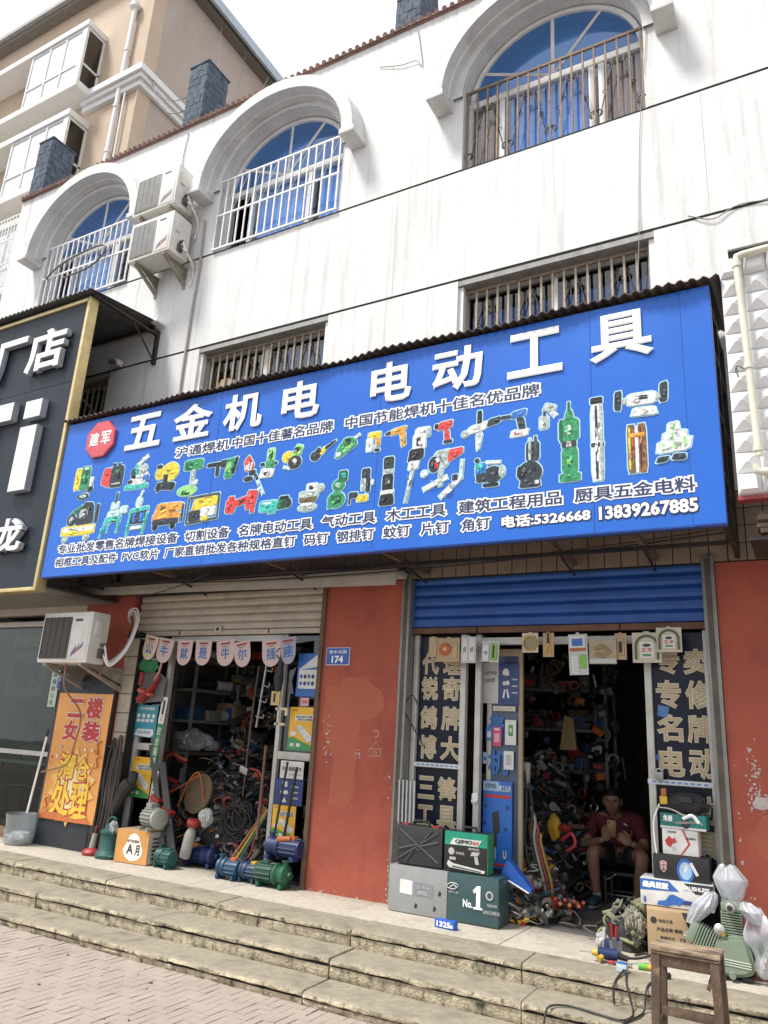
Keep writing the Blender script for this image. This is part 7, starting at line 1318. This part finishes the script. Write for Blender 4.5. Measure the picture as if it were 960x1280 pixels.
# ------------------------------------------------------------------ small things on the platform edge
heap('rag_heap', 'pile of grimy rags, leads and wrappers beside the kraft carton', -1.33, 5.98, P, .17, .14, .26, 60, 44, [mat('grimy_rag', (.20,.19,.165), .9), mat('olive_rag', (.24,.24,.14), .9), M_blk, mat('grimy_rag2', (.12,.115,.105), .9)])
b = MB(); b.bag((-1.27,5.93,P+.15), (.085,.075,.13), mat('pale_wrapper', (.26,.25,.19), .7, var=.35, scale=14), 14, .5, .3); b.bag((-1.22,5.98,P+.27), (.06,.05,.07), mat('olive_rag', (.24,.24,.14)), 17, .5, .3); b.bag((-1.45,5.82,P+.055), (.06,.05,.055), mat('white_rag', (.40,.40,.39)), 19, .5, .3); tag(b.build('rag'), 'pale crumpled wrapper standing on the rag pile', 'rag')
t = thing('tool_cup', 'clear cup of screwdrivers standing beside the rag pile', 'cup', (-1.345,5.66,P))
b = MB(); b.lathe([(.04,0),(.05,.10),(.053,.105),(.046,.10),(.037,.004)], glass('cup_plastic', (.55,.58,.60), .15, .1, .6, (.40,.42,.44)), (-1.335,5.66,P+.002), n=20); b.build('cup', t)
for dx, m, h in ((-.015,M_redp,.20),(.012,M_redp,.185),(.02,M_navyp,.13),(-.03,mat('dark_handle', (.05,.03,.03), .4),.19)):
    b = MB(); b.cyl((-1.335+dx*.5,5.66,P+.01), (-1.335+dx,5.655,P+h*.6), .004, M_chrome, 6); b.cyl((-1.335+dx,5.655,P+h*.6), (-1.335+dx*1.3,5.65,P+h), .010, m, 9); b.build('screwdriver', t)
b = MB(); b.bx(-1.40,-1.355,5.62,5.66,P,P+.10,M_navyp,.006); b.bx(-1.415,-1.395,5.66,5.70,P,P+.16,mat('pale_grip', (.40,.38,.35)),.005); tag(b.build('cordless_tool'), 'dark blue tool body standing beside the cup of screwdrivers', 'tool')
t = thing('drill', 'small blue and yellow drill lying on the platform edge', 'drill', (-1.36,5.50,P))
b = MB(); b.tube([(-1.40,5.48,P+.05),(-1.29,5.52,P+.045)], [.036,.034], M_navyp, 12); b.build('body', t)
b = MB(); b.tube([(-1.405,5.475,P+.05),(-1.435,5.465,P+.05)], [.024,.016], M_yel, 10); b.tube([(-1.37,5.46,P+.035),(-1.385,5.43,P+.025)], .017, M_yel, 9); b.build('chuck', t)
b = MB(); b.cyl((-1.435,5.465,P+.05), (-1.51,5.44,P+.05), .004, M_chrome, 6); b.build('bit', t)
b = MB(); b.tube([(-1.30,5.52,P+.045),(-1.23,5.545,P+.03)], [.022,.018], M_blk, 9); b.build('grip', t)
b = MB(); b.tube(spline([(-1.24,5.55,P+.03),(-1.17,5.62,P+.03),(-1.10,5.70,P+.05),(-1.16,5.78,P+.03),(-1.22,5.72,P+.02)], 6), .008, M_blk, 6); tag(b.build('cable'), 'black flex trailing from the small blue drill', 'cable')
for x, y, a, m, lab in ((-1.29,5.47,.3,M_redp,'orange red pliers lying left of the green screwdriver'),(-1.22,5.47,-.4,mat('rust_red_plastic', (.40,.10,.04), .5),'rust red pliers lying nearest the green screwdriver')):
    b = MB(); d = Vector((math.cos(a),math.sin(a),0)); s = Vector((-d.y,d.x,0)); o = Vector((x,y,P+.012))
    for q in (-1,1): b.tube(spline([o-d*.05+s*.018*q, o-d*.02+s*.016*q, o, o+d*.025-s*.004*q], 4), .008, m, 6)
    b.tube([o, o+d*.035], .009, M_chrome, 6); tag(b.build('pliers'), lab, 'pliers')
b = MB(); b.cyl((-1.15,5.47,P+.018), (-1.10,5.48,P+.018), .018, mat('lime_handle', (.12,.42,.05), .4), 10); b.cyl((-1.10,5.48,P+.018),(-1.075,5.485,P+.018),.016,M_yel,10); b.cyl((-1.075,5.485,P+.018),(-1.03,5.49,P+.018),.014,M_blk,8); tag(b.build('screwdriver'), 'green and yellow handled screwdriver lying by the stool', 'screwdriver')
t = thing('junction_box', 'white and blue electrical box at the edge of the top step', 'box', (-1.22,5.33,P))
b = MB(); b.box((-1.215,5.33,P+.025), (.062,.05,.045), mat('pale_blue_box', (.42,.50,.55), .5), (0,0,-.1), .005); b.build('box', t)
b = MB(); b.box((-1.215,5.33,P+.05), (.055,.045,.006), m_b, (0,0,-.1), .002); b.build('lid', t)
b = MB(); b.tube(spline([(-1.20,5.30,P+.02),(-1.21,5.11,P-.005),(-1.215,5.085,P-.06),(-1.21,5.08,.22)], 5), .007, M_blk, 6); tag(b.build('cable'), 'short black cable dropping over the top step from the electrical box', 'cable')
b = MB(); b.tube(spline([(-1.19,5.31,P+.02),(-1.14,5.10,P-.01),(-1.10,5.05,.22),(-1.08,4.90,.222),(-1.12,4.82,.222),(-1.25,4.84,.222),(-1.40,4.87,.222),(-1.50,4.80,.222),(-1.52,4.76,.18),(-1.52,4.72,.098),(-1.50,4.60,.098)], 6), .006, M_blk, 6); tag(b.build('cable'), 'long black cable snaking from the electrical box down the steps', 'cable')
b = MB(); b.tube(spline([(-.99,5.36,P+.01),(-1.03,5.12,P-.0),(-1.04,5.07,.23),(-1.05,4.95,.222),(-1.10,4.78,.21),(-1.11,4.74,.10),(-1.14,4.5,.09),(-1.15,4.46,.01)], 6), .006, M_blk, 6); tag(b.build('cable'), 'black cable running down the steps beside the wooden stool', 'cable')
b = MB(); b.cyl((-1.02,5.42,P+.02), (-.95,5.36,P+.02), .018, M_blk, 9); tag(b.build('tool_grip'), 'black cylinder grip lying behind the wooden stool', 'tool')
b = MB(); b.blob((-.72,5.46,P+.02), (.03,.03,.03), mat('pale_knob', (.5,.48,.42), .6), 3, .3, 2); tag(b.build('rag'), 'pale scrap lying between the stool and the compressor', 'rag')
# ------------------------------------------------------------------ worn wooden stool standing on the second step
M_wood = mat('worn_timber', (.30,.225,.15), .85, var=.45, scale=26, stretch=(.18,1,1), bump=.6, bscale=60, dirt=(.06,.042,.03), dirt_amt=.85, dscale=14, dstretch=(.3,1,1.5), dlo=.46, dhi=.6)
M_wood2 = mat('worn_timber_dark', (.095,.062,.042), .85, var=.4, scale=14, stretch=(1,1,.3), bump=.5, bscale=60, dirt=(.38,.27,.16), dirt_amt=.6, dscale=12, dlo=.55, dhi=.7)
st = thing('stool', 'worn wooden stool standing on the steps at the right', 'stool', (-.70, 4.55, 0))
YA, YB = 4.585, 4.765; ZT = .668
b = MB(); r7 = random.Random(8)
for k in range(2):
    b.bx(-.905+.006*k,-.562-.004*k, YA-.02+.115*k, YA+.088+.115*k, ZT-.022, ZT-.006*k, M_wood, .006)
    b.bx(-.897,-.570, YA-.012+.11*k, YA+.086+.11*k, ZT-.037, ZT-.025, M_wood, .003)
b.build('seat', st)
b = MB(); b.bx(-.875,-.59,YA,YA+.022,ZT-.095,ZT-.039,M_wood2,.004); b.bx(-.875,-.59,YB+.005,YB+.025,ZT-.095,ZT-.039,M_wood2,.004); b.bx(-.885,-.865,YA+.03,YB,ZT-.095,ZT-.039,M_wood2); b.bx(-.60,-.58,YA+.03,YB,ZT-.095,ZT-.039,M_wood2); b.build('apron', st)
for xt, xb, y0, y1 in ((-.875,-.893,YA+.012,YA-.008),(-.592,-.575,YA+.012,YA-.008),(-.875,-.893,YB+.012,YB+.022),(-.592,-.575,YB+.012,YB+.022)):
    b = MB(); p, q = Vector((xt,y0,ZT-.040)), Vector((xb,y1,.090)); h = .021
    vs = [(c.x+sx_*h*k_, c.y+sy_*h*k_, c.z) for c, k_ in ((q, .85), ((p+q)/2, .95), (p, 1)) for sx_, sy_ in ((-1,-1),(1,-1),(1,1),(-1,1))]
    b.add(vs, [(3,2,1,0),(8,9,10,11)]+[(i*4+k, i*4+(k+1)%4, (i+1)*4+(k+1)%4, (i+1)*4+k) for i in range(2) for k in range(4)], M_wood2); b.build('leg', st)
b = MB(); b.box((-.735,YA+.004,.375), (.285,.018,.040), M_wood2, (0,.02,0), .003); b.build('stretcher', st)
b = MB(); b.box((-.735,YB+.016,.33), (.285,.018,.035), M_wood2, (0,0,0), .003); b.build('stretcher', st)
for x in (-.885,-.583): b = MB(); b.box((x,(YA+YB)/2+.01,.30), (.018,.15,.035), M_wood2, (0,0,0), .003); b.build('stretcher', st)
b = MB(); b.box((-.62,YA+.07,ZT-.13), (.02,.02,.13), M_wood, (.5,.35,0), .003); b.build('brace', st)
# ------------------------------------------------------------------ people: skinned skeletons turned into one surface
def skin(chains, sub=2, root=0):
    """chains: lists of (x, y, z, r); points closer than a millimetre are shared. Returns vertices and faces."""
    pts, rr, ed, key = [], [], [], {}
    for ch in chains:
        last = None
        for x, y, z, r in ch:
            k = (round(x, 3), round(y, 3), round(z, 3))
            if k not in key: key[k] = len(pts); pts.append((x, y, z)); rr.append(r)
            i = key[k]
            if last is not None and last != i: ed.append((last, i))
            last = i
    me = bpy.data.meshes.new('skeleton'); me.from_pydata(pts, ed, [])
    ob = bpy.data.objects.new('skeleton', me); C.objects.link(ob)
    ms_ = ob.modifiers.new('skin', 'SKIN'); ms_.use_smooth_shade = True; ms_.branch_smoothing = .4
    if not me.skin_vertices: me.skin_vertices.new()
    for i, r in enumerate(rr): v = me.skin_vertices[0].data[i]; v.radius = (r, r) if not isinstance(r, tuple) else r; v.use_root = (i == root)
    su = ob.modifiers.new('sub', 'SUBSURF'); su.levels = sub; su.render_levels = sub
    dg = bpy.context.evaluated_depsgraph_get(); dg.update()
    m2 = bpy.data.meshes.new_from_object(ob.evaluated_get(dg))
    vs = [v.co.copy() for v in m2.vertices]; fs = [tuple(p.vertices) for p in m2.polygons]
    bpy.data.objects.remove(ob); bpy.data.meshes.remove(me); bpy.data.meshes.remove(m2)
    return vs, fs
def head(b, c, h, m, yaw=0, pitch=0, roll=0, eyes=None, brow=None, lips=None):
    """a head facing -y: skull, jaw, brow, nose, lips, chin, ears; h is its height"""
    T = Matrix.Translation(c) @ Euler((pitch, roll, yaw), 'XYZ').to_matrix().to_4x4() @ Matrix.Scale(h/.23, 4)
    bm = bmesh.new(); bmesh.ops.create_uvsphere(bm, u_segments=40, v_segments=30, radius=1)
    G = lambda x, z, cx, cz, sx_, sz_: math.exp(-((x-cx)/sx_)**2-((z-cz)/sz_)**2)
    for v in bm.verts:
        x, y, z = v.co; f = max(0, -y)
        X = x*.074; Y = y*.093; Z = z*.115
        if z < 0: X *= 1-.30*(-z)**1.6; Y *= 1-.10*(-z); Y -= .010*(-z)*(f > 0)
        if y > 0 and z < -.2: Y *= 1-.35*(-z-.2)
        if z > .2: X *= 1+.04*(z-.2)
        if f > .2:
            Y += .010*f*(1 if True else 0)
            Y -= .024*G(X, Z, 0, -.012, .011, .017)+.012*G(X, Z, 0, .012, .008, .02)      # nose
            Y -= .006*G(X, Z, 0, .034, .045, .009)                                             # brow
            for s in (-1, 1): Y += .009*G(X, Z, s*.030, .016, .015, .010); Y -= .005*G(X, Z, s*.040, -.018, .02, .02); Y -= .006*G(X, Z, s*.010, -.020, .007, .007)
            Y -= .008*G(X, Z, 0, -.048, .020, .007)+.007*G(X, Z, 0, -.060, .016, .006)         # lips
            Y += .004*G(X, Z, 0, -.054, .022, .003)
            Y -= .010*G(X, Z, 0, -.090, .022, .014)                                            # chin
        v.co = (X, Y, Z)
    bm.verts.index_update()
    b.add([T @ v.co for v in bm.verts], [[v.index for v in f.verts] for f in bm.faces], m, True); bm.free()
    for s in (-1, 1):
        e = MB(); pts = [(s*(.071+.010*math.sin(a)), .004+.012*math.cos(a)*.6+.006, .005+.030*math.cos(a)) for a in [k*.55-.3 for k in range(8)]]
        b.tube([T @ Vector(p) for p in pts], .007*h/.23, m, 7); b.blob(tuple(T @ Vector((s*.072, .008, .004))), (.006, .014, .022), m, 1, .1, 2)
        if eyes: b.lathe([(.0015,0),(.0075,.001),(.006,.003),(.001,.004)], eyes, tuple(T @ Vector((s*.030, -.0765, .015))), tuple((T.to_3x3() @ Vector((0,-1,0))).normalized()), 10); b.lathe([(.001,0),(.0045,.001),(.001,.002)], M_blk, tuple(T @ Vector((s*.030, -.0822, .013))), tuple((T.to_3x3() @ Vector((0,-1,-.2))).normalized()), 8)
        if brow: b.tube([T @ Vector(p) for p in ((s*.014,-.089,.036),(s*.030,-.088,.041),(s*.046,-.078,.036))], .0038*h/.23, brow, 5)
    if lips: b.tube([T @ Vector(p) for p in ((-.022,-.088,-.053),(-.008,-.0965,-.050),(.008,-.0965,-.050),(.022,-.088,-.053))], .0035*h/.23, lips, 5)
    return T
def hair_cap(b, T, m, low=.25, thick=1.06, back=-.35, seed=2):
    bm = bmesh.new(); bmesh.ops.create_uvsphere(bm, u_segments=36, v_segments=26, radius=1); keep = []
    for v in bm.verts:
        x, y, z = v.co; lim = back+(low-back)*max(0, min(1, (-y+.25)/.9)); v.tag = z >= lim-.02
        n = 1+.03*noise.noise(Vector((x*9+seed, y*9, z*9)))
        v.co = T @ Vector((x*.074*thick*n*(1.03 if z > .2 else 1), y*.093*thick*n+.004, z*.115*thick*n+.003))
    bmesh.ops.delete(bm, geom=[v for v in bm.verts if not v.tag], context='VERTS'); bm.verts.index_update()
    b.add([v.co.copy() for v in bm.verts], [[v.index for v in f.verts] for f in bm.faces], m, True); bm.free()
def hand(wr, d, up, side, curl, s=1.0, spread=.25, r=.0095):
    """finger and palm chains: wrist, direction of the fingers, back-of-hand normal, thumb side (+1/-1), curl towards the palm"""
    wr, d, up = Vector(wr), Vector(d).normalized(), Vector(up).normalized(); sd = d.cross(up).normalized()*side; ch = []
    for k, (o, L_) in enumerate(((.030,.068),(.010,.076),(-.010,.070),(-.029,.055))):
        base = wr+d*.088*s+sd*o*s; p = [wr+d*.035*s+sd*o*.7*s, base]; dd = (d+sd*o*spread*8).normalized(); a = 0
        for q, fl in enumerate((.45,.32,.23)):
            a += curl[k]*(.55 if q == 0 else 1.0); p.append(p[-1]+(dd*math.cos(a)-up*math.sin(a))*L_*fl*s)
        ch.append([(*p[0], r*1.35*s), (*p[1], r*1.15*s), (*p[2], r*s), (*p[3], r*.92*s), (*p[4], r*.75*s)])
    t0 = wr+d*.03*s+sd*.022*s; t1 = t0+(d*.5+sd*.8-up*.25).normalized()*.038*s; t2 = t1+(d*.85+sd*.25-up*.45*curl[4]).normalized()*.034*s; t3 = t2+(d*.9-sd*.05-up*.5*curl[4]).normalized()*.026*s
    ch.append([(*t0, .014*s), (*t1, .0125*s), (*t2, .011*s), (*t3, .008*s)])
    palm = [[(*(wr-d*.005), .024*s), (*(wr+d*.035*s), .030*s), (*(wr+d*.07*s), .033*s)]]
    return ch, palm
def add_skin(b, chains, m, sub=2, folds=0):
    vs, fs = skin(chains, 3 if folds else sub)
    if folds: vs = [v+Vector((noise.noise(v*13), noise.noise(v*13+Vector((9,3,1)))*1.2, noise.noise(v*11+Vector((2,7,5)))*.5))*folds+Vector((0, 1, 0))*noise.noise(Vector((v.x*9, v.y*9, v.z*42)))*folds*.8 for v in vs]
    b.add(vs, fs, m, True)
def add_hand(b, m, *a, **k):
    ch, palm = hand(*a, **k)
    for c in ch: add_skin(b, [c], m, 2)
    wr, d, up = Vector(a[0]), Vector(a[1]).normalized(), Vector(a[2]).normalized(); s = k.get('s', 1.0); sd = d.cross(up).normalized()
    T = Matrix.Translation(wr+d*.045*s) @ Matrix((sd, d, up)).transposed().to_4x4()
    bm = bmesh.new(); bmesh.ops.create_uvsphere(bm, u_segments=18, v_segments=12, radius=1)
    for v in bm.verts: v.co = T @ Vector((v.co.x*.043*s*(1+.12*v.co.y), v.co.y*.056*s, v.co.z*.0165*s))
    bm.verts.index_update(); b.add([v.co.copy() for v in bm.verts], [[v.index for v in f.verts] for f in bm.faces], m, True); bm.free()
M_skin = mat('skin_tan', (.30,.165,.11), .55, var=.14, scale=8); M_hair = mat('black_hair', (.012,.011,.011), .5, var=.4, scale=60, stretch=(1,1,.2)); M_maroon = mat('maroon_shirt', (.115,.018,.022), .85, var=.15, scale=14); M_shorts = mat('dark_shorts', (.022,.026,.032), .85, var=.2); M_eye = mat('eye_white', (.22,.18,.16), .4); M_lip = mat('lip', (.27,.11,.09), .5); M_shoe = mat('teal_shoe', (.035,.065,.085), .6, var=.2); M_sole = mat('pale_sole', (.35,.36,.36), .7); M_sock = mat('grey_sock', (.32,.32,.32), .85)
man = thing('person', 'man in a maroon shirt and dark shorts sitting and holding a phone', 'person', (-1.72, 7.55, P))
hip, chest, neck = (-1.74,7.74,.735), (-1.745,7.67,1.00), (-1.755,7.60,1.085)
shR, elR, wrR = (-1.95,7.64,1.025), (-2.00,7.44,.805), (-1.79,7.275,.885)     # his right arm, at the left of the picture
shL, elL, wrL = (-1.56,7.64,1.03), (-1.475,7.475,.815), (-1.555,7.285,.875)
knR, anR = (-1.885,7.25,.785), (-1.875,7.34,.425); knL, anL = (-1.455,7.27,.785), (-1.545,7.42,.425)
hpR, hpL = (-1.84,7.72,.725), (-1.65,7.72,.725)
def mid(a, c, t, r): return (*(Vector(a).lerp(Vector(c), t)), r)
b = MB()
add_skin(b, [[(*hip,.145),(-1.742,7.715,.86,.155),(*chest,.135),(-1.75,7.64,1.055,.075),(*neck,.055),(-1.758,7.575,1.13,.052)],
    [(*chest,.135),(*shR,.062),mid(shR,elR,.5,.05),(*elR,.043),mid(elR,wrR,.35,.041),mid(elR,wrR,.75,.031),(*wrR,.027)],
    [(*chest,.135),(*shL,.062),mid(shL,elL,.5,.05),(*elL,.043),mid(elL,wrL,.35,.041),mid(elL,wrL,.75,.031),(*wrL,.027)],
    [(*hip,.145),(*hpR,.10),mid(hpR,knR,.5,.083),(*knR,.062),mid(knR,anR,.3,.060),mid(knR,anR,.7,.044),(*anR,.036)],
    [(*hip,.145),(*hpL,.10),mid(hpL,knL,.5,.083),(*knL,.062),mid(knL,anL,.3,.060),mid(knL,anL,.7,.044),(*anL,.036)]], M_skin)
HT = head(b, Vector((-1.765,7.545,1.185)), .235, M_skin, .10, .22, 0, M_eye, M_hair, M_lip)
add_hand(b, M_skin, wrR, (.55,-.22,.72), (-.35,-.93,-.05), -1, (.55,.6,.65,.7,.6), s=1.0, spread=.3)
add_hand(b, M_skin, wrL, (-.80,-.25,.45), (.35,-.90,.30), 1, (.75,.8,.85,.9,.7), s=1.0, spread=.1)
b.build('body', man)
b = MB(); hair_cap(b, HT, M_hair, .50, 1.055, -.30); b.build('hair', man)
b = MB(); add_skin(b, [[(-1.74,7.72,.80,.175),(-1.742,7.71,.88,.176),(*chest,.163),(-1.75,7.64,1.06,.10),(-1.754,7.615,1.088,.072)],
    [(*chest,.163),(*shR,.090),mid(shR,elR,.45,.070),mid(shR,elR,.78,.066)], [(*chest,.163),(*shL,.090),mid(shL,elL,.45,.070),mid(shL,elL,.78,.066)]], M_maroon, 2, .011); b.build('shirt', man)
b = MB(); b.box((-1.645,7.505,1.005), (.035,.006,.012), M_wl, (.1,.5,0), .002); b.build('shirt_badge', man)
b = MB(); add_skin(b, [[(*hip,.160),(-1.742,7.715,.77,.158)], [(*hip,.160),(*hpR,.115),mid(hpR,knR,.45,.103),mid(hpR,knR,.80,.090)], [(*hip,.160),(*hpL,.115),mid(hpL,knL,.45,.103),mid(hpL,knL,.80,.090)]], M_shorts, 2, .010); b.build('shorts', man)
for an, tx in ((anR, -1.885), (anL, -1.50)):
    b = MB(); ax, ay, az = an; add_skin(b, [[(ax,ay,az+.05,.043),(ax,ay,az-.01,.042),(ax,ay-.01,az-.04,.040)]], M_sock); b.build('sock', man)
    b = MB(); add_skin(b, [[(ax,ay+.035,P+.045,.043),(ax,ay-.02,P+.055,.048),((ax+tx)/2,ay-.10,P+.045,.045),(tx,ay-.18,P+.035,.036)]], M_shoe)
    b.tube([(ax,ay+.05,P+.012),(ax,ay-.03,P+.012),((ax+tx)/2,ay-.12,P+.012),(tx,ay-.20,P+.013)], [.036,.044,.046,.034], M_sole, 12, flat=.28); b.build('shoe', man)
t = thing('phone', 'gold backed phone in the hand of the seated man', 'phone', (-1.70,7.20,.94)); T = Matrix.Translation((-1.70,7.205,.985)) @ Euler((.25,.05,.15)).to_matrix().to_4x4()
b = MB(); b.bx(-.037,.037,-.004,.004,-.072,.072,mat('phone_back', (.34,.22,.12), .3, .4),.003,T); b.build('case', t)
b = MB(); b.bx(-.026,-.010,-.006,-.0035,.045,.060,M_blk,.002,T); b.build('camera_lens', t)
t = thing('stool', 'low black stool under the seated man', 'stool', (-1.74,7.74,P))
b = MB(); b.bx(-1.90,-1.58,7.60,7.90,.555,.59,mat('black_seat', (.02,.02,.02), .5),.012); b.build('seat', t)
for x in (-1.87,-1.61):
    for y in (7.63,7.87): b = MB(); b.cyl((x,y,P), (x,y,.555), .011, M_chrome, 8); b.build('leg', t)
for y in (7.63,7.87): b = MB(); b.cyl((-1.87,y,P+.06), (-1.61,y,P+.06), .008, M_chrome, 6); b.build('stretcher', t)
# woman seated behind the dark glass of the left shop
wm = thing('person', 'long haired woman in a pale top sitting behind the dark shop window', 'person', (-9.75,7.3,P)); M_sk2 = mat('skin_light', (.46,.30,.22), .5, var=.06)
o = Vector((-9.75,7.35,0)); V = lambda x, y, z, r: (o.x+x, o.y+y, z, r)
b = MB(); add_skin(b, [[V(0,.08,.84,.13),V(0,.06,1.02,.105),V(0,.03,1.20,.11),V(0,0,1.30,.06),V(0,-.01,1.36,.042),V(0,-.02,1.42,.04)],
    [V(0,.03,1.20,.11),V(-.17,.03,1.25,.048),V(-.22,-.03,1.02,.037),V(-.12,-.25,1.11,.024)], [V(0,.03,1.20,.11),V(.17,.03,1.25,.048),V(.22,-.03,1.02,.037),V(.10,-.25,1.11,.024)],
    [V(0,.08,.84,.13),V(-.10,.04,.80,.085),V(-.11,-.38,.83,.055),V(-.11,-.34,.42,.035)], [V(0,.08,.84,.13),V(.10,.04,.80,.085),V(.11,-.38,.83,.055),V(.11,-.34,.42,.035)]], M_sk2)
HT2 = head(b, Vector((o.x,o.y-.045,1.505)), .215, M_sk2, .3, .15, 0, M_eye, M_hair, M_lip)
add_hand(b, M_sk2, V(-.12,-.25,1.11,0)[:3], (.5,-.6,.1), (0,-.1,1), 1, (.4,.4,.4,.4,.4), s=.9); add_hand(b, M_sk2, V(.10,-.25,1.11,0)[:3], (-.5,-.6,.1), (0,-.1,1), -1, (.4,.4,.4,.4,.4), s=.9); b.build('body', wm)
b = MB(); hair_cap(b, HT2, M_hair, .42, 1.09, -.55)
for s in (-1, 1): b.tube([HT2 @ Vector((s*.07,.02,.05)), HT2 @ Vector((s*.082,.02,-.06)), HT2 @ Vector((s*.085,.0,-.17)), HT2 @ Vector((s*.075,-.02,-.25))], [.022,.03,.034,.012], M_hair, 9)
b.tube([HT2 @ Vector((0,.07,.05)), HT2 @ Vector((0,.085,-.08)), HT2 @ Vector((0,.085,-.24))], [.05,.07,.05], M_hair, 10); b.build('hair', wm)
b = MB(); add_skin(b, [[V(0,.08,.86,.145),V(0,.06,1.02,.118),V(0,.03,1.20,.122),V(0,.01,1.275,.068)],[V(0,.03,1.20,.122),V(-.17,.03,1.25,.06),V(-.21,-.01,1.10,.052)],[V(0,.03,1.20,.122),V(.17,.03,1.25,.06),V(.21,-.01,1.10,.052)]], mat('pale_blue_top', (.42,.48,.52), .85)); b.build('top', wm)
b = MB(); add_skin(b, [[V(0,.08,.83,.14),V(0,.08,.87,.138)],[V(0,.08,.83,.14),V(-.10,.04,.80,.095),V(-.11,-.38,.83,.066),V(-.11,-.34,.46,.05)],[V(0,.08,.83,.14),V(.10,.04,.80,.095),V(.11,-.38,.83,.066),V(.11,-.34,.46,.05)]], mat('dark_trousers', (.04,.045,.06), .85)); b.build('trousers', wm)
for s in (-.11, .11): b = MB(); add_skin(b, [[V(s,-.32,P+.05,.036),V(s,-.36,P+.05,.04),V(s,-.48,P+.04,.032)]], M_blk); b.build('shoe', wm)
t = thing('chair', 'dark chair under the woman behind the window', 'chair', (o.x,7.45,P))
b = MB(); b.bx(o.x-.22,o.x+.22,7.25,7.68,.69,.72,M_blk,.01); b.build('seat', t)
b = MB(); b.bx(o.x-.21,o.x+.21,7.66,7.69,.85,1.2,M_blk,.01); b.build('backrest', t)
for x in (-.19,.19):
    for y in (7.28,7.66): b = MB(); b.cyl((o.x+x,y,P), (o.x+x,y,.69 if y < 7.5 else 1.15), .014, M_steel, 7); b.build('leg', t)
